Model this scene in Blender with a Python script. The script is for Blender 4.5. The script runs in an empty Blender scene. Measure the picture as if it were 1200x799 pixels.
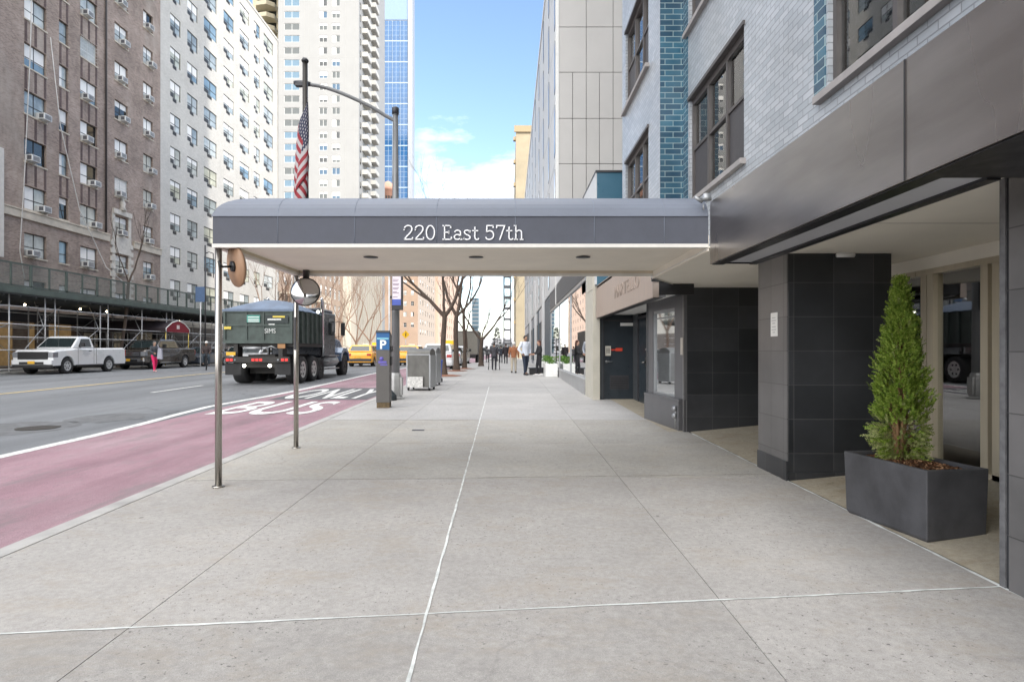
import bpy, bmesh, math, random
from mathutils import Vector, Matrix
random.seed(7)
S = bpy.context.scene
COL = S.collection
PI = math.pi
R = math.radians

# ---------------------------------------------------------------- camera numbers
F, XV, YH, EYE = 700.0, 597.0, 410.0, 1.45
def gz(y):                                   # height of the pavement along the street
    pts = [(-80, -.9), (0, 0.0), (30, .342), (46, .342), (75, 0.02), (400, -.1), (4000, -.1)]
    for (a, za), (b, zb) in zip(pts, pts[1:]):
        if y <= b: return za + (zb-za)*(max(y, a)-a)/(b-a)
    return -.1
RZ = -.10                                    # roadway below pavement
def xat(px, Y): return (px-XV)/F*Y
def zat(py, Y): return EYE-(py-YH)/F*Y

# ---------------------------------------------------------------- materials
def lin(c):
    return tuple((v/12.92 if v <= .04045 else ((v+.055)/1.055)**2.4) for v in c)
def rgb(r, g, b): return lin((r/255, g/255, b/255))
class NT:
    def __init__(s, name):
        s.m = bpy.data.materials.new(name); s.m.use_nodes = True
        s.t = s.m.node_tree; s.n = s.t.nodes; s.b = s.n['Principled BSDF']; s.out = s.n['Material Output']
    def node(s, typ, **kw):
        n = s.n.new(typ)
        for k, v in kw.items(): setattr(n, k, v)
        return n
    def link(s, a, b): s.t.links.new(a, b)
    def setin(s, node, name, v):
        if hasattr(v, 'default_value') and hasattr(v, 'is_output'): s.link(v, node.inputs[name])
        else:
            if isinstance(v, tuple) and len(v) == 3 and node.inputs[name].type == 'RGBA': v = (*v, 1)
            node.inputs[name].default_value = v
    def coord(s, scale=(1, 1, 1), kind='Object'):
        tc = s.node('ShaderNodeTexCoord'); mp = s.node('ShaderNodeMapping')
        mp.inputs['Scale'].default_value = scale
        s.link(tc.outputs[kind], mp.inputs['Vector']); return mp.outputs['Vector']
    def wallcoord(s):                        # (x+y, z, 0): bricks and tiles on axis aligned walls
        tc = s.node('ShaderNodeTexCoord'); sp = s.node('ShaderNodeSeparateXYZ'); s.link(tc.outputs['Object'], sp.inputs[0])
        ad = s.node('ShaderNodeMath', operation='ADD'); s.link(sp.outputs[0], ad.inputs[0]); s.link(sp.outputs[1], ad.inputs[1])
        cb = s.node('ShaderNodeCombineXYZ'); s.link(ad.outputs[0], cb.inputs[0]); s.link(sp.outputs[2], cb.inputs[1])
        return cb.outputs[0]
    def noise(s, scale, detail=4, rough=.6, vec=None, dist=0):
        n = s.node('ShaderNodeTexNoise'); n.inputs['Scale'].default_value = scale; n.inputs['Detail'].default_value = detail
        n.inputs['Roughness'].default_value = rough; n.inputs['Distortion'].default_value = dist
        s.link(vec if vec is not None else s.coord(), n.inputs['Vector']); return n.outputs['Fac']
    def ramp(s, fac, stops):
        r = s.node('ShaderNodeValToRGB'); cr = r.color_ramp
        while len(cr.elements) < len(stops): cr.elements.new(.5)
        for e, (p, c) in zip(cr.elements, stops):
            e.position = p; e.color = (*c, 1) if isinstance(c, tuple) else (c, c, c, 1)
        s.link(fac, r.inputs[0]); return r.outputs[0]
    def mix(s, fac, a, b, mode='MIX'):
        m = s.node('ShaderNodeMix', data_type='RGBA', blend_type=mode)
        for i, v in ((0, fac), (6, a), (7, b)):
            if hasattr(v, 'is_output'): s.link(v, m.inputs[i])
            else: m.inputs[i].default_value = (*v, 1) if isinstance(v, tuple) else v
        return m.outputs[2]
    def bump(s, h, strength=.3, dist=.02):
        b = s.node('ShaderNodeBump'); b.inputs['Strength'].default_value = strength; b.inputs['Distance'].default_value = dist
        s.link(h, b.inputs['Height']); s.link(b.outputs[0], s.b.inputs['Normal'])
def mat(name, c, rough=.6, metal=0, var=.12, scale=6, bump=0, spec=.5, coat=0, stretch=(1, 1, 1), emit=None, es=1, bscale=None):
    t = NT(name)
    n = t.noise(scale, 5, .62, t.coord(stretch))
    if var:
        lo = tuple(max(0, v*(1-var)) for v in c); hi = tuple(min(1, v*(1+var)) for v in c)
        t.link(t.ramp(n, [(.3, lo), (.7, hi)]), t.b.inputs['Base Color'])
    else: t.b.inputs['Base Color'].default_value = (*c, 1)
    t.b.inputs['Roughness'].default_value = rough; t.b.inputs['Metallic'].default_value = metal
    t.b.inputs['Specular IOR Level'].default_value = spec; t.b.inputs['Coat Weight'].default_value = coat
    if var and rough > .15: t.link(t.ramp(n, [(.3, max(0, rough-.08)), (.7, min(1, rough+.08))]), t.b.inputs['Roughness'])
    if bump: t.bump(t.noise(bscale or scale*6, 4), bump, .01)
    if emit: t.b.inputs['Emission Color'].default_value = (*emit, 1); t.b.inputs['Emission Strength'].default_value = es
    return t.m
def brickmat(name, cols, mortar, bw, rh, ms, rough=.6, spec=.5, bump=.4, big=.25, bigscale=.6, offset=.5, dirt=None):
    t = NT(name); v = t.wallcoord()
    b = t.node('ShaderNodeTexBrick'); b.offset = offset
    t.link(v, b.inputs['Vector'])
    b.inputs['Scale'].default_value = 1; b.inputs['Brick Width'].default_value = bw; b.inputs['Row Height'].default_value = rh
    b.inputs['Mortar Size'].default_value = ms; b.inputs['Mortar Smooth'].default_value = .2
    b.inputs['Color1'].default_value = (*cols[0], 1); b.inputs['Color2'].default_value = (*cols[1], 1); b.inputs['Mortar'].default_value = (*mortar, 1)
    n = t.noise(bigscale, 6, .65)
    f = t.ramp(n, [(.3, 1-big), (.7, 1+big*.6)])
    c = t.mix(1, b.outputs['Color'], f, 'MULTIPLY')
    if dirt: c = t.mix(t.ramp(t.noise(.25, 5, .7, t.coord((1, 1, .4))), [(.5, 0.0), (.7, .7)]), c, dirt)
    t.link(c, t.b.inputs['Base Color'])
    t.b.inputs['Roughness'].default_value = rough; t.b.inputs['Specular IOR Level'].default_value = spec
    if bump:
        inv = t.node('ShaderNodeMath', operation='SUBTRACT'); inv.inputs[0].default_value = 1; t.link(b.outputs['Fac'], inv.inputs[1])
        t.bump(inv.outputs[0], bump, .008)
    return t.m
def glassmat(name, tint=(.9, .95, .95), refl=.05, ior=1.5):
    t = NT(name); t.n.remove(t.b)
    tr = t.node('ShaderNodeBsdfTransparent'); tr.inputs[0].default_value = (*tint, 1)
    gl = t.node('ShaderNodeBsdfGlossy'); gl.inputs['Roughness'].default_value = .015; gl.inputs[0].default_value = (1, 1, 1, 1)
    fr = t.node('ShaderNodeFresnel'); fr.inputs[0].default_value = ior
    ad = t.node('ShaderNodeMath', operation='ADD'); ad.use_clamp = True; t.link(fr.outputs[0], ad.inputs[0]); ad.inputs[1].default_value = refl
    mx = t.node('ShaderNodeMixShader'); t.link(ad.outputs[0], mx.inputs[0]); t.link(tr.outputs[0], mx.inputs[1]); t.link(gl.outputs[0], mx.inputs[2])
    t.link(mx.outputs[0], t.out.inputs['Surface']); return t.m

# ---------------------------------------------------------------- mesh builder
class MB:
    def __init__(s): s.v = []; s.f = []; s.mi = []; s.cur = 0; s.M = None; s.sm = []
    def add(s, vs, fs, smooth=False):
        o = len(s.v)
        for p in vs:
            p = Vector(p)
            if s.M is not None: p = s.M @ p
            s.v.append(tuple(p))
        for f in fs: s.f.append(tuple(i+o for i in f)); s.mi.append(s.cur); s.sm.append(smooth)
        return s
    def box(s, x0, x1, y0, y1, z0, z1):
        vs = [(x, y, z) for z in (z0, z1) for y in (y0, y1) for x in (x0, x1)]
        return s.add(vs, [(0, 2, 3, 1), (4, 5, 7, 6), (0, 1, 5, 4), (2, 6, 7, 3), (0, 4, 6, 2), (1, 3, 7, 5)])
    def quad(s, a, b, c, d): return s.add([a, b, c, d], [(0, 1, 2, 3)])
    def prism(s, poly, axis, a, b):
        """extrude a 2D polygon along an axis; poly coordinates are the other two axes in order"""
        def pt(p, t):
            return {'x': (t, p[0], p[1]), 'y': (p[0], t, p[1]), 'z': (p[0], p[1], t)}[axis]
        n = len(poly); vs = [pt(p, a) for p in poly]+[pt(p, b) for p in poly]
        fs = [tuple(range(n)), tuple(range(2*n-1, n-1, -1))]+[(i, (i+1) % n, n+(i+1) % n, n+i) for i in range(n)]
        return s.add(vs, fs)
    def tube(s, pts, r, n=8, cap=True, smooth=True):
        pts = [Vector(p) for p in pts]; k = len(pts)
        rs = r if isinstance(r, (list, tuple)) else [r]*k
        vs = []; u = None
        for i, p in enumerate(pts):
            d = (pts[min(i+1, k-1)]-pts[max(i-1, 0)])
            if d.length < 1e-9: d = Vector((0, 0, 1))
            d.normalize()
            if u is None: u = d.orthogonal().normalized()
            else:
                u = u-d*u.dot(d)
                u = u.normalized() if u.length > 1e-6 else d.orthogonal().normalized()
            w = d.cross(u)
            rr = rs[i] if isinstance(rs[i], (list, tuple)) else (rs[i], rs[i])
            for j in range(n):
                a = 2*PI*j/n; vs.append(p+u*math.cos(a)*rr[0]+w*math.sin(a)*rr[1])
        fs = [(i*n+j, i*n+(j+1) % n, (i+1)*n+(j+1) % n, (i+1)*n+j) for i in range(k-1) for j in range(n)]
        if cap: fs += [tuple(range(n-1, -1, -1)), tuple(range((k-1)*n, k*n))]
        return s.add(vs, fs, smooth)
    def lathe(s, prof, c=(0, 0, 0), n=20, axis='z', smooth=True):
        vs = []
        for r, h in prof:
            for j in range(n):
                a = 2*PI*j/n; p = (r*math.cos(a), r*math.sin(a), h)
                if axis == 'x': p = (p[2], p[0], p[1])
                if axis == 'y': p = (p[0], p[2], p[1])
                vs.append((c[0]+p[0], c[1]+p[1], c[2]+p[2]))
        k = len(prof)
        fs = [(i*n+j, i*n+(j+1) % n, (i+1)*n+(j+1) % n, (i+1)*n+j) for i in range(k-1) for j in range(n)]
        fs += [tuple(range(n-1, -1, -1)), tuple(range((k-1)*n, k*n))]
        return s.add(vs, fs, smooth)
    def ball(s, c, r, n=12, m=8):
        rx, ry, rz = r if isinstance(r, tuple) else (r, r, r)
        vs = [(c[0], c[1], c[2]-rz)]
        for i in range(1, m):
            t = -PI/2+PI*i/m
            for j in range(n):
                a = 2*PI*j/n; vs.append((c[0]+rx*math.cos(t)*math.cos(a), c[1]+ry*math.cos(t)*math.sin(a), c[2]+rz*math.sin(t)))
        vs.append((c[0], c[1], c[2]+rz)); L = len(vs)-1
        fs = [(0, 1+(j+1) % n, 1+j) for j in range(n)]
        for i in range(m-2):
            for j in range(n):
                a = 1+i*n+j; b = 1+i*n+(j+1) % n; fs.append((a, b, b+n, a+n))
        fs += [(L, 1+(m-2)*n+j, 1+(m-2)*n+(j+1) % n) for j in range(n)]
        return s.add(vs, fs, True)
    def ribbon(s, path, w, y0=0, y1=.01):
        """flat stroke in the local xz plane, facing -y"""
        pts = [Vector((p[0], p[1])) for p in path]; k = len(pts); L = []; Rr = []
        for i in range(k):
            d1 = (pts[i]-pts[i-1]).normalized() if i > 0 else (pts[1]-pts[0]).normalized()
            d2 = (pts[i+1]-pts[i]).normalized() if i < k-1 else d1
            nn = Vector((-d1.y, d1.x))+Vector((-d2.y, d2.x)); nn.normalize()
            sc = w/2/max(.5, nn.dot(Vector((-d1.y, d1.x)))); L.append(pts[i]+nn*sc); Rr.append(pts[i]-nn*sc)
        for i in range(k-1):
            a, b, c, d = L[i], Rr[i], Rr[i+1], L[i+1]
            vs = [(q.x, yy, q.y) for yy in (y0, y1) for q in (a, b, c, d)]
            s.add(vs, [(0, 1, 2, 3), (7, 6, 5, 4), (0, 4, 5, 1), (1, 5, 6, 2), (2, 6, 7, 3), (3, 7, 4, 0)])
        return s
    def mesh(s, name, mats):
        me = bpy.data.meshes.new(name); me.from_pydata(s.v, [], s.f)
        if not isinstance(mats, (list, tuple)): mats = [mats]
        for m in mats: me.materials.append(m)
        me.polygons.foreach_set('material_index', s.mi); me.polygons.foreach_set('use_smooth', s.sm)
        me.validate(); me.update()
        bm = bmesh.new(); bm.from_mesh(me); bmesh.ops.recalc_face_normals(bm, faces=bm.faces)
        bm.to_mesh(me); bm.free(); return me
    def build(s, name, mats, parent=None, bevel=0, raw=False):
        if raw:
            me = bpy.data.meshes.new(name); me.from_pydata(s.v, [], s.f)
            for m in (mats if isinstance(mats, (list, tuple)) else [mats]): me.materials.append(m)
            me.polygons.foreach_set('material_index', s.mi); me.update()
        else: me = s.mesh(name, mats)
        return link(name, me, parent, bevel)
def link(name, me, parent=None, bevel=0, M=None):
    o = bpy.data.objects.new(name, me); COL.objects.link(o)
    if parent is not None: o.parent = parent
    if M is not None: o.matrix_local = M
    if bevel:
        b = o.modifiers.new('Bevel', 'BEVEL'); b.width = bevel; b.segments = 2; b.limit_method = 'ANGLE'; b.angle_limit = R(40)
    return o
def tag(o, label=None, cat=None, group=None, kind=None):
    if label: o['label'] = label
    if cat: o['category'] = cat
    if group: o['group'] = group
    if kind: o['kind'] = kind
    return o
def struct(o, label=None, cat=None): return tag(o, label, cat, kind='structure')
def empty(name, loc=(0, 0, 0), rz=0, label=None, cat=None, group=None):
    o = bpy.data.objects.new(name, None); COL.objects.link(o); o.empty_display_size = .1
    o.location = loc; o.rotation_euler = (0, 0, rz); return tag(o, label, cat, group)
def copy_tree(o, parent=None):
    c = o.copy(); COL.objects.link(c); c.parent = parent
    for k in ('label', 'category', 'group'):
        if parent is None and k in c: del c[k]
    for ch in list(o.children): copy_tree(ch, c)
    return c
def local(mb, o):                            # build in world coordinates, then hang on an empty placed at o
    mb.M = Matrix.Translation(-Vector(o.location)) if mb.M is None else mb.M; return mb
def W(o):                                    # builder whose world coordinates become local to empty o (no rotation)
    mb = MB(); mb.M = Matrix.Translation(-Vector(o.location)); return mb
def text_mesh(s, size, M, name, m, parent=None, ext=.004, align='CENTER', sx=1, bold=0):
    cu = bpy.data.curves.new(name+'_c', 'FONT'); cu.body = s; cu.size = size; cu.extrude = ext; cu.align_x = align; cu.offset = bold
    t = bpy.data.objects.new(name+'_t', cu); COL.objects.link(t)
    dg = bpy.context.evaluated_depsgraph_get(); me = bpy.data.meshes.new_from_object(t.evaluated_get(dg))
    bpy.data.objects.remove(t); bpy.data.curves.remove(cu)
    me.name = name; me.materials.clear(); me.materials.append(m)
    me.transform(M @ Matrix.Diagonal((sx, 1, 1, 1)))
    return link(name, me, parent)
FACE = {'-y': Matrix.Rotation(R(90), 4, 'X'),                                   # text upright, read from -y
        '-x': Matrix.Rotation(R(-90), 4, 'Z') @ Matrix.Rotation(R(90), 4, 'X'),  # on a wall facing -x
        '+x': Matrix.Rotation(R(90), 4, 'Z') @ Matrix.Rotation(R(90), 4, 'X'),
        'up': Matrix.Identity(4)}
def T(x, y, z): return Matrix.Translation((x, y, z))

# wall with real openings. Local frame: u to the right, v up, outward normal -y ; placed by matrix M
def facade(mb, M, u0, u1, v0, v1, ops, depth=.15):
    us = sorted({u0, u1, *[o[0] for o in ops], *[o[1] for o in ops]}); vs = sorted({v0, v1, *[o[2] for o in ops], *[o[3] for o in ops]})
    us = [u for u in us if u0 <= u <= u1]; vs = [v for v in vs if v0 <= v <= v1]
    old = mb.M; mb.M = (old @ M) if old is not None else M
    def hit(u, v): return any(o[0] < u < o[1] and o[2] < v < o[3] for o in ops)
    for i in range(len(us)-1):
        run = None
        for j in range(len(vs)-1):
            h = hit((us[i]+us[i+1])/2, (vs[j]+vs[j+1])/2)
            if not h:
                if run is None: run = vs[j]
            if (h or j == len(vs)-2) and run is not None:
                e = vs[j] if h else vs[j+1]
                mb.quad((us[i], 0, run), (us[i+1], 0, run), (us[i+1], 0, e), (us[i], 0, e)); run = None
    for a, b, c, d in ops:
        mb.quad((a, 0, c), (a, depth, c), (a, depth, d), (a, 0, d)); mb.quad((b, 0, c), (b, 0, d), (b, depth, d), (b, depth, c))
        mb.quad((a, 0, c), (b, 0, c), (b, depth, c), (a, depth, c)); mb.quad((a, 0, d), (a, depth, d), (b, depth, d), (b, 0, d))
    mb.M = old; return mb
def MX(face, x, y): return T(x, y, 0) @ Matrix.Rotation({'-y': 0, '+x': R(90), '-x': R(-90), '+y': PI}[face], 4, 'Z')

def parts(name, boxes, m, parent, bevel=0):
    for bx_ in boxes:
        mb = W(parent); mb.box(*bx_); mb.build(name, m, parent, bevel)
# ---------------------------------------------------------------- shared materials
M = {}
M['glass'] = glassmat('clear_glass')
M['shopglass'] = glassmat('shop_glass', (.75, .77, .74), .14)
M['steel'] = mat('brushed_steel', (.42, .40, .37), .28, 1, .1, 3, stretch=(30, 30, .6))
M['dark_metal'] = mat('dark_metal', (.045, .045, .05), .45, .3)
M['black'] = mat('black_paint', (.012, .012, .014), .4)
M['rubber'] = mat('rubber', (.018, .018, .019), .75, bump=.2)
M['white_paint'] = mat('white_paint', (.75, .75, .73), .5, var=.05)
M['grey_metal'] = mat('grey_metal', (.32, .33, .34), .4, .6)
M['galv'] = mat('galvanised_tube', (.6, .6, .6), .5, .3, .15, 12)
M['dark_glass'] = mat('dark_glass', (.012, .016, .018), .04, 0, 0, spec=.9)
M['mid_glass'] = mat('window_glass_blind', (.32, .36, .36), .08, 0, .35, 1.1, spec=.8)
M['pale_glass'] = mat('window_glass_curtain', (.48, .5, .47), .1, 0, .25, 1.5, spec=.8)
M['blue_glass'] = mat('window_glass_blue', (.20, .29, .35), .06, 0, .35, .5, spec=.9)
M['frame_dark'] = mat('dark_window_frame', (.035, .032, .03), .5)
M['frame_white'] = mat('white_window_frame', (.6, .6, .58), .5)
M['cream'] = mat('cream_limestone', rgb(205, 196, 180), .8, var=.12, scale=2, bump=.2)
M['concrete_dark'] = mat('dark_interior', (.03, .028, .026), .8)
# ================================================================ world, sun, camera
w = bpy.data.worlds.new('World'); S.world = w; w.use_nodes = True
nt = w.node_tree; nn = nt.nodes; bg = nn['Background']
SUN_EL, SUN_AZ = R(38), math.atan2(.653, -.757)
sky = nn.new('ShaderNodeTexSky'); sky.sky_type = 'NISHITA'; sky.sun_disc = False; sky.sun_elevation = SUN_EL; sky.sun_rotation = SUN_AZ
sky.air_density = 1.0; sky.dust_density = .6; sky.ozone_density = 1.5
tc = nn.new('ShaderNodeTexCoord'); sp = nn.new('ShaderNodeSeparateXYZ'); nt.links.new(tc.outputs['Generated'], sp.inputs[0])
mp = nn.new('ShaderNodeMapping'); mp.inputs['Scale'].default_value = (1, 1, 2.6); nt.links.new(tc.outputs['Generated'], mp.inputs['Vector'])
cn = nn.new('ShaderNodeTexNoise'); cn.inputs['Scale'].default_value = 2.3; cn.inputs['Detail'].default_value = 9; cn.inputs['Roughness'].default_value = .58
nt.links.new(mp.outputs[0], cn.inputs['Vector'])
def wm(op, a, b=None, clamp=False):
    m = nn.new('ShaderNodeMath'); m.operation = op; m.use_clamp = clamp
    for i, v in enumerate((a, b)):
        if v is None: continue
        if hasattr(v, 'is_output'): nt.links.new(v, m.inputs[i])
        else: m.inputs[i].default_value = v
    return m.outputs[0]
# more cloud low over the street, clear blue higher up ahead
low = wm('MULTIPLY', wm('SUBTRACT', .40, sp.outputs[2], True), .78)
back = wm('MULTIPLY', wm('MULTIPLY', sp.outputs[1], -1, True), .6)  # cloud behind the camera, added as fill light
over = wm('MULTIPLY', wm('SUBTRACT', sp.outputs[2], .60, True), 1.1)  # out-of-view cloud overhead, also added as fill light
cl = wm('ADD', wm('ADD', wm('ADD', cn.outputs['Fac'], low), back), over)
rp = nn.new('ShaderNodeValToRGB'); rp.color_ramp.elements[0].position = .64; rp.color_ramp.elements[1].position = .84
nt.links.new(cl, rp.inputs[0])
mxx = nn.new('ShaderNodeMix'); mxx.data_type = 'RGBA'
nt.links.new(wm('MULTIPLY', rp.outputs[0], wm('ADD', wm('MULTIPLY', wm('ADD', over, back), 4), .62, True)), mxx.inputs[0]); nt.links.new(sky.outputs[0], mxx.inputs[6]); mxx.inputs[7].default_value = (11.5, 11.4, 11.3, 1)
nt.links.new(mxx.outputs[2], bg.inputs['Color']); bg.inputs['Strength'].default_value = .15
sl = bpy.data.lights.new('sun', 'SUN'); sl.energy = 2.0; sl.angle = R(.5); sl.color = (1, .95, .88)
so = bpy.data.objects.new('sun', sl); COL.objects.link(so)
sd = Vector((math.sin(SUN_AZ)*math.cos(SUN_EL), math.cos(SUN_AZ)*math.cos(SUN_EL), math.sin(SUN_EL)))
so.rotation_euler = sd.to_track_quat('Z', 'Y').to_euler(); so.location = sd*50
cd = bpy.data.cameras.new('camera'); cam = bpy.data.objects.new('camera', cd); COL.objects.link(cam)
cam.location = (0, 0, EYE); cam.rotation_euler = (R(90), 0, 0); cd.sensor_width = 36; cd.lens = F*36/1200
cd.shift_x = (600-XV)/1200; cd.shift_y = (YH-399.5)/1200; cd.clip_start = .05; cd.clip_end = 3000
S.camera = cam
S.view_settings.view_transform = 'Standard'; S.view_settings.look = 'None'; S.view_settings.exposure = 1.2; S.view_settings.gamma = 1

# ================================================================ ground
YB = [-60, -20, 0, 15, 30, 46, 75, 110, 180, 400]
def strip(x0, x1, y0, y1, dz=0, step=None):
    mb = MB(); ys = [y0]+[y for y in YB if y0 < y < y1]+[y1]
    for a, b in zip(ys, ys[1:]): mb.quad((x0, a, gz(a)+dz), (x1, a, gz(a)+dz), (x1, b, gz(b)+dz), (x0, b, gz(b)+dz))
    return mb
g = MB()
ys = [-900]+YB[1:]+[900, 2500]
for a, b in zip(ys, ys[1:]): g.quad((-2500, a, gz(a)-.5), (2500, a, gz(a)-.5), (2500, b, gz(b)-.5), (-2500, b, gz(b)-.5))
struct(g.build('ground', mat('ground_earth', (.16, .155, .15), .9), raw=True), 'grey city ground reaching the horizon')

# asphalt
t = NT('asphalt'); v = t.coord()
a1 = t.ramp(t.noise(.35, 6, .65, t.coord((1, .25, 1))), [(.3, (.125, .132, .142)), (.7, (.195, .202, .212))])
a2 = t.ramp(t.noise(180, 2, .6), [(.35, .72), (.65, 1.25)])
c = t.mix(1, a1, a2, 'MULTIPLY')
vo = t.node('ShaderNodeTexVoronoi', feature='DISTANCE_TO_EDGE'); vo.inputs['Scale'].default_value = .28
nz = t.node('ShaderNodeTexNoise'); nz.inputs['Scale'].default_value = 1.5; nz.inputs['Detail'].default_value = 5; t.link(v, nz.inputs['Vector'])
va = t.node('ShaderNodeVectorMath', operation='MULTIPLY_ADD'); t.link(nz.outputs['Color'], va.inputs[0]); va.inputs[1].default_value = (1.3, 1.3, 0); t.link(v, va.inputs[2])
t.link(va.outputs[0], vo.inputs['Vector'])
cr = t.ramp(vo.outputs['Distance'], [(0.0, .45), (.012, 1.0)])
c = t.mix(t.ramp(t.noise(.2, 3), [(.45, 0.0), (.55, .8)]), c, t.mix(1, c, cr, 'MULTIPLY'))
c = t.mix(1, c, t.ramp(t.noise(1, 4, .6, t.coord((.9, .03, 1))), [(.35, .82), (.6, 1.08)]), 'MULTIPLY')
t.link(c, t.b.inputs['Base Color']); t.b.inputs['Roughness'].default_value = .82; t.bump(t.noise(140, 3), .35, .01)
M['asphalt'] = t.m
# maroon bus lane paint, worn
t = NT('bus_lane_paint')
base = t.ramp(t.noise(.7, 7, .7, t.coord((1, .5, 1))), [(.28, (.235, .13, .16)), (.5, (.315, .19, .222)), (.72, (.38, .27, .295))])
sp2 = t.ramp(t.noise(160, 2, .7), [(.36, .62), (.6, 1.18)])
c = t.mix(1, base, sp2, 'MULTIPLY')
wear = t.ramp(t.noise(2.2, 9, .8, t.coord((1, .3, 1))), [(.50, 0.0), (.66, .75)])
c = t.mix(wear, c, (.20, .17, .175))
c = t.mix(1, c, t.ramp(t.noise(1, 4, .6, t.coord((1.3, .04, 1))), [(.35, .80), (.6, 1.06)]), 'MULTIPLY')
c = t.mix(t.ramp(t.noise(9, 8, .8), [(.60, 0.0), (.66, .55)]), c, (.13, .12, .125))
t.link(c, t.b.inputs['Base Color']); t.b.inputs['Roughness'].default_value = .8; t.bump(t.noise(150, 3), .4, .01)
M['buslane'] = t.m
def roadpaint(name, col, thr=.60):
    t = NT(name); n = t.noise(14, 7, .8)
    k = t.ramp(n, [(thr-.06, 0.0), (thr+.04, .8)])
    t.link(t.mix(k, col, (.2, .2, .2)), t.b.inputs['Base Color']); t.b.inputs['Roughness'].default_value = .7; return t.m
M['wpaint'] = roadpaint('white_road_paint', (.70, .70, .68), .56); M['ypaint'] = roadpaint('yellow_road_paint', (.62, .46, .17), .52)
# concrete pavement
def concrete(name, c0, c1, stain, stainamt=.75, speck=.3, seed=0.0):
    t = NT(name)
    b1 = t.ramp(t.noise(.8+seed, 10, .76), [(.25, c0), (.75, c1)])
    b2 = t.ramp(t.noise(22, 7, .75), [(.3, .80), (.7, 1.14)])
    vo = t.node('ShaderNodeTexVoronoi', feature='DISTANCE_TO_EDGE'); vo.inputs['Scale'].default_value = .23+seed*.3
    nz = t.node('ShaderNodeTexNoise'); nz.inputs['Scale'].default_value = 2.2; nz.inputs['Detail'].default_value = 6; t.link(t.coord(), nz.inputs['Vector'])
    va = t.node('ShaderNodeVectorMath', operation='MULTIPLY_ADD'); t.link(nz.outputs['Color'], va.inputs[0]); va.inputs[1].default_value = (.8, .8, 0); t.link(t.coord(), va.inputs[2])
    t.link(va.outputs[0], vo.inputs['Vector'])
    crk = t.mix(t.ramp(t.noise(.33, 3), [(.47, 0.0), (.56, .8)]), (1.0, 1.0, 1.0), t.ramp(vo.outputs['Distance'], [(0.0, .78), (.004, 1.0)]))
    b2 = t.mix(1, b2, crk, 'MULTIPLY')
    b3 = t.ramp(t.noise(220, 2, .6), [(.3, 1-speck*.7), (.7, 1+speck*.5)])
    c = t.mix(1, t.mix(1, b1, b2, 'MULTIPLY'), b3, 'MULTIPLY')
    st = t.ramp(t.noise(1.7+seed, 10, .8, t.coord((.7, 1.3, 1)), .3), [(.5, 0.0), (.70, stainamt)])
    c = t.mix(st, c, stain)
    pit = t.ramp(t.noise(46, 2, .5), [(.66, 1.0), (.71, .4)])
    zone = t.ramp(t.noise(.8, 3), [(.42, 0.0), (.55, 1.0)])
    c = t.mix(zone, c, t.mix(1, c, pit, 'MULTIPLY'))
    gum = t.node('ShaderNodeTexVoronoi'); gum.inputs['Scale'].default_value = 2.3; t.link(t.coord(), gum.inputs['Vector'])
    gm = t.ramp(gum.outputs['Distance'], [(.035, .35), (.05, 1.0)])
    c = t.mix(.8, c, t.mix(1, c, gm, 'MULTIPLY'))
    gi = t.node('ShaderNodeNewGeometry'); c = t.mix(1, c, t.ramp(gi.outputs['Random Per Island'], [(0, .90), (1, 1.06)]), 'MULTIPLY')
    c = t.mix(1, c, t.ramp(t.noise(.28, 4, .6), [(.3, .88), (.7, 1.07)]), 'MULTIPLY')
    t.link(c, t.b.inputs['Base Color']); t.b.inputs['Roughness'].default_value = .78; t.bump(t.noise(160, 3), .3, .006); return t.m
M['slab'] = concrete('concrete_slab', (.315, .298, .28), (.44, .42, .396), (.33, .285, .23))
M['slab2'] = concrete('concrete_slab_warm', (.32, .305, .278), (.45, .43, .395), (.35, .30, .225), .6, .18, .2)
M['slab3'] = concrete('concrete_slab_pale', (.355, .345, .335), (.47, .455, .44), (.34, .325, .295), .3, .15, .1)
M['alcove'] = concrete('alcove_concrete', (.33, .29, .22), (.46, .41, .32), (.26, .20, .12), .8, .2, .3)
M['kerb'] = mat('kerb_stone', (.38, .37, .355), .75, var=.2, scale=3, bump=.2)
road = strip(-24.7, -3.6, -60, 400, RZ); struct(road.build('road', M['asphalt'], raw=True), 'grey asphalt roadway')
bl = strip(-6.92, -3.6, -20, 260, RZ+.004); struct(bl.build('bus_lane', M['buslane'], raw=True), 'maroon painted bus lane along the kerb')
CURB = -3.6
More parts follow.
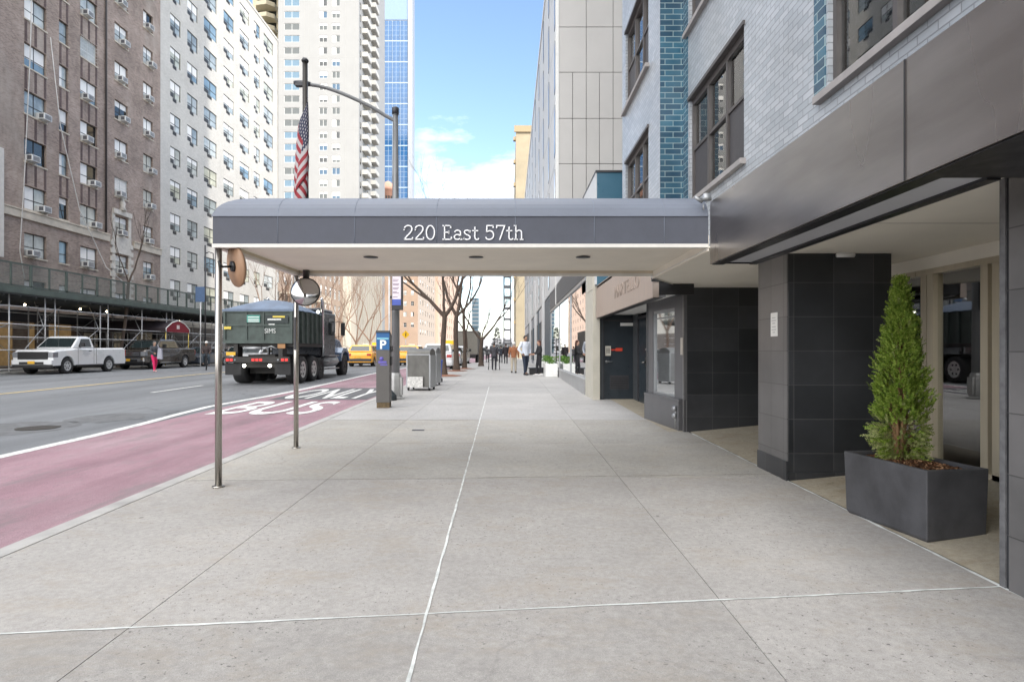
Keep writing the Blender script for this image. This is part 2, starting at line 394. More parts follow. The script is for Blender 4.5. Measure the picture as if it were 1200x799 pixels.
# near pavement: sheet below, slabs with joints on top
SK = math.tan(R(6))
base = strip(CURB+.15, 12, -20, 400, -.012); struct(base.build('pavement', mat('joint_concrete', (.24, .23, .205), .9), raw=True), 'near pavement under the slabs')
xs = [CURB+.16, -1.94, -.40, 1.19, 2.93]
rows = [-14, -10, -7, -4, -.6, 3.27, 6.42, 8.7, 11.3, 14.2, 17.2, 20.5, 24, 28, 32, 36, 41, 46, 52, 60, 68, 76, 90, 110, 140, 180, 240, 320]
slabs = [MB(), MB(), MB()]
for i in range(len(rows)-1):
    for j in range(len(xs)-1):
        y0, y1 = rows[i]+.004, rows[i+1]-.004
        jx = .0025
        xa, xb = xs[j]+jx, xs[j+1]-jx
        drift = lambda x, y: x-(.014*y if abs(x+.4) < .02 else 0)
        sk = SK if 2 < rows[i] < 7 or 2 < rows[i+1] < 7 else 0
        def pt(x, y, top):
            s_ = SK*(1 if top == 'n' and 2 < rows[i] < 7 or top == 'f' and 2 < rows[i+1] < 7 else 0)
            yy = y+s_*(x-.2)*(1 if rows[i+(1 if top == 'f' else 0)] < 4 else .3)
            return (x-(.014*yy if abs(x+.4) < .02 else 0), yy, gz(yy))
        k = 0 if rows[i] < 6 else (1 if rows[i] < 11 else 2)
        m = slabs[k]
        a, b, c_, d = pt(xa, y0, 'n'), pt(xb, y0, 'n'), pt(xb, y1, 'f'), pt(xa, y1, 'f')
        e = .012
        m.add([a, b, c_, d, (a[0], a[1], a[2]-e), (b[0], b[1], b[2]-e), (c_[0], c_[1], c_[2]-e), (d[0], d[1], d[2]-e)],
              [(0, 1, 2, 3), (0, 4, 5, 1), (1, 5, 6, 2), (2, 6, 7, 3), (3, 7, 4, 0)])
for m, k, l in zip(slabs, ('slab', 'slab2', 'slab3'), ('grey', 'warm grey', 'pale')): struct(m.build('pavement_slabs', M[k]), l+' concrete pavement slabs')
# chalky sealant in the joints
M['seal'] = mat('joint_sealant', (.62, .64, .62), .8, var=.3, scale=9)
sl_ = MB()
def sealant(p, q, wd):
    n = max(2, int((Vector(q)-Vector(p)).length/.12)); prev = None
    for i in range(n+1):
        x = p[0]+(q[0]-p[0])*i/n; y = p[1]+(q[1]-p[1])*i/n
        dx, dy = q[0]-p[0], q[1]-p[1]; L = math.hypot(dx, dy); nx, ny = -dy/L, dx/L
        o = random.uniform(-.003, .003); ww = wd*random.uniform(.45, 1.25)
        cur = ((x+nx*(o-ww), y+ny*(o-ww), gz(y)+.003), (x+nx*(o+ww), y+ny*(o+ww), gz(y)+.003))
        if prev: sl_.quad(prev[0], cur[0], cur[1], prev[1])
        prev = cur
sealant((-.40-.014*1, 1.0), (-.40-.014*20, 20), .009)
sealant((CURB+.2, 3.27+SK*(CURB)), (2.93, 3.27+SK*2.75), .008)
sealant((2.93, 1.0), (2.93, 9.6), .014)
struct(sl_.build('joint_sealant', M['seal'], raw=True), 'chalky white sealant in the pavement joints')
sl_ = MB()
sealant((-.42, 6.43), (2.93, 6.62), .005); sealant((CURB+.2, 11.3), (-.58, 11.3), .009); sealant((-.55, 11.32), (2.6, 11.32), .003); sealant((CURB+.2, 6.3), (-.5, 6.42), .003)
struct(sl_.build('joint_dirt', mat('dark_joint_filler', (.09, .08, .07), .9, var=.4, scale=9), raw=True), 'dark dirt in the cross joints of the pavement')
k = MB(); ys = [-60]+list(range(-57, 300, 3))
for a, b in zip(ys, ys[1:]):
    for x0, x1 in ((CURB, CURB+.15), (-24.85, -24.7)):
        k.add([(x0, a+.01, gz(a)-.14), (x1, a+.01, gz(a)-.14), (x1, b, gz(b)-.14), (x0, b, gz(b)-.14), (x0, a+.01, gz(a)), (x1, a+.01, gz(a)), (x1, b, gz(b)), (x0, b, gz(b))],
              [(0, 1, 5, 4), (1, 2, 6, 5), (2, 3, 7, 6), (3, 0, 4, 7), (4, 5, 6, 7)])
struct(k.build('kerb', M['kerb']), 'stone kerbs of both pavements')
fs_ = strip(-31, -24.85, -60, 400, 0); struct(fs_.build('far_pavement', M['slab2'], raw=True), 'far pavement in front of the brick building')
al = MB()
for y0_, y1_ in ((-12, 0), (0, 9.8)):
    al.quad((2.95, y0_, gz(y0_)+.003), (4.6, y0_, gz(y0_)+.16), (4.6, y1_, gz(y1_)+.16), (2.95, y1_, gz(y1_)+.003))
al.quad((2.6, 9.8, gz(9.8)+.003), (5.6, 9.8, gz(9.8)+.003), (5.6, 16, gz(16)+.003), (2.6, 16, gz(16)+.003))
struct(al.build('alcove_floor', M['alcove'], raw=True), 'tan concrete floor of the entrance alcove')
# painted markings
def line(name, x, y0, y1, wd, m, lab, wob=0):
    mb = MB(); ys = []; y = y0
    while y < y1: ys.append(y); y += 1.5
    ys.append(y1)
    xo = lambda y: x+wob*(math.exp(-((y-14.5)/2.6)**2))*-1
    for a, b in zip(ys, ys[1:]):
        mb.quad((xo(a)-wd/2, a, gz(a)+RZ+.008), (xo(a)+wd/2, a, gz(a)+RZ+.008), (xo(b)+wd/2, b, gz(b)+RZ+.008), (xo(b)-wd/2, b, gz(b)+RZ+.008))
    return struct(mb.build(name, m, raw=True), lab)
line('lane_line', -6.93, -20, 260, .2, M['wpaint'], 'solid white line beside the bus lane', .38)
line('centre_line', -15.45, -20, 260, .22, M['ypaint'], 'worn yellow centre line of the road')
for i in range(-2, 20):
    y = 18.7+i*9; line('lane_dash', -11.2, y, y+3.1, .13, M['wpaint'], 'white dash between traffic lanes')
# dark patch under ONLY, lettering
p = strip(-6.6, -3.9, 16.3, 20.6, RZ+.0085); struct(p.build('road_patch', mat('dark_asphalt_patch', (.1, .1, .105), .85, var=.35, scale=3), raw=True), 'dark asphalt patch under the word ONLY')
for s_, y in (('BUS', 12.9), ('ONLY', 16.6)):
    o = text_mesh(s_, 1, Matrix.Identity(4), 'road_lettering', M['wpaint'], None, 0, 'LEFT', 1, .016)
    me = o.data; xs_ = [v.co.x for v in me.vertices]; ys_ = [v.co.y for v in me.vertices]
    x0, x1, y0, y1 = min(xs_), max(xs_), min(ys_), max(ys_)
    tw, th, tx = (2.25, 2.9, -6.62) if s_ == 'BUS' else (2.45, 3.4, -6.5)
    bm = bmesh.new(); bm.from_mesh(me); bmesh.ops.triangulate(bm, faces=bm.faces)
    for v in bm.verts:
        X = tx+(v.co.x-x0)/(x1-x0)*tw; Y = y+(v.co.y-y0)/(y1-y0)*th; v.co = (X, Y, gz(Y)+RZ+.013)
    bm.to_mesh(me); bm.free(); struct(o, 'white painted word '+s_+' in the bus lane')
# sunken patch and manhole in the road
mh = MB(); mh.lathe([(.34, 0), (.34, .006), (.30, .008), (.05, .004)], (-8.6, 10.9, gz(10.9)+RZ+.004), 24)
tag(mh.build('manhole_cover', mat('cast_iron', (.06, .055, .05), .6, .5, bump=.6)), 'round dark iron manhole cover in the sunken asphalt', 'manhole cover')
hc = MB(); hc.box(-1.62, -1.42, 9.9, 10.0, gz(10)+.001, gz(10)+.007); tag(hc.build('valve_cover', M['dark_metal']), 'small dark metal plate set in the pavement slab', 'valve cover')
pt_ = MB()
random.seed(3)
for (cx, cy, rx, ry) in ((-9.0, 10.9, 1.1, 1.0), (-8.3, 12.4, .7, .9)):
    pts = [(cx+rx*math.cos(a)*random.uniform(.8, 1.1), cy+ry*math.sin(a)*random.uniform(.8, 1.1)) for a in [2*PI*i/18 for i in range(18)]]
    pt_.add([(x, y, gz(y)+RZ+.003) for x, y in pts], [tuple(range(18))])
struct(pt_.build('asphalt_repair', mat('patched_asphalt', (.125, .128, .133), .9, var=.35, scale=5, bump=.5), raw=True), 'darker repaired asphalt around the manhole')
# ================================================================ entrance canopy
M['canopy'] = mat('canopy_fabric_light', rgb(110, 116, 128), .5, 0, .10, 2, spec=.4, bump=.25, bscale=1.6)
M['valance'] = mat('canopy_fabric_dark', rgb(80, 83, 93), .7, 0, .12, 5, bump=.3, bscale=2.5)
M['soffit'] = mat('canopy_lining', (.80, .75, .66), .7, 0, .07, 1.3, bump=.12, bscale=3)
M['trim'] = mat('canopy_trim', (.7, .68, .64), .6, var=.05)
can = empty('entrance_canopy', (-.5, 7.1, gz(7.1)), label='long grey entrance canopy over the pavement lettered 220 East 57th', cat='canopy')
X0, X1, Y0, Y1 = -2.97, 1.99, 5.98, 8.33
ZB, ZV = 2.475, 2.785
mb = W(can)                                    # valance: front, left end, rear (5 cm thick frame)
mb.box(X0, X1, Y0, Y0+.05, ZB+.036, ZV); mb.box(X0, X1, Y1-.05, Y1, ZB+.036, ZV); mb.box(X0, X0+.05, Y0+.05, Y1-.05, ZB+.036, ZV)
mb.build('valance', M['valance'], can)
mb = W(can); mb.box(X0+.051, X1, Y0+.051, Y0+.056, ZB+.03, ZV); mb.box(X0+.051, X1, Y1-.056, Y1-.051, ZB+.03, ZV); mb.box(X0+.051, X0+.056, Y0+.057, Y1-.057, ZB+.03, ZV); mb.build('inner_lining', mat('tan_lining', (.62, .54, .42), .7, var=.06), can)
mb = W(can); e = .004
mb.box(X0-e, X1, Y0-e, Y0+.06, ZB, ZB+.036); mb.box(X0-e, X1, Y1-.06, Y1+e, ZB, ZB+.036); mb.box(X0-e, X0+.06, Y0+.06, Y1-.06, ZB, ZB+.036)
mb.build('valance_trim', M['trim'], can)
mb = W(can)
rings = []
N = 9
for i in range(N+1):
    a = PI/2*i/N; ins = .44*(1-math.cos(a))-.012*(i == 0); z = ZV+.27*math.sin(a)
    rings.append([(X1, Y0+ins, z), (X0+ins, Y0+ins, z), (X0+ins, Y1-ins, z), (X1, Y1-ins, z)])
vs = [p for r in rings for p in r]; fs = []
for i in range(N):
    for j in range(3): fs.append((i*4+j, i*4+j+1, (i+1)*4+j+1, (i+1)*4+j))
fs.append((N*4, N*4+1, N*4+2, N*4+3)); fs.append(tuple([i*4 for i in range(N+1)]+[i*4+3 for i in range(N, -1, -1)]))
fs.append((0, 1, 2, 3))
mb.add(vs, fs, False); mb.build('roof', M['canopy'], can)
mb = W(can)                                    # welts across the fabric
for xx in (-2.32, -1.55, -.73, .06, .85, 1.55):
    pts = []
    for i in range(N+1):
        a = PI/2*i/N; pts.append((xx, Y0+.44*(1-math.cos(a)), ZV+.27*math.sin(a)+.001))
    mb.tube(pts, .0025, 5); mb.tube([(xx, Y0-.002, ZB+.04), (xx, Y0-.002, ZV)], .0025, 5)
mb.build('seam_welt', mat('seam', rgb(120, 128, 142), .7), can)
mb = W(can)                                    # lining with soft sag
nx, ny = 26, 10
vs = []; fs = []
for i in range(nx+1):
    for j in range(ny+1):
        x = X0+.05+(X1-X0-.05)*i/nx; y = Y0+.05+(Y1-Y0-.1)*j/ny
        vs.append((x, y, 2.545-.010*math.sin(PI*j/ny)*abs(math.sin(i*PI/5.2))))
for i in range(nx):
    for j in range(ny):
        a = i*(ny+1)+j; fs.append((a, a+ny+1, a+ny+2, a+1))
mb.add(vs, fs, True); mb.build('lining', M['soffit'], can)
for px in (435, 558, 683):
    x = xat(px, 7.0); mb = W(can)
    mb.lathe([(.085, -.004), (.085, .0), (.06, .0), (.055, .02)], (x, 6.98, 2.532), 20); mb.build('downlight', M['dark_metal'], can)
for (px, Y, lab) in ((256, 6.03, None), (347, 8.27, None)):
    x = xat(px, Y); z0 = gz(Y); mb = W(can)
    mb.tube([(x, Y, z0), (x, Y, ZB+.04)], .033, 18); leg = mb.build('leg', M['steel'], can)
    mb = W(can); mb.lathe([(.06, 0), (.06, .012), (.036, .016)], (x, Y, z0), 18); mb.build('base_plate', M['steel'], leg)
    if Y > 8:
        mb = W(can); mb.box(x-.012, x+.012, Y-.05, Y-.03, 1.45, 1.9); mb.build('hook_strip', M['dark_metal'], leg)

# slab-serif lettering
def cat_(pts, n=6):
    out = []; P = [pts[0]]+list(pts)+[pts[-1]]
    for i in range(1, len(P)-2):
        p0, p1, p2, p3 = P[i-1:i+3]
        for k in range(n):
            t = k/n; out.append(tuple(.5*((2*p1[a])+(-p0[a]+p2[a])*t+(2*p0[a]-5*p1[a]+4*p2[a]-p3[a])*t*t+(-p0[a]+3*p1[a]-3*p2[a]+p3[a])*t**3) for a in (0, 1)))
    return out+[pts[-1]]
def arc(cx, cy, rx, ry, a0, a1, n=16): return [(cx+rx*math.cos(R(a0+(a1-a0)*i/n)), cy+ry*math.sin(R(a0+(a1-a0)*i/n))) for i in range(n+1)]
G = {'2': (.68, [cat_([(.05, .72), (.1, .88), (.28, .965), (.47, .9), (.52, .72), (.42, .5), (.22, .27), (.05, .045)]), [(.03, .045), (.58, .045)], [(.555, .0), (.555, .19)], [(.05, .64), (.05, .8)]]),
     '0': (.68, [arc(.3, .5, .25, .46, 0, 360, 28)]),
     'E': (.7, [[(.15, 0), (.15, 1)], [(.02, .96), (.56, .96)], [(.15, .51), (.44, .51)], [(.02, .04), (.6, .04)], [(.53, 1), (.53, .79)], [(.57, 0), (.57, .22)], [(.41, .42), (.41, .6)]]),
     'a': (.6, [arc(.24, .2, .19, .165, 0, 360, 20), cat_([(.07, .52), (.14, .62), (.28, .65), (.41, .57), (.43, .4), (.43, .04)]), [(.39, .04), (.55, .04)]]),
     's': (.52, [cat_([(.4, .5), (.36, .61), (.23, .65), (.1, .6), (.08, .48), (.17, .38), (.32, .31), (.42, .21), (.38, .08), (.23, .03), (.09, .08), (.05, .2)]), [(.05, .03), (.05, .2)], [(.41, .48), (.41, .65)]]),
     't': (.48, [cat_([(.2, .88), (.2, .5), (.2, .17), (.27, .04), (.38, .04), (.44, .12)]), [(.03, .62), (.4, .62)]]),
     '5': (.66, [[(.52, .955), (.12, .955), (.1, .52)], cat_([(.1, .53), (.26, .61), (.44, .56), (.53, .34), (.45, .12), (.27, .035), (.1, .09), (.05, .2)]), [(.5, .96), (.5, .8)]]),
     '7': (.62, [[(.06, .78), (.06, .955), (.55, .955), (.24, 0)]]),
     'h': (.64, [[(.14, 0), (.14, 1)], [(.02, .96), (.14, .96)], cat_([(.14, .46), (.22, .6), (.36, .65), (.47, .57), (.49, .4), (.49, .03)]), [(.02, .035), (.27, .035)], [(.38, .035), (.61, .035)]]),
     ' ': (.34, [])}
txt = '220 East 57th'; tot = sum(G[c][0] for c in txt)
xa, xb = xat(473, Y0), xat(614, Y0); zb = zat(281.5, Y0); hh = zat(264, Y0)-zb; k = (xb-xa)/tot
mb = W(can); cx = xa
lm = mb.M
for ch in txt:
    mb.M = lm @ T(cx, Y0-.012, zb) @ Matrix.Diagonal((k, 1, hh, 1))
    for p in G[ch][1]: mb.ribbon(p, .074, 0, .010)
    cx += G[ch][0]*k
mb.build('lettering', mat('white_letters', (.85, .86, .88), .5, var=0), can)
# small white door camera at the canopy corner
mb = MB(); mb.lathe([(.05, 0), (.05, .03), (.03, .07)], (1.955, Y0-.05, 2.93), 14, 'z'); mb.box(1.9, 1.95, Y0-.06, Y0-.02, 2.955, 2.975); mb.tube([(1.92, Y0-.04, 2.92), (1.84, Y0-.05, 2.965)], .018)
mb.tube([(1.93, Y0-.04, 2.9), (1.93, Y0-.04, 2.84)], .008)
tag(mb.build('security_camera', M['grey_metal']), 'small grey security camera at the corner of canopy and metal fascia', 'camera')

# convex mirrors
def mirror(loc, r, tilt, lab, back):
    o = empty('convex_mirror', loc, 0, lab, 'mirror'); o.rotation_euler = tilt
    mb = MB(); mb.lathe([(r*math.sin(a), -r*.32*math.cos(a)) for a in [PI/2*i/8 for i in range(9)]][::1], n=32, axis='y'); mb.build('mirror_face', mat('mirror', (.5, .5, .5), .02, 1, 0) if 'mirror' not in bpy.data.materials else bpy.data.materials['mirror'], o)
    mb = MB(); mb.lathe([(r*1.03, -.012), (r*1.05, 0), (r*1.03, .014), (.04, .03)], n=32, axis='y'); mb.build('backing', back, o)
    mb = MB(); mb.lathe([(.055, .028), (.055, .05), (.02, .055)], n=18, axis='y'); mb.tube([(0, .03, 0), (0, .14, 0), (0, .17, .06)], .012); mb.build('bracket', M['black'], o)
    return o
mirror((xat(358.5, 8.15), 8.13, zat(342, 8.13)), .188, (R(-6), 0, R(8)), 'round convex mirror facing the pavement on the rear canopy post', M['black'])
mirror((xat(276, 6.1), 6.12, zat(312, 6.12)), .205, (R(-8), 0, R(180-45)), 'round traffic mirror seen from its brown back at the front canopy post', mat('brown_hardboard', rgb(150, 118, 92), .6, var=.15))

# ================================================================ our building (near right)
M['granite'] = brickmat('black_granite_tiles', ((.016, .018, .021), (.040, .042, .047)), (.075, .075, .075), .42, .36, .0035, .3, .6, .15, .35, 1.4, 0)
M['granite_grey'] = brickmat('grey_slate_tiles', ((.105, .103, .104), (.135, .13, .13)), (.05, .05, .05), .30, .36, .004, .34, .6, .2, .25, 1.1, 0)
M['glaze'] = brickmat('grey_glazed_brick', (rgb(150, 156, 162), rgb(172, 176, 181)), rgb(128, 131, 135), .20, .068, .006, .28, .6, .5, .2, .9, .5)
M['teal'] = brickmat('teal_glazed_brick', (rgb(32, 66, 88), rgb(54, 98, 118)), rgb(138, 160, 165), .26, .09, .006, .25, .6, .5, .25, 1.2, .5)
t = NT('bronze_fascia'); n1 = t.noise(1.2, 4, .6, t.coord((1, .5, 3)))
t.link(t.ramp(n1, [(.3, (.33, .305, .29)), (.7, (.46, .43, .41))]), t.b.inputs['Base Color']); t.b.inputs['Metallic'].default_value = 1
t.link(t.ramp(t.noise(1.2, 2, .5, t.coord((1, 1.5, .5))), [(.3, .24), (.7, .36)]), t.b.inputs['Roughness'])
M['fascia'] = t.m
M['ceil'] = mat('alcove_plaster', (.82, .78, .69), .75, var=.05, scale=1)
M['panel'] = mat('grey_soffit_panel', (.45, .46, .49), .5, var=.04)
M['win_brown'] = mat('brown_window_metal', (.095, .085, .082), .45, .3)
M['sill'] = mat('sill_stone', (.30, .28, .27), .7, var=.12)
M['screen'] = mat('window_screen', (.06, .057, .06), .6)
M['blind'] = mat('roller_blind', (.85, .83, .79), .8, var=.04)
ours = empty('apartment_building', (3, 0, 0), label='grey and teal glazed brick apartment building on black stone columns at the right', cat='building')
NX, FX, YC, YE, H = 2.8, 2.42, 9.6, 12.8, 92.0
floors = [3.72+2.7*i for i in range(0, 27)]
ops_n = []; ops_f = []
for z in floors[:4]:
    ops_n += [(-9.3, -7.13, z, z+1.6), (-5.25, -2.7, z, z+1.6), (-.6, 1.6, z, z+1.6), (4, 6.2, z, z+1.6)]
    ops_f += [(-12.45, -10.4, z, z+1.6)]
mb = W(ours); facade(mb, MX('-x', NX, 0), -YC, 42, 2.49, H, ops_n, .16)
facade(mb, MX('-x', FX, 0), -YE, -YC, 2.49, H, ops_f, .16)
mb.build('brick_wall', M['glaze'], ours)
mb = W(ours); mb.quad((FX, YC, 2.49), (NX, YC, 2.49), (NX, YC, H), (FX, YC, H)); mb.build('teal_pier', M['teal'], ours)
mb = W(ours)
for y0, y1, z0, z1 in ((9.36, 9.6, 2.5, 40),): mb.box(NX-.012, NX-.001, y0, YC-.001, z0, z1)
for z in floors[:1]: mb.box(NX-.012, NX-.001, 5.28, 5.47, z-.02, z+1.75)
mb.build('teal_band', M['teal'], ours)
mb = W(ours)                                    # ends, roof, rear
mb.quad((FX, YE, 2.49), (FX, YE, H), (10.7, YE, H), (10.7, YE, 2.49)); mb.quad((NX, -42, 0), (10.7, -42, 0), (10.7, -42, H), (NX, -42, H)); mb.quad((10.7, -42, 0), (10.7, YE, 0), (10.7, YE, H), (10.7, -42, H))
mb.quad((FX, YE, H), (FX, YC, H), (10.7, YC, H), (10.7, YE, H)); mb.quad((NX, -42, H), (NX, YC, H), (10.7, YC, H), (10.7, -42, H))
mb.build('end_wall', M['glaze'], ours)
mb = W(ours); mb.box(9, 24, 12.85, 26.8, 0, 45); mb.build('shade_block', M['glaze'], ours)  # unseen block added only to shade the white building's end wall
def our_window(x, y0, y1, z0, z1, split, scr=True):
    wd = y1-y0; h = z1-z0
    MXX = Matrix.Translation(-Vector(ours.location)) @ MX('-x', x, 0) @ T(-y1, 0, z0)   # local u 0..wd runs towards the viewer
    b = MB(); b.M = MXX; t_ = .055
    b.box(0, wd, .05, .11, 0, t_); b.box(0, wd, .05, .11, h-t_*1.6, h)
    us = [0]+[wd*s for s in split]+[wd]
    for u in us: b.box(max(0, u-t_/2 if 0 < u < wd else u-(0 if u == 0 else t_)), min(wd, (u+t_/2) if 0 < u < wd else u+(t_ if u == 0 else 0)), .045, .112, t_, h-t_*1.6)
    for a, c in zip(us, us[1:]):
        b.box(a+t_/2, c-t_/2, .055, .105, h*.50, h*.50+.045)
    f = b.build('window', M['win_brown'], ours)
    b = MB(); b.M = MXX; b.box(0, wd, .09, .095, t_, h-.05); b.build('pane', M['glass'], f)
    if scr:
        for q, (a, c) in enumerate(zip(us, us[1:])):
            if q != 1 or len(us) < 4: b = MB(); b.M = MXX; b.box(a+.04, c-.04, .076, .08, t_, h*.5); b.build('screen', M['screen'], f)
    for i, (a, c) in enumerate(zip(us, us[1:])): b = MB(); b.M = MXX; b.box(a+.02, c-.02, .115, .125, h*(.0 if i % 2 or not scr else .35), h); b.build('blind', M['blind'], f)
    b = MB(); b.M = MXX; b.box(0, wd, .30, .31, 0, h); b.build('room_dark', M['concrete_dark'], f)
    b = MB(); b.M = MXX; b.box(-.14, wd+.06, -.07, .16, -.065, .004); b.build('sill', M['sill'], f, .004)
    b = MB(); b.M = MXX; b.box(-.03, wd+.03, -.025, .05, h-.001, h+.05); b.build('lintel', M['win_brown'], f)
for z in floors[:4]:
    our_window(NX, 7.13, 9.3, z, z+1.6, (.34, .68)); our_window(FX, 10.4, 12.45, z, z+1.6, (.36, .7))
for z in floors[:2]:
    our_window(NX, 2.7, 5.25, z, z+1.6, (.33, .66), False); our_window(NX, -1.6, .6, z, z+1.6, (.5,)); our_window(NX, -6.2, -4, z, z+1.6, (.5,))
# metal fascia over the entrance
mb = W(ours)
mb.box(2.0, 2.10, 3.026, 5.955, 2.305, 2.92); mb.box(2.003, 2.10, -3, 3.022, 2.305, 2.92); mb.build('metal_fascia', M['fascia'], ours, .001)
mb = W(ours); mb.box(1.998, 2.05, 3.0195, 3.0285, 2.306, 2.919); mb.build('fascia_joint', M['black'], ours)
mb = W(ours); mb.box(2.10, NX+.02, -3, 5.96, 2.86, 2.905); mb.box(2.02, 2.13, -3, 5.95, 2.297, 2.303); mb.box(2.10, 2.13, 3.02, 5.95, 2.298, 2.34)
mb.box(2.13, 2.9, -3, 2.99, 2.31, 2.34); mb.box(2.39, 2.46, 2.99, 5.95, 2.30, 2.47); mb.box(2.08, 2.46, 5.915, 5.95, 2.306, 2.86)
mb.box(2.1, 5.3, 2.9, 3.0, 2.342, 2.5); mb.build('fascia_underside', M['black'], ours)
mb = W(ours); mb.box(2.13, 2.39, 3.0, 5.915, 2.318, 2.34); mb.build('light_panel', M['panel'], ours)
mb = W(ours)
poly = [(1.992, 5.965), (1.992, 8.33), (2.86, 9.757), (5.5, 9.757), (5.5, 3.0), (2.461, 3.0), (2.461, 5.965)]
mb.prism(poly, 'z', 2.468, 2.486); mb.build('alcove_ceiling', M['ceil'], ours)
mb = W(ours); mb.box(1.9905, 1.9995, 5.985, 8.33, 2.44, 2.60); mb.build('lining_edge', M['soffit'], ours)
mb = W(ours); mb.tube([(1.985, 6.0, 2.462), (1.985, 8.33, 2.462), (2.85, 9.75, 2.462)], .009, 6); mb.build('piping', M['trim'], ours)
mb = W(ours); mb.box(2.0, 5.3, 4.795, 4.80, 2.4655, 2.467); mb.build('ceiling_joint', M['sill'], ours)
# columns
mb = W(ours)
mb.box(2.94, 4.03, 6.30, 6.55, .0, 2.467); mb.box(2.94, 3.45, 6.55, 7.02, .0, 2.4665); c2 = mb.build('column', M['granite'], ours, .004)
mb = W(ours); mb.box(2.925, 2.939, 6.30, 7.02, .05, 2.466); mb.build('street_face', M['granite_grey'], c2)
mb = W(ours); mb.box(2.915, 2.938, 6.29, 7.03, .04, .28); mb.box(2.94, 4.04, 6.285, 6.299, .04, .16); mb.build('skirting', M['granite'], c2)
mb = W(ours); mb.box(2.94, 3.9, 2.55, 3.56, -.02, 2.47); c1 = mb.build('column', M['granite'], ours, .004)
mb = W(ours); mb.box(2.926, 2.939, 2.56, 3.50, -.02, 2.469); mb.build('street_face', M['granite_grey'], c1)
mb = W(ours); mb.box(2.93, 2.95, 3.53, 3.572, -.02, 2.468); mb.build('corner_bead', mat('corner_bead_grey', (.12, .12, .125), .6, var=.3, scale=20), c1)
mb = W(ours); mb.box(2.86, 5.6, 9.76, 9.9, .05, 2.6); mb.build('side_wall', M['granite'], ours)
mb = W(ours); mb.box(2.845, 2.859, 9.76, 9.82, .05, 2.5); mb.build('corner_tile', M['granite_grey'], ours)
# white notice on the column
mb = MB(); yn = 6.62; mb.box(2.917, 2.924, yn-.11, yn+.05, 1.60, 1.86); nt_ = mb.build('notice_plate', M['white_paint']); tag(nt_, 'small white metal notice screwed to the dark entrance column', 'notice')
mb = MB()
for i, (a, b) in enumerate(((1.80, .09), (1.77, .11), (1.74, .07), (1.70, .10), (1.67, .11), (1.64, .06))): mb.box(2.9155, 2.9165, yn-.03-b/2, yn-.03+b/2, a, a+.008)
mb.build('notice_print', mat('faint_print', (.4, .4, .42), .6), nt_)
# small emergency light on ceiling edge
mb = MB(); mb.tube([(3.42, 6.24, 2.44), (3.60, 6.24, 2.44)], [.025, .025], 12); mb.box(3.44, 3.58, 6.225, 6.26, 2.44, 2.467)
tag(mb.build('ceiling_light', M['white_paint']), 'small white light fitting under the ceiling by the dark column', 'light')
# lobby glass front
gl = 4.62
mb = W(ours); fz = lambda y: gz(y)
M['alum'] = mat('champagne_aluminium', (.52, .46, .35), .35, .25, .08, 2, stretch=(6, 6, .5))
for y in (5.60, 5.74, 6.48, 6.58, 8.2, 9.6, 4.3): mb.box(gl-.06, gl+.06, y-.045, y+.045, .15, 2.27)
mb.box(gl-.065, gl+.065, 3.0, 9.75, 2.27, 2.33); mb.box(gl-.06, gl+.06, 3.0, 9.75, .14, .27)
fr = mb.build('shopfront_frame', M['alum'], ours)
mb = W(ours); mb.box(gl-.006, gl+.006, 3.0, 9.75, .27, 2.27); mb.build('lobby_glass', M['shopglass'], ours)
mb = W(ours); mb.box(4.56, 4.68, 3.0, 9.75, 2.331, 2.47); mb.build('bulkhead', M['ceil'], ours)
mb = W(ours)
mb.box(4.69, 10.5, 2.9, 9.75, .1, .26); mb.box(10.5, 10.6, 2.9, 9.75, .26, 2.6); mb.box(4.69, 10.5, 9.76, 9.85, .26, 2.6); mb.box(4.69, 10.5, 2.8, 2.9, .26, 2.6); mb.build('lobby_room', mat('lobby_stone', (.12, .10, .08), .35, var=.3, scale=1.5), ours)
mb = W(ours); mb.box(4.69, 10.5, 2.9, 9.75, 2.5, 2.56); mb.build('lobby_ceiling', M['ceil'], ours)
M['warm'] = mat('warm_lamp', (1, .9, .7), .5, var=0, emit=(1, .78, .45), es=35)
for (x, y) in ((5.6, 6.7), (5.7, 8.4), (7.8, 7.6), (7.8, 5.4), (6.3, 5.1)):
    mb = W(ours); mb.lathe([(.09, 0), (.09, .01)], (x, y, 2.488), 16); mb.build('lobby_lamp', M['warm'], ours)
# sofa and picture in the lobby so the glass has something behind it
mb = W(ours); mb.box(7.2, 8.0, 6.2, 8.2, .05, .45); mb.box(7.9, 8.15, 6.2, 8.2, .45, .85); mb.build('lobby_bench', mat('tan_leather', (.25, .14, .07), .5), ours, .03)

# far bay with shop window, doors
M['granite_d'] = mat('dark_stone_panel', (.10, .10, .105), .4, var=.12, scale=4)
A = Vector((2.86, 9.755, 0)); B = Vector((2.65, 11.5, 0)); dirv = (B-A).normalized(); L = (B-A).length
BM = Matrix.Translation(-Vector(ours.location)) @ T(B.x, B.y, 0) @ Matrix.Rotation(math.atan2(-dirv.y, -dirv.x), 4, 'Z')
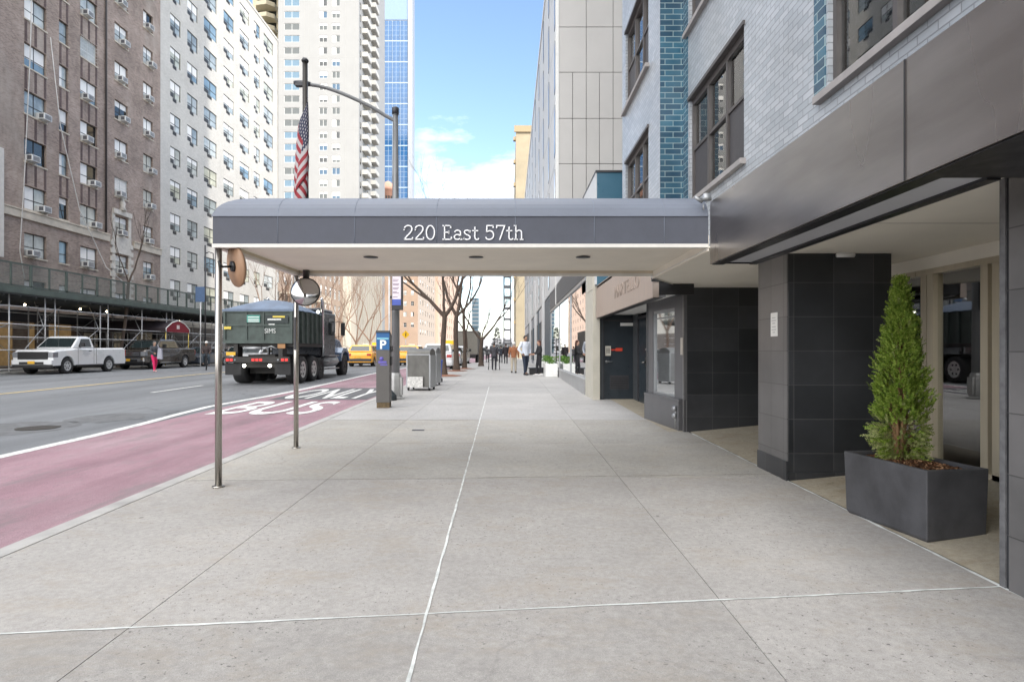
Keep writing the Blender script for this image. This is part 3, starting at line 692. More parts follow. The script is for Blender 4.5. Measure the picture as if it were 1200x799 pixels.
# local: u from B to A (towards the viewer), outward -y
mb = MB(); mb.M = BM; mb.box(0, L, .02, .5, 0.05, .63); mb.box(-.02, L-.13, -.05, .05, .05, .6); mb.box(-.02, L-.1, -.06, .06, .6, .635)
mb.box(L-.42, L, .0, .5, .635, 2.5); mb.box(0, .26, .02, .5, .635, 2.5); mb.box(.26, L-.42, .02, .5, 2.17, 2.5); bay = mb.build('shop_bay', M['granite_d'], ours, .003)
mb = MB(); mb.M = BM; u0, u1 = .26, L-.42
mb.box(u0, u0+.035, .03, .09, .66, 2.17); mb.box(u1-.035, u1, .03, .09, .66, 2.17); mb.box(u0, u1, .03, .09, .635, .67); mb.box(u0, u1, .03, .09, 2.12, 2.17); mb.box(u0, u1, .035, .085, 2.02, 2.04)
mb.build('window_frame', M['grey_metal'], bay)
mb = MB(); mb.M = BM; mb.box(u0, u1, .06, .07, .66, 2.14); mb.build('pane', mat('mirror_shop_glass', (.55, .57, .58), .03, 1, 0), bay)
parts('recess_wall', [(2.66, 3.3, 11.5, 11.6, .05, 2.5), (3.2, 3.3, 11.6, 13.0, .05, 2.35), (3.2, 3.3, 14.9, 15.5, .05, 2.35), (2.75, 3.3, 9.9, 11.5, 2.35, 2.5)], mat('dark_recess_paint', (.05, .055, .06), .5), ours)
def door(parent, MM, w_, h_, m, extras):
    mb = MB(); mb.M = MM; mb.box(0, w_, .02, .07, 0, h_); d = mb.build('door', m, parent, .004)
    mb = MB(); mb.M = MM; mb.box(-.07, 0, -.01, .09, 0, h_+.06); mb.box(w_, w_+.07, -.01, .09, 0, h_+.06); mb.box(0, w_, -.01, .09, h_, h_+.06); mb.build('frame', M['dark_metal'], d)
    return d
PM = Matrix.Translation(-Vector(ours.location))
dm = mat('dark_door_paint', (.018, .026, .034), .35)
mb = W(ours); mb.box(2.16, 2.42, 15.42, 15.6, .1, 2.3); mb.build('door_pilaster', mat('door_side_panel', (.06, .07, .08), .5), ours)
DM = PM @ T(2.42+.03, 15.45, .17)
d1 = door(ours, DM, .80, 2.02, dm, 0)
mb = MB(); mb.M = DM; mb.box(.15, .64, .008, .019, .26, .62); d = mb.build('vent_panel', M['dark_metal'], d1)
mb = MB(); mb.M = DM
for i in range(7): mb.box(.17, .62, .002, .008, .29+i*.045, .305+i*.045)
mb.build('louvre', M['black'], d)
mb = MB(); mb.M = DM; mb.box(.03, .17, -.02, .019, 1.13, 1.38); kp = mb.build('keypad', mat('beige_plastic', (.55, .53, .46), .5), d1)
mb = MB(); mb.M = DM
for i in range(4):
    for j in range(3): mb.box(.055+j*.033, .077+j*.033, -.024, -.02, 1.2+i*.035, 1.222+i*.035)
mb.build('button', M['dark_metal'], kp)
mb = MB(); mb.M = DM; mb.box(.17, .3, -.01, .01, 1.265, 1.30); mb.box(.3, .47, -.02, .01, 1.25, 1.33); mb.build('alarm_bar', mat('red_plastic', (.62, .06, .03), .4), d1)
mb = MB(); mb.M = DM; mb.tube([(.06, .02, .98), (.06, -.05, .98), (.2, -.05, .98)], .012); mb.lathe([(.035, 0), (.035, -.02)], (.06, .02, .98), 12, 'y'); mb.build('handle', M['grey_metal'], d1)
mb = MB(); mb.M = DM; mb.box(.42, .76, .01, .019, 1.90, 1.98); mb.build('door_plate', M['white_paint'], d1)
D2 = PM @ T(3.2, 14.85, .16) @ Matrix.Rotation(R(-90), 4, 'Z')
d2 = door(ours, D2, .9, 2.05, dm, 0); d2.location = (0, 0, 0)
mb = MB(); mb.M = D2; mb.lathe([(.04, .0), (.04, -.02)], (.8, .02, 1.0), 12, 'y'); mb.tube([(.8, .0, 1.0), (.8, -.06, 1.0), (.66, -.06, .98)], .014); mb.box(.76, .84, .0, .02, .9, 1.12); mb.lathe([(.025, 0), (.025, -.02)], (.8, .02, 1.3), 12, 'y'); mb.build('handle', M['steel'], d2)
mb = W(ours); mb.box(3.2, 3.3, 13.0, 13.88, .05, 2.35); mb.build('recess_panel', dm, ours)
mb = W(ours); mb.box(2.15, 6, 15.53, 15.62, .05, 2.45); mb.build('recess_back', dm, ours)
# second metal fascia with raised letters
mb = W(ours); mb.box(2.20, 2.30, 9.18, 15.2, 2.255, 3.07); f2 = mb.build('shop_fascia', mat('pale_bronze_fascia', (.50, .42, .37), .42, .7, .14, 3, stretch=(1, 6, 1)), ours, .004)
mb = W(ours); mb.box(2.22, 2.36, 9.2, 15.5, 2.245, 2.253); mb.box(2.30, 2.84, 9.19, 9.24, 2.3, 3.0); mb.box(2.42, 2.47, 9.76, 15.5, 2.30, 2.35); mb.box(2.18, 2.84, 9.16, 9.19, 2.5, 3.05); mb.build('fascia_edge', M['black'], ours)
mb = W(ours); mb.box(2.30, 2.42, 9.24, 15.5, 2.27, 2.30); mb.build('grey_soffit', M['panel'], ours)
mb = W(ours); mb.box(2.42, 3.3, 9.9, 15.5, 2.36, 2.40); mb.build('white_soffit', M['white_paint'], ours)
fm = mat('faint_letter_metal', (.44, .36, .31), .45, .7)
text_mesh('MARTELLO', .36, PM @ T(2.196, 11.3, 2.52) @ FACE['-x'], 'lettering', fm, f2, .003, 'CENTER', 1.35)
# roof between fascia 2 and the brick wall
mb = W(ours); mb.box(2.2, 8, 12.8, 15, 3.0, 3.05); mb.build('low_roof', M['sill'], ours)
# standpipe with two caps on the bay
o = empty('standpipe', (2.83, 9.98, .45), 0, 'small chrome standpipe fitting low on the shop bay', 'standpipe')
mb = W(o); mb.lathe([(.05, 0), (.05, -.02), (.03, -.05)], (2.775, 10.0, .47), 14, 'x'); mb.lathe([(.05, 0), (.05, -.02), (.03, -.05)], (2.775, 10.0, .35), 14, 'x'); mb.tube([(2.78, 10.0, .15), (2.78, 10.0, .52)], .018); mb.build('pipe', M['grey_metal'], o)
mb = MB(); mb.box(2.832, 2.843, 9.775, 9.90, 1.37, 1.65); nb = mb.build('notice_plate', mat('tan_notice', (.42, .38, .33), .5)); tag(nb, 'tan notice on the stone edge right of the shop window', 'notice')

# ================================================================ planter with conifer
pl = empty('planter', (3.19, 4.75, gz(4.7)), R(8), 'dark grey rectangular concrete planter by the entrance doors', 'planter')
M['planter'] = mat('dark_planter', (.055, .055, .060), .55, var=.4, scale=2.5, bump=.3)
mb = MB()
x0, x1, y0, y1, hz = -.255, .255, -.43, .43, .53
o1, o2, tt = .0, .012, .035
def rect(e, z): return [(x0+e, y0+e, z), (x1-e, y0+e, z), (x1-e, y1-e, z), (x0+e, y1-e, z)]
rs = [rect(.03, 0), rect(.012, .03), rect(0, hz), rect(tt, hz), rect(tt+.005, hz-.12)]
vs = [p for r in rs for p in r]; fs = [(3, 2, 1, 0)]+[(i*4+j, i*4+(j+1) % 4, (i+1)*4+(j+1) % 4, (i+1)*4+j) for i in range(4) for j in range(4)]+[(16, 17, 18, 19)]
mb.add(vs, fs); mb.build('box', M['planter'], pl, .008)
random.seed(11)
mb = MB(); nx, ny = 22, 38; vs = []; fs = []
for i in range(nx+1):
    for j in range(ny+1):
        x = (x0+tt)+(x1-x0-2*tt)*i/nx; y = (y0+tt)+(y1-y0-2*tt)*j/ny
        vs.append((x, y, hz-.05+.035*math.exp(-((x/.2)**2+((y)/.3)**2))+random.uniform(-.008, .008)))
for i in range(nx):
    for j in range(ny):
        a = i*(ny+1)+j; fs.append((a, a+ny+1, a+ny+2, a+1))
mb.add(vs, fs); mb.build('soil', mat('mulch_soil', (.10, .045, .022), .95, var=.5, scale=60, bump=1), pl)
mats_ch = [mat('bark_a', (.22, .10, .045), .9), mat('bark_b', (.10, .045, .02), .9), mat('bark_c', (.33, .19, .10), .9)]
mb = MB()
for i in range(2600):
    x = random.uniform(x0+tt+.01, x1-tt-.01); y = random.uniform(y0+tt+.01, y1-tt-.01); z = hz-.043+.035*math.exp(-((x/.2)**2+((y)/.3)**2))
    a = random.uniform(0, PI); l = random.uniform(.008, .022); w_ = random.uniform(.003, .008); t_ = random.uniform(-.5, .5)
    dx, dy = math.cos(a)*l, math.sin(a)*l; ex, ey = -math.sin(a)*w_, math.cos(a)*w_; mb.cur = random.randrange(3)
    mb.quad((x-dx-ex, y-dy-ey, z-t_*l), (x+dx-ex, y+dy-ey, z+t_*l), (x+dx+ex, y+dy+ey, z+t_*l+.004), (x-dx+ex, y-dy+ey, z-t_*l+.004))
b_ = mb.build('bark_mulch', mats_ch, pl, raw=True); tag(b_, kind='stuff')
cf = empty('conifer', (3.18, 4.86, gz(4.8)+hz-.03), 0, 'bright green columnar conifer growing in the dark planter', 'conifer')
def leafmat(name, a, b, c_, tr=.35):
    t = NT(name); gi = t.node('ShaderNodeNewGeometry')
    r = t.ramp(gi.outputs['Random Per Island'], [(0, a), (.5, b), (1, c_)]); t.link(r, t.b.inputs['Base Color']); t.b.inputs['Roughness'].default_value = .55; t.b.inputs['Specular IOR Level'].default_value = .3
    ts = t.node('ShaderNodeBsdfTranslucent'); t.link(r, ts.inputs[0]); mx = t.node('ShaderNodeMixShader'); mx.inputs[0].default_value = tr
    t.link(t.b.outputs[0], mx.inputs[1]); t.link(ts.outputs[0], mx.inputs[2]); t.link(mx.outputs[0], t.out.inputs['Surface']); return t.m
M['thuja'] = leafmat('thuja_leaf', (.085, .16, .018), (.19, .28, .035), (.33, .41, .085))
M['thuja2'] = leafmat('thuja_leaf_pale', (.16, .20, .06), (.26, .30, .10), (.36, .36, .16))
mb = MB(); HT = 1.45
random.seed(21)
def rad(z):                                   # crown radius against height
    t = z/HT
    pts = [(0, .13), (.06, .20), (.16, .255), (.30, .262), (.45, .235), (.60, .19), (.74, .125), (.86, .075), (.95, .03), (1.0, .006)]
    for (a, ra), (b, rb) in zip(pts, pts[1:]):
        if t <= b: return (ra+(rb-ra)*(t-a)/(b-a))*.71
    return .005
for s_ in range(4300):
    z = HT*(random.random()**1.12); rr = rad(z)
    a = random.uniform(0, 2*PI); lump = 1+.16*math.sin(5*a+z*9)+.12*math.sin(13*z+2.3*a)+.1*math.sin(31*z+a)
    q = random.uniform(.45, 1)**.6; rd = rr*lump*q*(1.22 if random.random() < .05 else 1)
    if z < .30 and random.random() < .3: continue
    base_ = Vector((rd*math.cos(a)*.93, rd*math.sin(a)*.93, z))
    d = Vector((math.cos(a)*.55+random.uniform(-.3, .3), math.sin(a)*.55+random.uniform(-.3, .3), random.uniform(.35, 1.1))).normalized()
    if z < .3: d = Vector((math.cos(a), math.sin(a), random.uniform(-.5, .5))).normalized()
    side = d.cross(Vector((math.cos(a+random.uniform(-1, 1)), math.sin(a+random.uniform(-1, 1)), 0))).normalized()
    mb.cur = 1 if (z < .34 and random.random() < .6) or random.random() < .03 else 0
    Ls = random.uniform(.035, .075)
    for k_ in range(9):                        # fan of small scale leaves
        t_ = k_/8; p = base_+d*Ls*t_; sg = 1 if k_ % 2 else -1
        ld = (d*.8+side*sg*.75+Vector((random.uniform(-.2, .2),)*3)).normalized(); ll = random.uniform(.012, .022)*(1.2-t_*.5); nw = d.cross(ld).normalized().cross(ld)*.0038
        nw += Vector((0, 0, random.uniform(-.002, .002)))
        mb.add([p-nw, p+ld*ll*.6-nw*1.1, p+ld*ll, p+ld*ll*.6+nw*1.1, p+nw], [(0, 1, 2, 3, 4)])
mb.build('foliage', [M['thuja'], M['thuja2']], cf, raw=True)
mb = MB()
for i in range(9):
    a = random.uniform(0, 2*PI); r0 = random.uniform(.01, .05)
    mb.tube([(r0*math.cos(a), r0*math.sin(a), -.02), (r0*1.6*math.cos(a), r0*1.6*math.sin(a), .3), (r0*1.5*math.cos(a+.3), r0*1.5*math.sin(a+.3), .75), (r0*.5*math.cos(a), r0*.5*math.sin(a), 1.2)], [.014, .011, .007, .003], 7)
for i in range(260):
    a = random.uniform(0, 2*PI); z = random.uniform(.05, 1.35); rr = rad(z)*.8; mb.tube([(0.02*math.cos(a), .02*math.sin(a), z-.08), (rr*math.cos(a), rr*math.sin(a), z+.02)], [.003, .001], 4)
mb.build('trunk', mat('thuja_stem', (.20, .115, .055), .85, var=.25, scale=30), cf)
# ================================================================ window kit for the other buildings
random.seed(5)
def win_meshes(name, w_, h_, frame, panes, mull=(.5,), rail=.5, t=.05, y=.08, bars=False, ac=None, sill=None):
    """returns (frame mesh, [pane meshes], extra)"""
    b = MB(); b.box(0, w_, y, y+.05, 0, t); b.box(0, w_, y, y+.05, h_-t, h_); b.box(0, t, y, y+.05, t, h_-t); b.box(w_-t, w_, y, y+.05, t, h_-t)
    for m in mull: b.box(w_*m-t/2, w_*m+t/2, y-.005, y+.045, t, h_-t)
    if rail: b.box(t, w_-t, y, y+.044, h_*rail-t/2, h_*rail+t/2)
    if bars:
        for i in range(1, int(w_/.16)): b.box(i*.16-.008, i*.16+.008, .0, .012, 0, h_)
        for i in range(1, 6): b.box(0, w_, -.002, .01, h_*i/6-.008, h_*i/6+.008)
    fm_ = b.mesh(name, frame)
    pm = []
    for p in panes:
        for fr_ in (0, .3, .62, .15):
            if fr_ and w_ > 2.6: continue
            b = MB(); b.box(t, w_-t, y+.02, y+.03, t, h_-t)
            if fr_: b.cur = 1; b.box(t, w_*.5 if fr_ == .15 else w_-t, y+.012, y+.018, h_*(1-fr_) if fr_ != .15 else t, h_-t)
            pm.append(b.mesh('pane', [p, M['blind']]))
    sm = None
    if sill: b = MB(); b.box(-.06, w_+.06, -.05, .12, -.09, -.002); sm = b.mesh('sill', sill)
    am = None
    if ac:
        b = MB(); b.box(t, w_*.40, y-.012, y-.004, t, h_*.30); b.box(w_*ac[0], w_*ac[1], -.02, .1, -ac[2], -.03)
        for i in range(3): b.box(w_*ac[0]+.02, w_*ac[1]-.02, -.03, -.021, -ac[2]+.04+i*.1, -ac[2]+.07+i*.1)
        am = b.mesh('vent_grille', M['frame_dark'])
    return fm_, pm, sm, am
def put_window(kit, MM, parent, pick=None):
    f = link('window', kit[0], parent, 0, MM); k = random.randrange(len(kit[1])) if pick is None else pick
    link('pane', kit[1][k], f)
    if kit[2]: link('sill', kit[2], f)
    if kit[3]: link('vent_grille', kit[3], f)
    return f

# ---------------------------------------------------------------- brick apartment building, far side left
LX = -30.5
M['brick'] = brickmat('mauve_brown_brick', (rgb(166, 146, 134), rgb(132, 112, 102)), rgb(172, 162, 152), .22, .075, .010, .85, .3, .5, .35, .35, .5, rgb(182, 170, 158))
M['brick_dark'] = brickmat('dark_brick', (rgb(112, 92, 88), rgb(88, 72, 70)), rgb(108, 96, 92), .11, .075, .01, .85, .3, .4, .3, .8)
M['band'] = mat('pale_stone_band', rgb(196, 186, 170), .8, var=.15, scale=1.5, bump=.2)
bb = empty('apartment_building', (LX, 44, 0), label='brown brick apartment building with window air conditioners and a scaffold shed below', cat='building')
cols = {'A': (37.55, 39.35, 'wide'), 'B': (40.45, 41.3, 'slim'), 'C': (42.45, 44.2, 'wide'), 'D': (46.15, 47.75, 'mid'), 'E': (49.75, 51.1, 'mid2'), 'Z': (33.3, 35.0, 'wide')}
fl = [4.36+3.0*i for i in range(0, 12)]
ops = [(c[0], c[1], z, z+1.5) for c in cols.values() for z in fl]
mb = W(bb); facade(mb, MX('+x', LX, 0), 20, 52.2, 0.2, 42, ops, .22); mb.build('wall', M['brick'], bb)
mb = W(bb); mb.quad((LX, 52.2, 0), (LX-25, 52.2, 0), (LX-25, 52.2, 42), (LX, 52.2, 42)); mb.quad((LX, 20, 0), (LX-25, 20, 0), (LX-25, 20, 42), (LX, 20, 42)); mb.quad((LX, 20, 42), (LX, 52.2, 42), (LX-25, 52.2, 42), (LX-25, 20, 42)); mb.build('side_wall', M['brick'], bb)
kits = {}
for k_, w_, mu in (('wide', 1.8, (.55,)), ('slim', .85, ()), ('mid', 1.6, (.5,)), ('mid2', 1.35, (.5,))):
    kits[k_] = win_meshes('window', 1, 1.5, M['frame_dark'], [M['mid_glass'], M['pale_glass'], M['pale_glass'], M['blue_glass']], mu, .42, .045, .14, False, None, M['band'])
wm_ = {}
for key, c in cols.items():
    wd = c[1]-c[0]
    wm_[key] = [win_meshes('window', wd, 1.5, M['frame_dark'] if v == 0 else M['frame_white'], [M['mid_glass'], M['pale_glass'], M['pale_glass'], M['blue_glass'], M['dark_glass']], ((.5,) if wd > 1 else ()), .42, .05, .14, v == 2, None, M['band']) for v in range(3)]
inv = Matrix.Translation(-Vector(bb.location))
barred = {('A', 7), ('C', 6), ('D', 3), ('D', 8), ('C', 9)}
for key, c in cols.items():
    if key == 'Z': zs = fl[1:6]
    else: zs = fl
    for i, z in enumerate(zs):
        put_window(wm_[key][2 if (key, i) in barred else 0], inv @ MX('+x', LX, 0) @ T(c[0], 0, z), bb)
# dark recessed stripes in the brickwork between floors, stone band
mb = W(bb)
for key in 'ABC':
    a, b, _ = cols[key]
    for z in fl[2:]:
        n = 3 if b-a > 1 else 2
        for i in range(n):
            u = a+.02 if i == 0 else (b-.22 if i == n-1 else (a+b)/2-.1)
            mb.box(LX+.002, LX+.010, u, u+.2, z+1.56, z+2.88)
mb.build('dark_brick_stripes', M['brick_dark'], bb)['kind'] = 'stuff'
mb = W(bb)
for (a, b) in ((20, 45.45), (48.35, 52.2)): mb.box(LX+.002, LX+.13, a, b, 9.68, 10.16); mb.box(LX+.002, LX+.18, a, b, 10.16, 10.24)
mb.build('stone_band', M['band'], bb)
mb = W(bb); mb.tube([(LX+.12, 45.0, 10.3), (LX+.12, 45.0, 41)], .07, 8); mb.build('drainpipe', mat('dark_pipe', (.05, .042, .04), .6), bb)
mb = W(bb)                                     # ornate stone surround round the lower windows of column D
for z in (4.2, 4.75, 5.3, 5.9, 6.5, 7.1, 7.7, 8.3, 8.9, 9.5):
    k_ = .55 if int(z*10) % 2 else .38
    mb.box(LX+.002, LX+.10, cols['D'][0]-k_, cols['D'][0]-.03, z, z+.36); mb.box(LX+.002, LX+.10, cols['D'][1]+.03, cols['D'][1]+k_, z, z+.36)
mb.box(LX+.002, LX+.06, cols['D'][0]-.34, cols['D'][0]-.02, 4.2, 12.1); mb.box(LX+.002, LX+.06, cols['D'][1]+.02, cols['D'][1]+.34, 4.2, 12.1)
mb.box(LX+.002, LX+.16, cols['D'][0]-.3, cols['D'][1]+.3, 11.98, 12.35); mb.box(LX+.002, LX+.14, cols['D'][0]-.02, cols['D'][1]+.02, 8.95, 10.3)
mb.lathe([(.0, 12.34), (.3, 12.36), (.16, 12.7), (.22, 12.95), (.05, 13.3), (0, 13.32)], (LX+.1, 46.95, 0), 10)
mb.build('stone_surround', mat('white_carved_stone', rgb(200, 194, 184), .8, var=.15, scale=4, bump=.3), bb)
mb = W(bb); mb.box(LX+.002, LX+.25, 34.6, 35.75, 7.0, 13.5); 
mb.build('stone_bay', mat('white_bay_stone', rgb(205, 200, 192), .75, var=.08, scale=4), bb)
mb = W(bb)                                     # ground floor storefronts under the shed
mb.box(LX+.002, LX+.3, 20, 52.2, 3.2, 3.9); mb.build('shop_signboard', mat('dark_signboard', (.02, .022, .03), .4), bb)
M['store_stone'] = mat('storefront_stone', (.16, .14, .13), .7, var=.2, scale=1.5)
parts('shop_pier', [(LX+.002, LX+.35, y, y+.8, .1, 3.2) for y in [20, 23.3, 27, 31, 34.5, 38.3, 41.5, 44.6, 47.5, 51.4]], M['store_stone'], bb)
text_mesh('NISHI', .55, Matrix.Translation(-Vector(bb.location)) @ T(LX+.31, 39.3, 3.3) @ FACE['+x'], 'shop_lettering', mat('grey_sign_letters', (.3, .3, .32), .5), bb, .01, 'CENTER', 1)
M['litwin'] = mat('lit_shop_interior', (.42, .3, .17), .6, var=.5, scale=1.2, emit=(1, .62, .25), es=.05)
for (a, b, m) in ((23.8, 27, 'litwin'), (27.8, 31, 'dark_glass'), (31.8, 34.5, 'dark_glass'), (35.3, 36.6, 'litwin'), (37.9, 38.3, 'litwin'), (39.1, 41.5, 'litwin'), (42.3, 44.6, 'dark_glass'), (45.4, 47.5, 'dark_glass'), (48.3, 51.4, 'dark_glass')):
    mb = W(bb); mb.box(LX+.01, LX+.05, a, b, .5, 3.15); mb.build('shop_window', M[m], bb)
# air conditioners
def ac_unit():
    o = empty('air_conditioner'); b = MB(); b.box(-.33, .33, -.42, .16, 0, .40); b.build('case', mat('ac_white', (.62, .62, .60), .5, var=.1, scale=4), o, .015)
    b = MB()
    for i in range(6): b.box(-.26, .26, -.428, -.421, .06+i*.05, .085+i*.05)
    for s_ in (-1, 1): b.box(s_*.331-(.004 if s_ > 0 else 0), s_*.331+(.004 if s_ < 0 else 0)+(.003 if s_ > 0 else -.003), -.36, -.08, .07, .33)
    b.build('grille', mat('ac_grille', (.10, .10, .11), .6), o)
    b = MB(); b.tube([(-.2, .05, -.22), (-.2, -.3, 0)], .014, 5); b.tube([(.2, .05, -.22), (.2, -.3, 0)], .014, 5); b.build('bracket', M['galv'], o); return o
acs = [('A', 0, .28), ('A', 1, .78), ('A', 2, .25), ('A', 3, .8), ('A', 6, .3), ('A', 8, .7), ('C', 0, .3), ('C', 1, .8), ('C', 2, .72), ('C', 3, .28), ('C', 4, .3), ('C', 6, .3), ('C', 8, .3), ('D', 0, .4), ('D', 1, .4), ('D', 2, .3), ('D', 3, .3), ('D', 4, .6), ('D', 5, .4), ('D', 6, .6), ('D', 7, .4), ('D', 8, .5), ('E', 0, .5), ('E', 1, .4), ('E', 2, .6), ('E', 3, .75), ('E', 4, .4), ('E', 5, .4), ('E', 6, .7), ('E', 7, .4), ('E', 8, .6)]
cn_ = {'A': 'wide leftmost window column', 'C': 'wide column beside the drainpipe', 'D': 'column over the carved stone surround', 'E': 'column nearest the white building'}
ordn = ['lowest', 'second', 'third', 'fourth', 'fifth', 'sixth', 'seventh', 'eighth', 'ninth']
proto = ac_unit()
for i, (c, k_, fr_) in enumerate(acs):
    o = proto if i == 0 else copy_tree(proto)
    a, b, _ = cols[c]; u = a+(b-a)*fr_
    u = min(max(u, a+.38), b-.38)
    o.location = (LX, u, fl[k_+1]+.03); o.rotation_euler = (0, 0, R(90))
    tag(o, 'white air conditioner %s above the shed, %s' % (ordn[k_], cn_[c]), 'air conditioner', 'window air conditioners on the brick building')
# ropes hanging on the facade
M['rope'] = mat('pale_rope', (.55, .53, .5), .8)
mb = MB(); mb.tube([(LX+.25, 37.9, 26), (LX+.25, 37.7, 20), (LX+.2, 37.3, 12), (LX+.25, 36.9, 7.6), (LX+.3, 37.2, 5.9)], .03, 6); tag(mb.build('rope', M['rope']), 'pale rope hanging almost straight down the brick building by its leftmost windows', 'rope')
mb = MB(); mb.tube([(LX+.3, 39.3, 22), (LX+.35, 40.1, 16.5), (LX+.5, 41.7, 11.2), (LX+1.0, 43.7, 7.5), (LX+2.5, 44.6, 5.8)], .03, 6); tag(mb.build('rope', M['rope']), 'pale rope slanting down to the right across the brick building', 'rope')

# ---------------------------------------------------------------- white brick building
M['wbrick'] = brickmat('white_brick', (rgb(206, 202, 194), rgb(192, 188, 180)), rgb(182, 178, 170), .22, .075, .008, .75, .3, .2, .10, .4)
wb = empty('apartment_building', (LX, 65, 0), label='white brick apartment building with rows of dark framed windows', cat='building')
zf = [6.3+3.0*i for i in range(0, 12)]; wc = []
for a, b in ((199.5, 211.5), (219.5, 231.5), (239, 254), (262, 274), (281, 292), (297.5, 304.5), (309, 320)):
    wc.append((F*-LX/(XV-a), F*-LX/(XV-b)))
ops = [(a, b, z, z+1.5) for a, b in wc for z in zf]
mb = W(wb); facade(mb, MX('+x', LX, 0), 52.2, 78.6, .2, 42, ops, .14); mb.build('wall', M['wbrick'], wb)
mb = W(wb); mb.quad((LX, 78.6, 0), (LX-22, 78.6, 0), (LX-22, 78.6, 42), (LX, 78.6, 42)); mb.quad((LX, 52.2, 42), (LX, 78.6, 42), (LX-22, 78.6, 42), (LX-22, 52.2, 42)); mb.box(LX-.4, LX+.06, 52.2, 78.6, 42.003, 42.3); mb.build('side_wall', M['wbrick'], wb)
iw = Matrix.Translation(-Vector(wb.location))
M['win_yel'] = mat('window_glass_pale_yellow', (.50, .50, .40), .12, var=.3, scale=1, spec=.8)  # pale yellowish pane colour
for a, b in wc:
    kit = win_meshes('window', b-a, 1.5, M['frame_dark'], [M['mid_glass'], M['win_yel'], M['mid_glass'], M['pale_glass'], M['blue_glass'], M['win_yel']], (.5,), .42, .06, .06, False, (.24, .58, .34))
    for z in zf: put_window(kit, iw @ MX('+x', LX, 0) @ T(a, 0, z), wb)
mb = W(wb); mb.box(LX+.002, LX+.06, 52.2, 78.6, .2, 3.6); mb.build('ground_floor', M['store_stone'], wb)

# ---------------------------------------------------------------- buildings further along the left
def simple_block(name, lab, x0, x1, y0, y1, h, m, cx=None, cy=None, roof=None):
    o = empty(name, ((x0+x1)/2, (y0+y1)/2, 0), label=lab, cat='building')
    return o
def fac_windows(o, face, X, Y, u0, u1, v0, v1, cols_, rows_, ww, wh, m, panes, frame, depth=.2, mull=(.5,), rail=.5, cap=100, sill=None):
    """a wall with a regular grid of window openings; each window is a part"""
    ops = []; pu = (u1-u0)/cols_; pv = (v1-v0)/rows_
    for i in range(cols_):
        for j in range(rows_):
            u = u0+pu*(i+.5)-ww/2; v = v0+pv*(j+.5)-wh/2; ops.append((u, u+ww, v, v+wh))
    iv = Matrix.Translation(-Vector(o.location)); kit = win_meshes('window', ww, wh, frame, panes, mull, rail, .07, depth*.5, False, None, sill)
    return ops, [(iv @ MX(face, X, Y) @ T(a, 0, c)) for a, b, c, d in ops], kit
def add_windows(o, Ms, kit, n=100):
    for mm in Ms[:n]: put_window(kit, mm, o)
# D: pinkish cream block
M['creamw'] = mat('cream_render', rgb(212, 190, 168), .85, var=.1, scale=.4, bump=.1)
M['creamb'] = brickmat('pale_cream_brick', (rgb(178, 156, 138), rgb(162, 140, 124)), rgb(160, 150, 138), .22, .075, .01, .85, .3, .2, .15, .3)
d_ = empty('apartment_building', (LX, 95, 0), label='low pinkish cream building with a projecting iron balcony beyond the white building', cat='building')
ops, Ms, kit = fac_windows(d_, '+x', LX-1, 0, 80, 112, 4, 16, 12, 4, 1.2, 1.9, None, [M['dark_glass'], M['mid_glass']], M['frame_white'])
mb = W(d_); facade(mb, MX('+x', LX-1, 0), 79, 113, 0, 17, ops, .2); mb.quad((LX-1, 79, 0), (LX-20, 79, 0), (LX-20, 79, 17), (LX-1, 79, 17)); mb.quad((LX-1, 79, 17), (LX-1, 113, 17), (LX-20, 113, 17), (LX-20, 79, 17)); mb.box(LX-1.1, LX-.6, 79, 113, 16.6, 17.1); mb.build('wall', M['creamb'], d_); add_windows(d_, Ms, kit)
mb = W(d_)
for y in (82, 96): mb.box(LX-1, LX+.3, y, y+5, 9.2, 9.4); [mb.box(LX+.26, LX+.3, y+.25*i, y+.25*i+.05, 9.4, 10.3) for i in range(21)]; mb.box(LX+.25, LX+.31, y, y+5, 10.3, 10.36)
mb.build('balcony', M['cream'], d_)
# E: white building with vertical fins
e_ = empty('office_building', (LX, 127, 0), label='pale building with tall vertical fins further down the far side', cat='building')
mb = W(e_); mb.box(LX-20, LX, 115, 139, 0, 23); mb.build('wall', M['cream'], e_)
parts('fin', [(LX+.002, LX+.9, 115+i*2.1, 115.8+i*2.1, 0, 23.4) for i in range(12)], mat('white_fins', (.44, .41, .36), .8), e_)
parts('window_strip', [(LX+.002, LX+.1, 115.9+i*2.1, 117.0+i*2.1, 3, 22) for i in range(11)], M['dark_glass'], e_)
# tower A
TX, TY = -36.3, 144
M['tower'] = mat('white_tower_concrete', (.275, .275, .27), .75, var=.06, scale=.3)
tw = empty('apartment_tower', (TX-10, TY+10, 0), label='tall white apartment tower facing the camera with small square windows and stacked balconies', cat='building')
TL = xat(303, TY); iv = Matrix.Translation(-Vector(tw.location))
tz = [20.5+2.9*i for i in range(27)]
uw = [(xat(333, TY), xat(351, TY)), (xat(374, TY), xat(383.5, TY)), (xat(389, TY), xat(398.5, TY))]
ops = [(a, b, z, z+1.65) for a, b in uw for z in tz]
mb = W(tw); facade(mb, MX('-y', 0, TY), xat(326, TY), TX, 0, 103, ops, .2)
mb.quad((TX, TY, 0), (TX, TY+18, 0), (TX, TY+18, 103), (TX, TY, 103)); mb.quad((TX, TY, 103), (TX, TY+30, 103), (TX-26, TY+30, 103), (TX-26, TY, 103)); mb.box(TX-8, TX+.0, TY+18.02, TY+30, 0, 103); mb.build('wall', M['tower'], tw)
M['t_blue'] = mat('tower_blue_glass', (.05, .10, .16), .15, 0, .2); M['t_blue2'] = mat('tower_pale_blue_glass', (.10, .17, .23), .15, 0, .2); M['t_grey'] = mat('tower_grey_glass', (.09, .10, .10), .15, 0, .2)
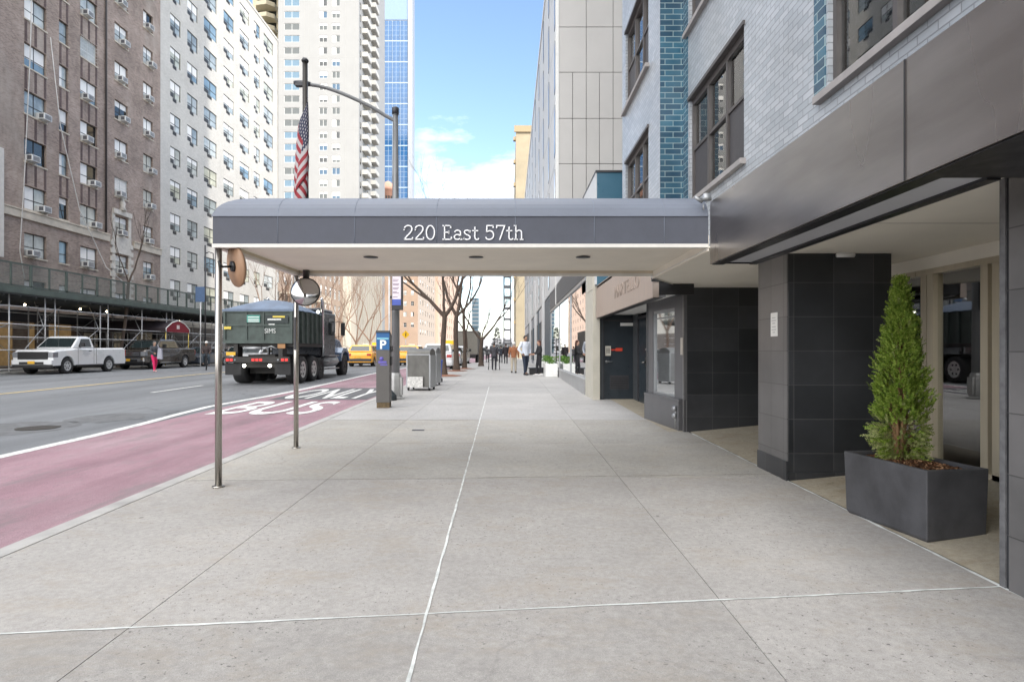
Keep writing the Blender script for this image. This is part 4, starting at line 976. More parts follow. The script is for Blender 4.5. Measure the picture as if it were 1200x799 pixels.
kt = [win_meshes('window', b-a, 1.65, M['frame_white'], [M['t_blue'], M['t_blue2'], M['t_grey']] if i == 0 else [M['t_grey'], M['dark_glass'], M['t_grey'], M['t_blue']], (.5,), 0, .09, .1) for i, (a, b) in enumerate(uw)]
for (a, b), kit in zip(uw, kt):
    for z in tz: put_window(kit, iv @ MX('-y', 0, TY) @ T(a, 0, z), tw)
mb = W(tw)
for px in (357, 362, 405, 415, 330): mb.box(xat(px, TY)-.05, xat(px, TY)+.05, TY-.03, TY-.002, 0, 103)
for z in tz[::6]: mb.box(xat(326, TY), TX, TY-.02, TY-.002, z-.7, z-.62)
mb.build('facade_joint', mat('joint_grey', (.32, .32, .31), .8), tw)
bal = MB(); bal.box(0, 2.0, -1.3, 0, 0, .2); bal.box(0, 2.0, -1.35, -1.25, .2, 1.15); bal.box(0, .08, -1.25, 0, .2, 1.15); bal.box(1.92, 2.0, -1.25, 0, .2, 1.15); bm_ = bal.mesh('balcony', mat('balcony_cream', (.46, .45, .42), .8, var=.05))
for i in range(27):
    for y in (TY+3.2, TY+12.2): link('balcony', bm_, tw, 0, iv @ MX('+x', TX, 0) @ T(y, 0, 18.6+2.9*i) @ Matrix.Diagonal((2.1, 1, 1, 1)))
parts('side_window', [(TX-.05, TX+.02, y, y+1.1, 20.5+2.9*i, 22+2.9*i) for i in range(27) for y in (TY+1.0, TY+8.4)], M['dark_glass'], tw)
# balconied tower behind, seen at the very top left of it
tb = empty('apartment_tower', (xat(306, 160), 170, 0), label='cream tower with wide rounded balconies behind the white tower', cat='building')
mb = W(tb); mb.box(xat(296, 160), xat(326, 160)-.1, 160, 180, 0, 112); mb.build('wall', mat('tan_tower_wall', rgb(200, 188, 160), .8), tb)
mb = W(tb)
for i in range(18): mb.prism([(xat(300, 160), 160), (xat(305, 160), 157.2), (xat(318, 160), 156.6), (xat(326, 160)-.2, 158), (xat(326, 160)-.2, 160)], 'z', 58+3.1*i, 59.1+3.1*i)
mb.build('balcony_stack', mat('balcony_tan', rgb(196, 186, 160), .8), tb)
mb = W(tb)
for i in range(18): mb.box(xat(302, 160), xat(324, 160), 159.9, 159.99, 59.3+3.1*i, 61+3.1*i)
mb.build('window_band', M['dark_glass'], tb)
# glass tower
GY = 230; g0, g1 = xat(450.5, GY), xat(478, GY)
gt = empty('glass_tower', ((g0+g1)/2, GY+12, 0), label='tall blue glass tower with white mullions behind the balconies', cat='building')
mb = W(gt); mb.box(g0-4, g1+1.8, GY+.3, GY+5, 0, 170); mb.box(g1+.05, g1+1.8, GY-.3, GY+.29, 0, 170); mb.build('white_core', mat('white_panel', (.30, .32, .35), .5), gt)
mb = W(gt); mb.box(g0-1, g1, GY+.1, GY+.28, 128.5, 170); mb.build('top_panel', mat('blue_grey_panel', rgb(118, 140, 166), .4), gt)
M['curtain'] = mat('blue_curtain_glass', rgb(38, 84, 128), .12, 0, .25, .12, spec=.8)
pw = (g1-g0)/3; ig = Matrix.Translation(-Vector(gt.location))
pb = MB(); pb.box(.12, pw-.12, 0, .1, .25, 7.85); pm_ = pb.mesh('glass_panel', M['curtain'])
pb = MB(); pb.box(0, pw, -.08, .12, -.2, .24); pb.box(0, .12, -.08, .12, .24, 7.85); pb.box(pw/2-.05, pw/2+.05, -.03, -.001, .25, 7.85)
for q in (2.2, 4.1, 6.0): pb.box(.12, pw-.12, -.02, -.001, q, q+.07)
fm2 = pb.mesh('mullion', mat('white_mullion', rgb(150, 168, 186), .5))
for i in range(3):
    for j in range(16):
        p = link('glass_panel', pm_, gt, 0, ig @ T(g0+pw*i, GY, 128.3-8.05*(j+1))); link('mullion', fm2, p)
# C: orange brick building
CY = 199
M['obrick'] = brickmat('orange_brick', (rgb(176, 150, 130), rgb(166, 140, 120)), rgb(168, 150, 134), .22, .075, .01, .85, .3, .2, .12, .2)
cb = empty('apartment_building', (LX-6, 220, 0), label='orange tan brick building at the far street corner with an arched turret', cat='building')
ops, Ms, kit = fac_windows(cb, '+x', LX, 0, 202, 243, 6, 40, 7, 10, 2.2, 1.9, None, [M['dark_glass'], M['mid_glass']], M['frame_dark'])
mb = W(cb); facade(mb, MX('+x', LX, 0), CY, 245, 0, 42, ops, .3); mb.build('side_wall', mat('cream_side', (.42, .34, .27), .8), cb); add_windows(cb, Ms, kit)
ops2, Ms2, kit2 = fac_windows(cb, '-y', 0, CY, LX-5.5, LX-.6, 8, 40, 2, 9, 1.0, 1.5, None, [M['dark_glass'], M['mid_glass']], M['frame_white'])
mb = W(cb); facade(mb, MX('-y', 0, CY), LX-18, LX, 0, 42, ops2, .3); mb.quad((LX, CY, 42), (LX, 245, 42), (LX-18, 245, 42), (LX-18, CY, 42)); mb.build('wall', M['obrick'], cb); add_windows(cb, Ms2, kit2, 28)
mb = W(cb); tx = xat(454, 205); mb.lathe([(2.4, 40), (2.4, 56), (2.9, 56.2), (2.9, 57), (2.2, 58.2), (.5, 59.5)], (tx, 206, 0), 18); mb.build('turret', mat('pink_stone', rgb(176, 134, 116), .85), cb)
mb = W(cb)
for a in range(7): aa = R(-150+a*20); mb.box(tx+2.42*math.cos(aa)-.25, tx+2.42*math.cos(aa)+.25, 206+2.42*math.sin(aa)-.2, 206+2.42*math.sin(aa)+.2, 50, 54)
mb.build('turret_arch', M['frame_dark'], cb)
# more street wall to close the left side
f_ = empty('apartment_building', (LX, 265, 0), label='distant brown and cream street wall past the orange corner building', cat='building')
ops, Ms, kit = fac_windows(f_, '+x', LX+1, 0, 250, 340, 6, 46, 9, 10, 3, 2, None, [M['dark_glass'], M['mid_glass']], M['frame_dark'])
mb = W(f_); facade(mb, MX('+x', LX+1, 0), 247, 345, 0, 48, ops, .3); mb.quad((LX+1, 247, 0), (LX-20, 247, 0), (LX-20, 247, 48), (LX+1, 247, 48)); mb.build('wall', mat('brown_cream_wall', rgb(196, 168, 148), .85), f_); add_windows(f_, Ms, kit, 90)

# ---------------------------------------------------------------- scaffold shed
SX = -24.55; SY0, SY1 = 22, 62
sh = empty('sidewalk_shed', (SX, 40, gz(40)), label='green scaffold shed over the far pavement with mesh parapet and steel tube frames', cat='scaffold')
M['shedg'] = mat('shed_green', rgb(82, 92, 86), .7, var=.25, scale=2)
M['sheddark'] = mat('shed_timber', (.06, .065, .065), .85, var=.3, scale=3)
mb = W(sh); mb.box(SX-5.6, SX, SY0, SY1, 4.28, 4.42); mb.box(SX-.02, SX+.05, SY0, SY1, 4.2, 4.55)
for i in range(40): mb.box(SX-5.5, SX-.03, SY0+i, SY0+.1+i, 4.12, 4.278)
mb.build('deck', M['sheddark'], sh)
mb = W(sh); mb.box(SX+.052, SX+.10, SY0, SY1, 4.28, 4.60); mb.box(SX+.0, SX+.06, SY0, SY1, 4.62, 4.70); mb.build('deck_edge', M['shedg'], sh)
mb = W(sh); mb.box(SX, SX+.05, SY0, SY1, 5.72, 5.80)
y = SY0; i = 0
while y < SY1:
    wq = .07 if i % 2 else .035
    mb.box(SX-.01, SX+.06, y-wq, y+wq, 4.62, 5.8); y += 1.23; i += 1
mb.build('parapet_frame', M['shedg'], sh)
t = NT('wire_mesh'); tcx = t.node('ShaderNodeTexCoord'); ck = t.node('ShaderNodeTexBrick'); ck.offset = 0; ck.inputs['Scale'].default_value = 1; ck.inputs['Brick Width'].default_value = .05; ck.inputs['Row Height'].default_value = .05; ck.inputs['Mortar Size'].default_value = .006
t.link(t.wallcoord(), ck.inputs['Vector']); tr = t.node('ShaderNodeBsdfTransparent'); mx = t.node('ShaderNodeMixShader'); t.link(ck.outputs['Fac'], mx.inputs[0]); t.link(tr.outputs[0], mx.inputs[1]); t.link(t.b.outputs[0], mx.inputs[2]); t.link(mx.outputs[0], t.out.inputs['Surface']); t.b.inputs['Base Color'].default_value = (.12, .15, .14, 1)
mb = W(sh); mb.quad((SX+.02, SY0, 4.7), (SX+.02, SY1, 4.7), (SX+.02, SY1, 5.72), (SX+.02, SY0, 5.72)); mb.build('parapet_mesh', t.m, sh)
leg = MB(); leg.tube([(0, 0, 0), (0, 0, 4.15)], .035, 8)
lm_ = leg.mesh('leg', M['galv']); ih = Matrix.Translation(-Vector(sh.location))
yy = [24.2, 26.4, 29.6, 31.9, 32.6, 36.2, 36.9, 40.3, 43.2, 43.9, 47.9, 51.2, 51.9, 55, 58.5, 61.5]
for y in yy:
    for x in (SX-.25, SX-4.6): link('leg', lm_, sh, 0, ih @ T(x, y, gz(y)))
for y in (25.3, 28.1, 30.8, 33.9, 38.6, 42.0, 45.6, 46.6, 49.4, 53.4, 56.8): link('leg', lm_, sh, 0, ih @ T(SX-4.6, y, gz(y)))
mb = W(sh)
for x in (SX-.22, SX-4.55):
    for z in (.5, 1.45, 2.1, 2.75, 3.65): mb.tube([(x, SY0, z), (x, SY1, z)], .024, 6, smooth=True)
for y in yy[::2]:
    for z in (3.65, 2.75): mb.tube([(SX-.25, y, z), (SX-4.6, y, z)], .02, 6)
mb.build('rail', M['galv'], sh)
mb = W(sh)
for (a, b) in ((24.2, 29.6), (29.6, 31.9), (32.6, 36.2), (36.9, 40.3), (40.3, 43.2), (43.9, 47.9), (47.9, 51.2), (51.9, 55), (55, 58.5)):
    mb.tube([(SX-.28, a, .5), (SX-.28, b, 2.75)], .02, 6)
    mb.tube([(SX-4.65, b, .5), (SX-4.65, a, 2.75)], .02, 6)
for y in yy[1::2]: mb.tube([(SX-.3, y, 2.6), (SX-1.6, y+1, 4.1)], .02, 6); mb.tube([(SX-4.6, y, 2.7), (SX-3, y+.5, 4.1)], .02, 6)
mb.build('brace', M['galv'], sh)
M['bulb'] = mat('bulb', (1, 1, .9), .5, var=0, emit=(1, .8, .5), es=14); M['redbulb'] = mat('red_bulb', (1, .2, .1), .5, var=0, emit=(1, .08, .03), es=9)
def bulb(px, py, Y, x, m, lab):
    z = zat(py, Y); o = empty('work_light', (x, Y, z), 0, lab, 'light'); mb = MB(); mb.ball((0, 0, 0), .055, 8, 6); mb.build('bulb', m, o); mb = MB(); mb.tube([(0, 0, .05), (0, 0, 4.12-z)], .012, 5); mb.build('cord', M['black'], o)
bulb(94, 351, 36.0, xat(94, 36.0), M['redbulb'], 'small red warning lamp under the shed deck')
bulb(94, 362, 36.8, xat(94, 36.8), M['bulb'], 'small white work lamp under the shed by the red lamp')
bulb(125, 365, 38.5, xat(125, 38.5), M['bulb'], 'warm work lamp under the shed near the leaning tree')
bulb(29, 357, 33.2, xat(29, 33.2), M['bulb'], 'white work lamp under the shed above the white pickup')
bulb(210, 376, 46, xat(210, 46), M['bulb'], 'white work lamp beside the burgundy awning')
# burgundy awning
aw = empty('awning', (SX, 43.9, gz(43.9)), label='burgundy gabled awning reaching out from under the scaffold shed', cat='awning')
M['burg'] = mat('burgundy_canvas', rgb(128, 28, 42), .8, var=.06)
y0, y1 = 42.4, 45.5; ym = (y0+y1)/2
prof = [(y0, 2.74), (y0, 3.0), (y0+.75, 3.42), (ym, 3.60), (y1-.75, 3.42), (y1, 3.0), (y1, 2.74)]
mb = W(aw); mb.prism([(p[0], p[1]) for p in prof], 'x', SX+.15, SX+.17); mb.build('gable', M['burg'], aw)
mb = W(aw)
for i in range(len(prof)-1):
    a, b = prof[i], prof[i+1]; mb.quad((SX+.15, *a), (SX+.15, *b), (LX+.1, *b), (LX+.1, *a))
mb.build('canopy_cloth', mat('grey_canvas_side', rgb(70, 62, 66), .8), aw)
mb = W(aw); pp = [(SX+.18, *p) for p in prof]; mb.tube(pp, .035, 6); mb.build('piping', M['white_paint'], aw)
for y in (y0+.05, y1-.05):
    mb = W(aw); mb.tube([(SX+.12, y, gz(y)), (SX+.12, y, 2.76)], .035, 8); mb.build('leg', mat('brass_pole', (.6, .45, .12), .35, .9), aw)
mb = W(aw); mb.box(SX+.172, SX+.185, ym-.18, ym+.18, 2.98, 3.26); mb.build('emblem', mat('awning_emblem', (.7, .6, .58), .7), aw)

# ================================================================ right side beyond our building
M['rpanel'] = mat('pale_grey_panel', rgb(186, 184, 181), .55, 0, .05, .5)
M['rwhite'] = mat('white_facade_panel', rgb(196, 197, 198), .5, 0, .05, .5)
RX, RY0, RY1, RH = 2.15, 26.9, 84, 22.3
ro = empty('office_building', (RX+6, 50, 0), label='white panelled building with windowless grey end wall beyond the glazed brick building', cat='building')
mb = W(ro)
# end wall panels with real joints
cx = [xat(px, RY0) for px in (653.5, 671, 687, 702.5, 718.5, 735, 752, 770)]
zz = [zat(py, RY0) for py in (-148, -75, -22, 32, 85, 139, 192, 246)]; zz.append(3.0)
mb.box(RX+.05, 14, RY0+.05, RY1, 0, RH-.1)
mb.build('core', mat('joint_dark', (.09, .09, .09), .8), ro)
mb = W(ro)
for j in range(len(zz)-1):
    step = 2 if j in (2, 3) else 1
    i = 0
    while i < len(cx)-1:
        k_ = min(i+step, len(cx)-1); mb.box(cx[i]+.012, cx[k_]-.012, RY0, RY0+.06, zz[j+1]+.014, zz[j]-.014); i = k_
mb.build('end_panel', M['rpanel'], ro)
mb = W(ro)
yc = [RY0+.02, 31, 36, 41.5, 47.5, 54, 61, 68, 76, RY1]; zc = [4.4, 7.2, 10.2, 13.2, 16.2, 19.2, RH]
for i in range(len(yc)-1):
    for j in range(len(zc)-1):
        mb.box(RX, RX+.08, yc[i]+.03, yc[i+1]-.03, zc[j]+.03, zc[j+1]-.03)
mb.build('street_panel', M['rwhite'], ro)
mb = W(ro)
for i in range(len(yc)-1):
    for j in range(len(zc)-1):
        y = yc[i]+(yc[i+1]-yc[i])*.25; mb.prism([(y, zc[j]+.5), (y+.35, zc[j]+.3), (y+.35, zc[j+1]-.6), (y, zc[j+1]-.3)], 'x', RX-.03, RX-.003)
mb.build('slot_window', M['dark_glass'], ro)
mb = W(ro); mb.box(RX-.06, RX+.07, RY0-.02, RY0+.35, 3.5, RH+.3); mb.box(RX-.06, RX+.3, RY0+.36, RY1, RH-.02, RH+.3); mb.build('edge_trim', M['white_paint'], ro)
# street level of it
parts('dark_pier', [(RX-.02, RX+.3, a, b, 0, 4.3) for (a, b) in ((31.2, 36.2), (44, 45.5), (54, 55.5), (65, 67))], mat('teal_grey_pier', rgb(62, 78, 90), .5), ro)
parts('white_pier', [(RX-.12, RX+.3, a, b, 0, 7) for (a, b) in ((36.9, 37.7), (48, 49), (60, 61))], M['rwhite'], ro)
parts('shop_window', [(RX+.1, RX+.2, a, b, .5, 3.4) for (a, b) in ((36.2, 44), (45.5, 54), (55.5, 65), (67, 84))], mat('pale_reflecting_glass', (.35, .37, .38), .05, .8, 0), ro)
mb = W(ro)
for (a, b) in ((36.2, 44), (45.5, 54), (55.5, 65), (67, 84)): mb.box(RX+.02, RX+.3, a, b, 3.4, 4.3); mb.box(RX+.0, RX+.3, a, b, 0, .5)
mb.build('base_course', M['panel'], ro)
# low shop wing between the two (storefront, louvre, teal upper box)
lo = empty('shop_building', (4, 20, 0), label='low two storey shop with big street windows, louvre band and teal upper box', cat='building')
mb = W(lo); mb.box(2.3, 10, 15.63, 26.85, 0, 5.0); mb.build('core', M['concrete_dark'], lo)
mb = W(lo); mb.box(2.13, 2.31, 15.25, 16.75, -.1, 3.0); mb.box(2.12, 2.3, 15.24, 16.5, 3.0, 5.2); mb.build('stone_pier', mat('beige_pier_stone', rgb(176, 172, 160), .7, var=.08, scale=3), lo)
mb = W(lo); mb.box(2.10, 2.3, 16.75, 31.1, -.1, .58); mb.box(2.08, 2.3, 16.75, 31.1, .58, .64); mb.build('base_wall', mat('grey_base_stone', (.30, .30, .30), .6, var=.15, scale=2), lo)
mb = W(lo)
ysx = [16.75, 21.1, 25.8, 31.1]
for y in ysx: mb.box(2.14, 2.22, y-.025, y+.025, .64, 3.42)
mb.box(2.12, 2.25, 16.75, 31.1, 3.40, 3.50); mb.build('window_frame', M['grey_metal'], lo)
for a, b in zip(ysx, ysx[1:]):
    mb = W(lo); mb.box(2.17, 2.185, a+.025, b-.025, .64, 3.40); mb.build('shop_window', mat('street_mirror_glass', (.62, .63, .63), .015, 1, 0) if 'street_mirror_glass' not in bpy.data.materials else bpy.data.materials['street_mirror_glass'], lo)
mb = W(lo)
for i in range(11): mb.box(2.11, 2.17, 16.75, 31.1, 3.52+i*.075, 3.55+i*.075)
for i in range(90): mb.box(2.10, 2.109, 16.75+i*.16, 16.79+i*.16, 3.51, 4.33)
mb.build('louvre', mat('louvre_dark', (.12, .12, .125), .5), lo)
mb = W(lo); mb.box(2.1, 2.3, 16.75, 31.1, 4.36, 5.3); mb.build('white_fascia', M['rwhite'], lo)
mb = W(lo); mb.box(2.2, 6, 15.0, 15.24, 3.06, 5.9); mb.box(2.2, 6, 15.24, 17.9, 5.05, 5.9); mb.build('teal_box', mat('teal_panel', rgb(58, 98, 118), .35, 0, .05, 1), lo)
mb = W(lo); mb.box(2.17, 2.199, 15.02, 17.9, 3.1, 5.9); mb.build('teal_box_side', M['rwhite'], lo)
mb = W(lo); mb.box(2.16, 6, 14.97, 17.95, 5.9, 5.95); mb.build('coping', M['dark_metal'], lo)
# yellowish building behind
yb = empty('apartment_building', (6, 105, 0), label='yellow tan brick building behind the white panelled building', cat='building')
YX = xat(604.5, 104); M['ybrick'] = mat('yellow_tan_brick', (.33, .28, .195), .85, var=.12, scale=.5)
ops, Ms, kit = fac_windows(yb, '-x', YX, 0, -150, -105, 4, 38, 9, 11, 2, 1.8, None, [M['dark_glass'], M['mid_glass']], M['frame_white'])
mb = W(yb); facade(mb, MX('-x', YX, 0), -152, -104, 0, 40, ops, .25); mb.quad((YX, 104, 0), (14, 104, 0), (14, 104, 40), (YX, 104, 40)); mb.quad((YX, 104, 40), (14, 104, 40), (14, 152, 40), (YX, 152, 40)); mb.build('wall', M['ybrick'], yb); add_windows(yb, Ms, kit)
mb = W(yb); mb.box(YX-.3, 14, 103.7, 103.98, 39.3, 40.4); mb.build('cornice', mat('tan_cornice', (.32, .25, .15), .8), yb)
parts('bracket', [(YX-.45, YX+.0, 104.1, 105.0, 6+i*4, 6.6+i*4) for i in range(9)], bpy.data.materials['tan_cornice'], yb)
# scaffold tower against it
sc = empty('scaffold_tower', (YX-.9, 88, gz(88)), label='tall dark scaffold tower rising beside the yellow tan building', cat='scaffold')
mb = W(sc)
xa, xb = xat(590.5, 88), xat(598.5, 88)
for x in (xa, xb):
    for y in (88, 90): mb.box(x-.1, x+.1, y-.1, y+.1, 2.6, 16)
for i in range(9):
    z = 2.7+i*1.6; mb.box(xa, xb, 87.96, 88.04, z, z+.25); mb.box(xa, xb, 89.96, 90.04, z, z+.25)
    mb.tube([(xa, 88, z), (xb, 88, z+1.6)], .03, 5)
mb.box(xa-.2, xb+.2, 87.8, 90.2, 2.3, 2.6)
for x in (xa, xb): mb.box(x-.05, x+.05, 88, 88.1, 0, 2.3)
mb.build('frame', mat('scaffold_dark', (.16, .165, .18), .6), sc)
# far end of the street
fe = empty('office_tower', (-16, 330, 0), label='slim dark glass tower closing the far end of the street', cat='building')
mb = W(fe); mb.box(xat(553, 330), xat(561, 330), 330, 345, 14, 30); mb.box(xat(554, 330), xat(560, 330), 331, 344, 0, 14); mb.build('wall', mat('dark_blue_glass', (.06, .11, .15), .3), fe)
mb = W(fe)
for i in range(7): mb.box(xat(553, 330), xat(561, 330), 329.8, 329.98, 15+i*2.2, 15.4+i*2.2)
mb.build('floor_band', M['grey_metal'], fe)
fb = empty('low_building', (-5, 380, 0), label='low pale building across the far end of the street', cat='building')
mb = W(fb); mb.box(-28, 14, 380, 400, -1, 9); mb.box(-10, 14, 378, 379.9, 5, 7); mb.build('wall', mat('far_pale_wall', (.38, .38, .4), .8), fb)
parts('window', [(-27+i*2.9, -25.6+i*2.9, 379.9, 379.98, 1, 4) for i in range(14)], M['dark_glass'], fb)
# ================================================================ bare trees
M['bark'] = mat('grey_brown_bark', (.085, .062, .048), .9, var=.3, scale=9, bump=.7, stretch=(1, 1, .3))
M['bark_lit'] = mat('sunlit_twig_bark', (.24, .155, .11), .9, var=.3, scale=6)  # bark lightened to imitate sun on the far twigs
def branch(mb, p, d, L, r, depth, rnd, spread=.55, up=.12, n=8):
    pts = [p]; q = p; dd = d.copy(); k_ = 4
    for i in range(k_):
        dd = (dd+Vector((rnd.uniform(-.16, .16), rnd.uniform(-.16, .16), rnd.uniform(-.05, .14)+up*.3))).normalized(); q = q+dd*L/k_; pts.append(q)
    mb.tube(pts, [r*(1-.42*i/k_) for i in range(k_+1)], max(4, n), False)
    if depth <= 0: return
    m = rnd.choice((2, 3)) if depth > 1 else 3
    for i in range(m):
        s_ = pts[-1] if i < 2 else pts[rnd.choice((2, 3))]
        ax = dd.orthogonal().normalized(); ax = Matrix.Rotation(rnd.uniform(0, 2*PI), 3, dd) @ ax
        nd = (Matrix.Rotation(rnd.uniform(.3, 1)*spread, 3, ax) @ dd+Vector((0, 0, up))).normalized()
        branch(mb, s_, nd, L*rnd.uniform(.62, .85), r*.58*rnd.uniform(.8, 1.05), depth-1, rnd, spread, up, n-2)
def tree(loc, label, r, hf, limbs, seed, depth=5, m='bark', lean=(0, 0), group='bare street trees', spread=.6):
    rnd = random.Random(seed); o = empty('bare_tree', loc, 0, label, 'tree', group)
    mb = MB(); k_ = 8; pts = []; rs = []
    for i in range(k_+1):
        t = i/k_; pts.append((lean[0]*t+.06*math.sin(t*5+seed)*t, lean[1]*t+.05*math.sin(t*4), hf*t)); rs.append(r*(1.55 if i == 0 else 1.12 if i == 1 else 1-.22*t))
    mb.tube(pts, rs, 12, False); mb.build('trunk', M[m], o)
    mb = MB(); top = Vector(pts[-1])
    for (dx, dy, dz, L, rr) in limbs: branch(mb, top-Vector((0, 0, .12)), Vector((dx, dy, dz)).normalized(), L, r*rr, depth, rnd, spread)
    mb.build('branches', M[m], o); return o
def pit(x, y, s_=.8):
    mb = MB(); pts = [(x+s_*math.cos(a)*random.uniform(.8, 1.15), y+s_*1.6*math.sin(a)*random.uniform(.8, 1.1)) for a in [2*PI*i/16 for i in range(16)]]
    mb.add([(a, b, gz(b)+.012) for a, b in pts]+[(x, y, gz(y)+.06)], [(i, (i+1) % 16, 16) for i in range(16)]); return mb
pm = mat('rust_mulch', (.26, .12, .075), .95, var=.4, scale=20, bump=.8)
for (x, y, n_) in ((-2.8, 26.5, 'nearest'), (-2.8, 31.6, 'second'), (-2.6, 35.2, 'third')):
    struct(pit(x, y, .62).build('tree_pit', pm), 'reddish mulch around the %s kerb tree' % n_)
tree((-2.95, 26.7, gz(26.7)), 'thick bare street tree right behind the blue bin, nearest on the pavement', .135, 2.75, [(-.75, -.1, .85, 1.9, .72), (-.05, .1, 1, 2.0, .5), (.62, .2, .95, 1.9, .68)], 3, 5)
tree((-2.82, 31.7, gz(31.7)), 'bare street tree second along the kerb, leaning slightly left', .145, 3.0, [(-.45, 0, 1, 2.2, .62), (.35, .2, 1, 2.3, .66), (.9, -.1, .8, 2.0, .5)], 8, 5)
tree((-2.65, 35.2, gz(35.2)), 'slim bare street tree third along the kerb', .11, 3.4, [(-.3, 0, 1, 2, .6), (.4, .1, 1, 2.1, .6)], 13, 4)
tree((-1.95, 41, gz(41)), 'small bare tree with a wide forked crown further along the pavement', .15, 1.9, [(-.9, .1, .75, 1.7, .62), (.85, 0, .75, 1.7, .62), (.1, .4, 1, 1.3, .4)], 22, 6, 'bark', spread=.5)
tree((-4.2, 58, gz(58)), 'distant bare tree beside the parked box truck', .14, 3, [(-.5, 0, 1, 2, .6), (.5, .1, 1, 2, .6)], 31, 4)
tree((-25.0, 38.2, gz(38)), 'thin bare tree leaning in front of the brick building and its shed', .11, 5.6, [(.15, .25, 1, 2.2, .6), (-.1, -.3, 1, 1.7, .4)], 5, 3, 'bark', (.1, .95), spread=.45)
for i, (px, Y, h, lab) in enumerate(((322, 57, 3.2, 'left of the rear canopy post'), (350, 66, 3, 'behind the convex mirror'), (378, 74, 2.6, 'above the cab of the dump truck'), (398, 84, 2.6, 'right of the dump truck cab'), (418, 96, 2.6, 'above the yellow taxi'), (434, 112, 3, 'farthest, left of the parking meter'))):
    tree((xat(px, Y), Y, gz(Y)), 'bare tree with twigs painted sunlit tan on the far pavement, '+lab, .16+.02*i, h, [(-.6, 0, 1, 2.6+.3*i, .6), (.5, .3, 1, 2.8+.3*i, .6), (.1, -.5, 1, 2.6+.3*i, .5)], 40+i, 5, 'bark_lit', spread=.7, group='bare trees on the far pavement')
# small evergreen far away on the pavement
o = empty('evergreen_tree', (xat(582.5, 75), 75, gz(75)), 0, 'small dark conical evergreen far down the pavement', 'tree')
mb = MB(); mb.tube([(0, 0, 0), (0, 0, 3.4)], [.1, .02], 6); mb.build('trunk', M['bark'], o)
random.seed(2); mb = MB()
for i in range(900):
    z = random.uniform(.9, 4.3); rr = 1.0*(4.5-z)/3.6*random.uniform(.4, 1); a = random.uniform(0, 2*PI); p = Vector((rr*math.cos(a), rr*math.sin(a), z)); d = Vector((math.cos(a), math.sin(a), -.2))*.22; e = Vector((-math.sin(a), math.cos(a), .3))*.07
    mb.quad(p-e, p+d-e*.3, p+d+e*.3, p+e)
mb.build('crown', leafmat('dark_needles', (.03, .05, .03), (.045, .07, .045), (.07, .09, .06), .2), o, raw=True)

# ================================================================ street furniture
# lamp post
lx, ly = xat(463.5, 15.6), 15.6; z0 = gz(ly)
lp = empty('street_lamp', (lx, ly, z0), 0, 'tall grey street lamp with long curved arm rising behind the canopy', 'street lamp')
M['lampgrey'] = mat('lamp_post_grey', (.20, .205, .21), .45, .5, .12, 3)
mb = MB(); mb.tube([(0, 0, 0), (0, 0, 3.2), (0, 0, 7.5)], [.115, .10, .07], 16); mb.build('pole', M['lampgrey'], lp)
mb = MB(); mb.lathe([(.24, 0), (.24, .03), (.175, .06), (.165, .5), (.15, .62), (.118, .68)], n=8, smooth=False); mb.box(.10, .185, -.09, .09, .1, .56); mb.build('base', mat('lamp_base', (.42, .42, .41), .5, .4), lp)
lz = lambda py: zat(py, ly)-z0
pts = [(0, 0, lz(142)), (-.28, -.05, lz(136)), (xat(435, ly)-lx, -.2, lz(127)), (xat(405, ly)-lx, -.35, lz(115)), (xat(383, ly)-lx, -.45, lz(109)), (xat(366, ly)-lx, -.5, lz(107.5))]
mb = MB(); mb.tube(cat_([(p[0], p[2]) for p in pts], 4) and [(a, -.2*abs(a), b) for a, b in cat_([(p[0], p[2]) for p in pts], 4)], .048, 10); mb.build('arm', M['lampgrey'], lp)
mb = MB(); mb.lathe([(.09, 0), (.09, .16), (.02, .2)], (0, 0, 7.42), 12); mb.build('cap', M['dark_metal'], lp)
hx = xat(366, ly)-lx
mb = MB(); mb.tube([(hx+.1, -.2*abs(hx), lz(107.5)), (hx-.05, -.2*abs(hx), lz(107)), (hx-.32, -.2*abs(hx), lz(106))], [.05, .085, .05], 10); mb.box(hx-.28, hx, -.2*abs(hx)-.07, -.2*abs(hx)+.07, lz(107)-.07, lz(107)-.02); mb.build('lamp_head', M['dark_metal'], lp)
# bus stop pole with schedule sign
bx, by = xat(456.5, 15.2), 15.2
bs = empty('bus_stop_sign', (bx, by, gz(by)), 0, 'slim bus stop pole with black framed timetable in front of the street lamp', 'sign')
mb = MB(); mb.tube([(0, 0, 0), (0, 0, 4.4)], .028, 10); mb.build('pole', M['galv'], bs)
mb = MB(); mb.lathe([(.2, 0), (.2, .12), (.06, .28), (.03, .34)], (-.02, 0, 0), 8, smooth=False); mb.build('base', mat('cast_green_black', (.02, .03, .035), .6), bs)
sx0, sx1 = xat(459.5, by)-bx, xat(472.5, by)-bx; sz0, sz1 = zat(363.5, by)-gz(by), 3.45
mb = MB(); mb.box(sx0, sx1, -.10, 0, sz0, sz1); mb.box(.02, sx0, -.05, -.02, sz0+.3, sz0+.36); mb.build('frame', M['black'], bs, .006)
mb = MB(); mb.box(sx0+.025, sx1-.04, -.106, -.101, sz0+.19, sz1-.03); sb = mb.build('timetable', mat('timetable_paper', (.72, .66, .70), .5), bs)
mb = MB(); mb.box(sx0+.025, sx1-.04, -.110, -.107, sz0+.12, sz0+.27); mb.build('blue_strip', mat('timetable_blue', (.06, .10, .42), .5), sb)
mb = MB()
for i, (z, l) in enumerate(((.32, .12), (.42, .15), (.45, .1), (.52, .13), (.55, .15), (.62, .14), (.65, .16), (.72, .12), (.76, .15), (.85, .1))): mb.box(sx0+.04, sx0+.04+l, -.109, -.107, sz0+z, sz0+z+.014)
mb.build('print', mat('timetable_print', (.2, .12, .2), .6), sb)
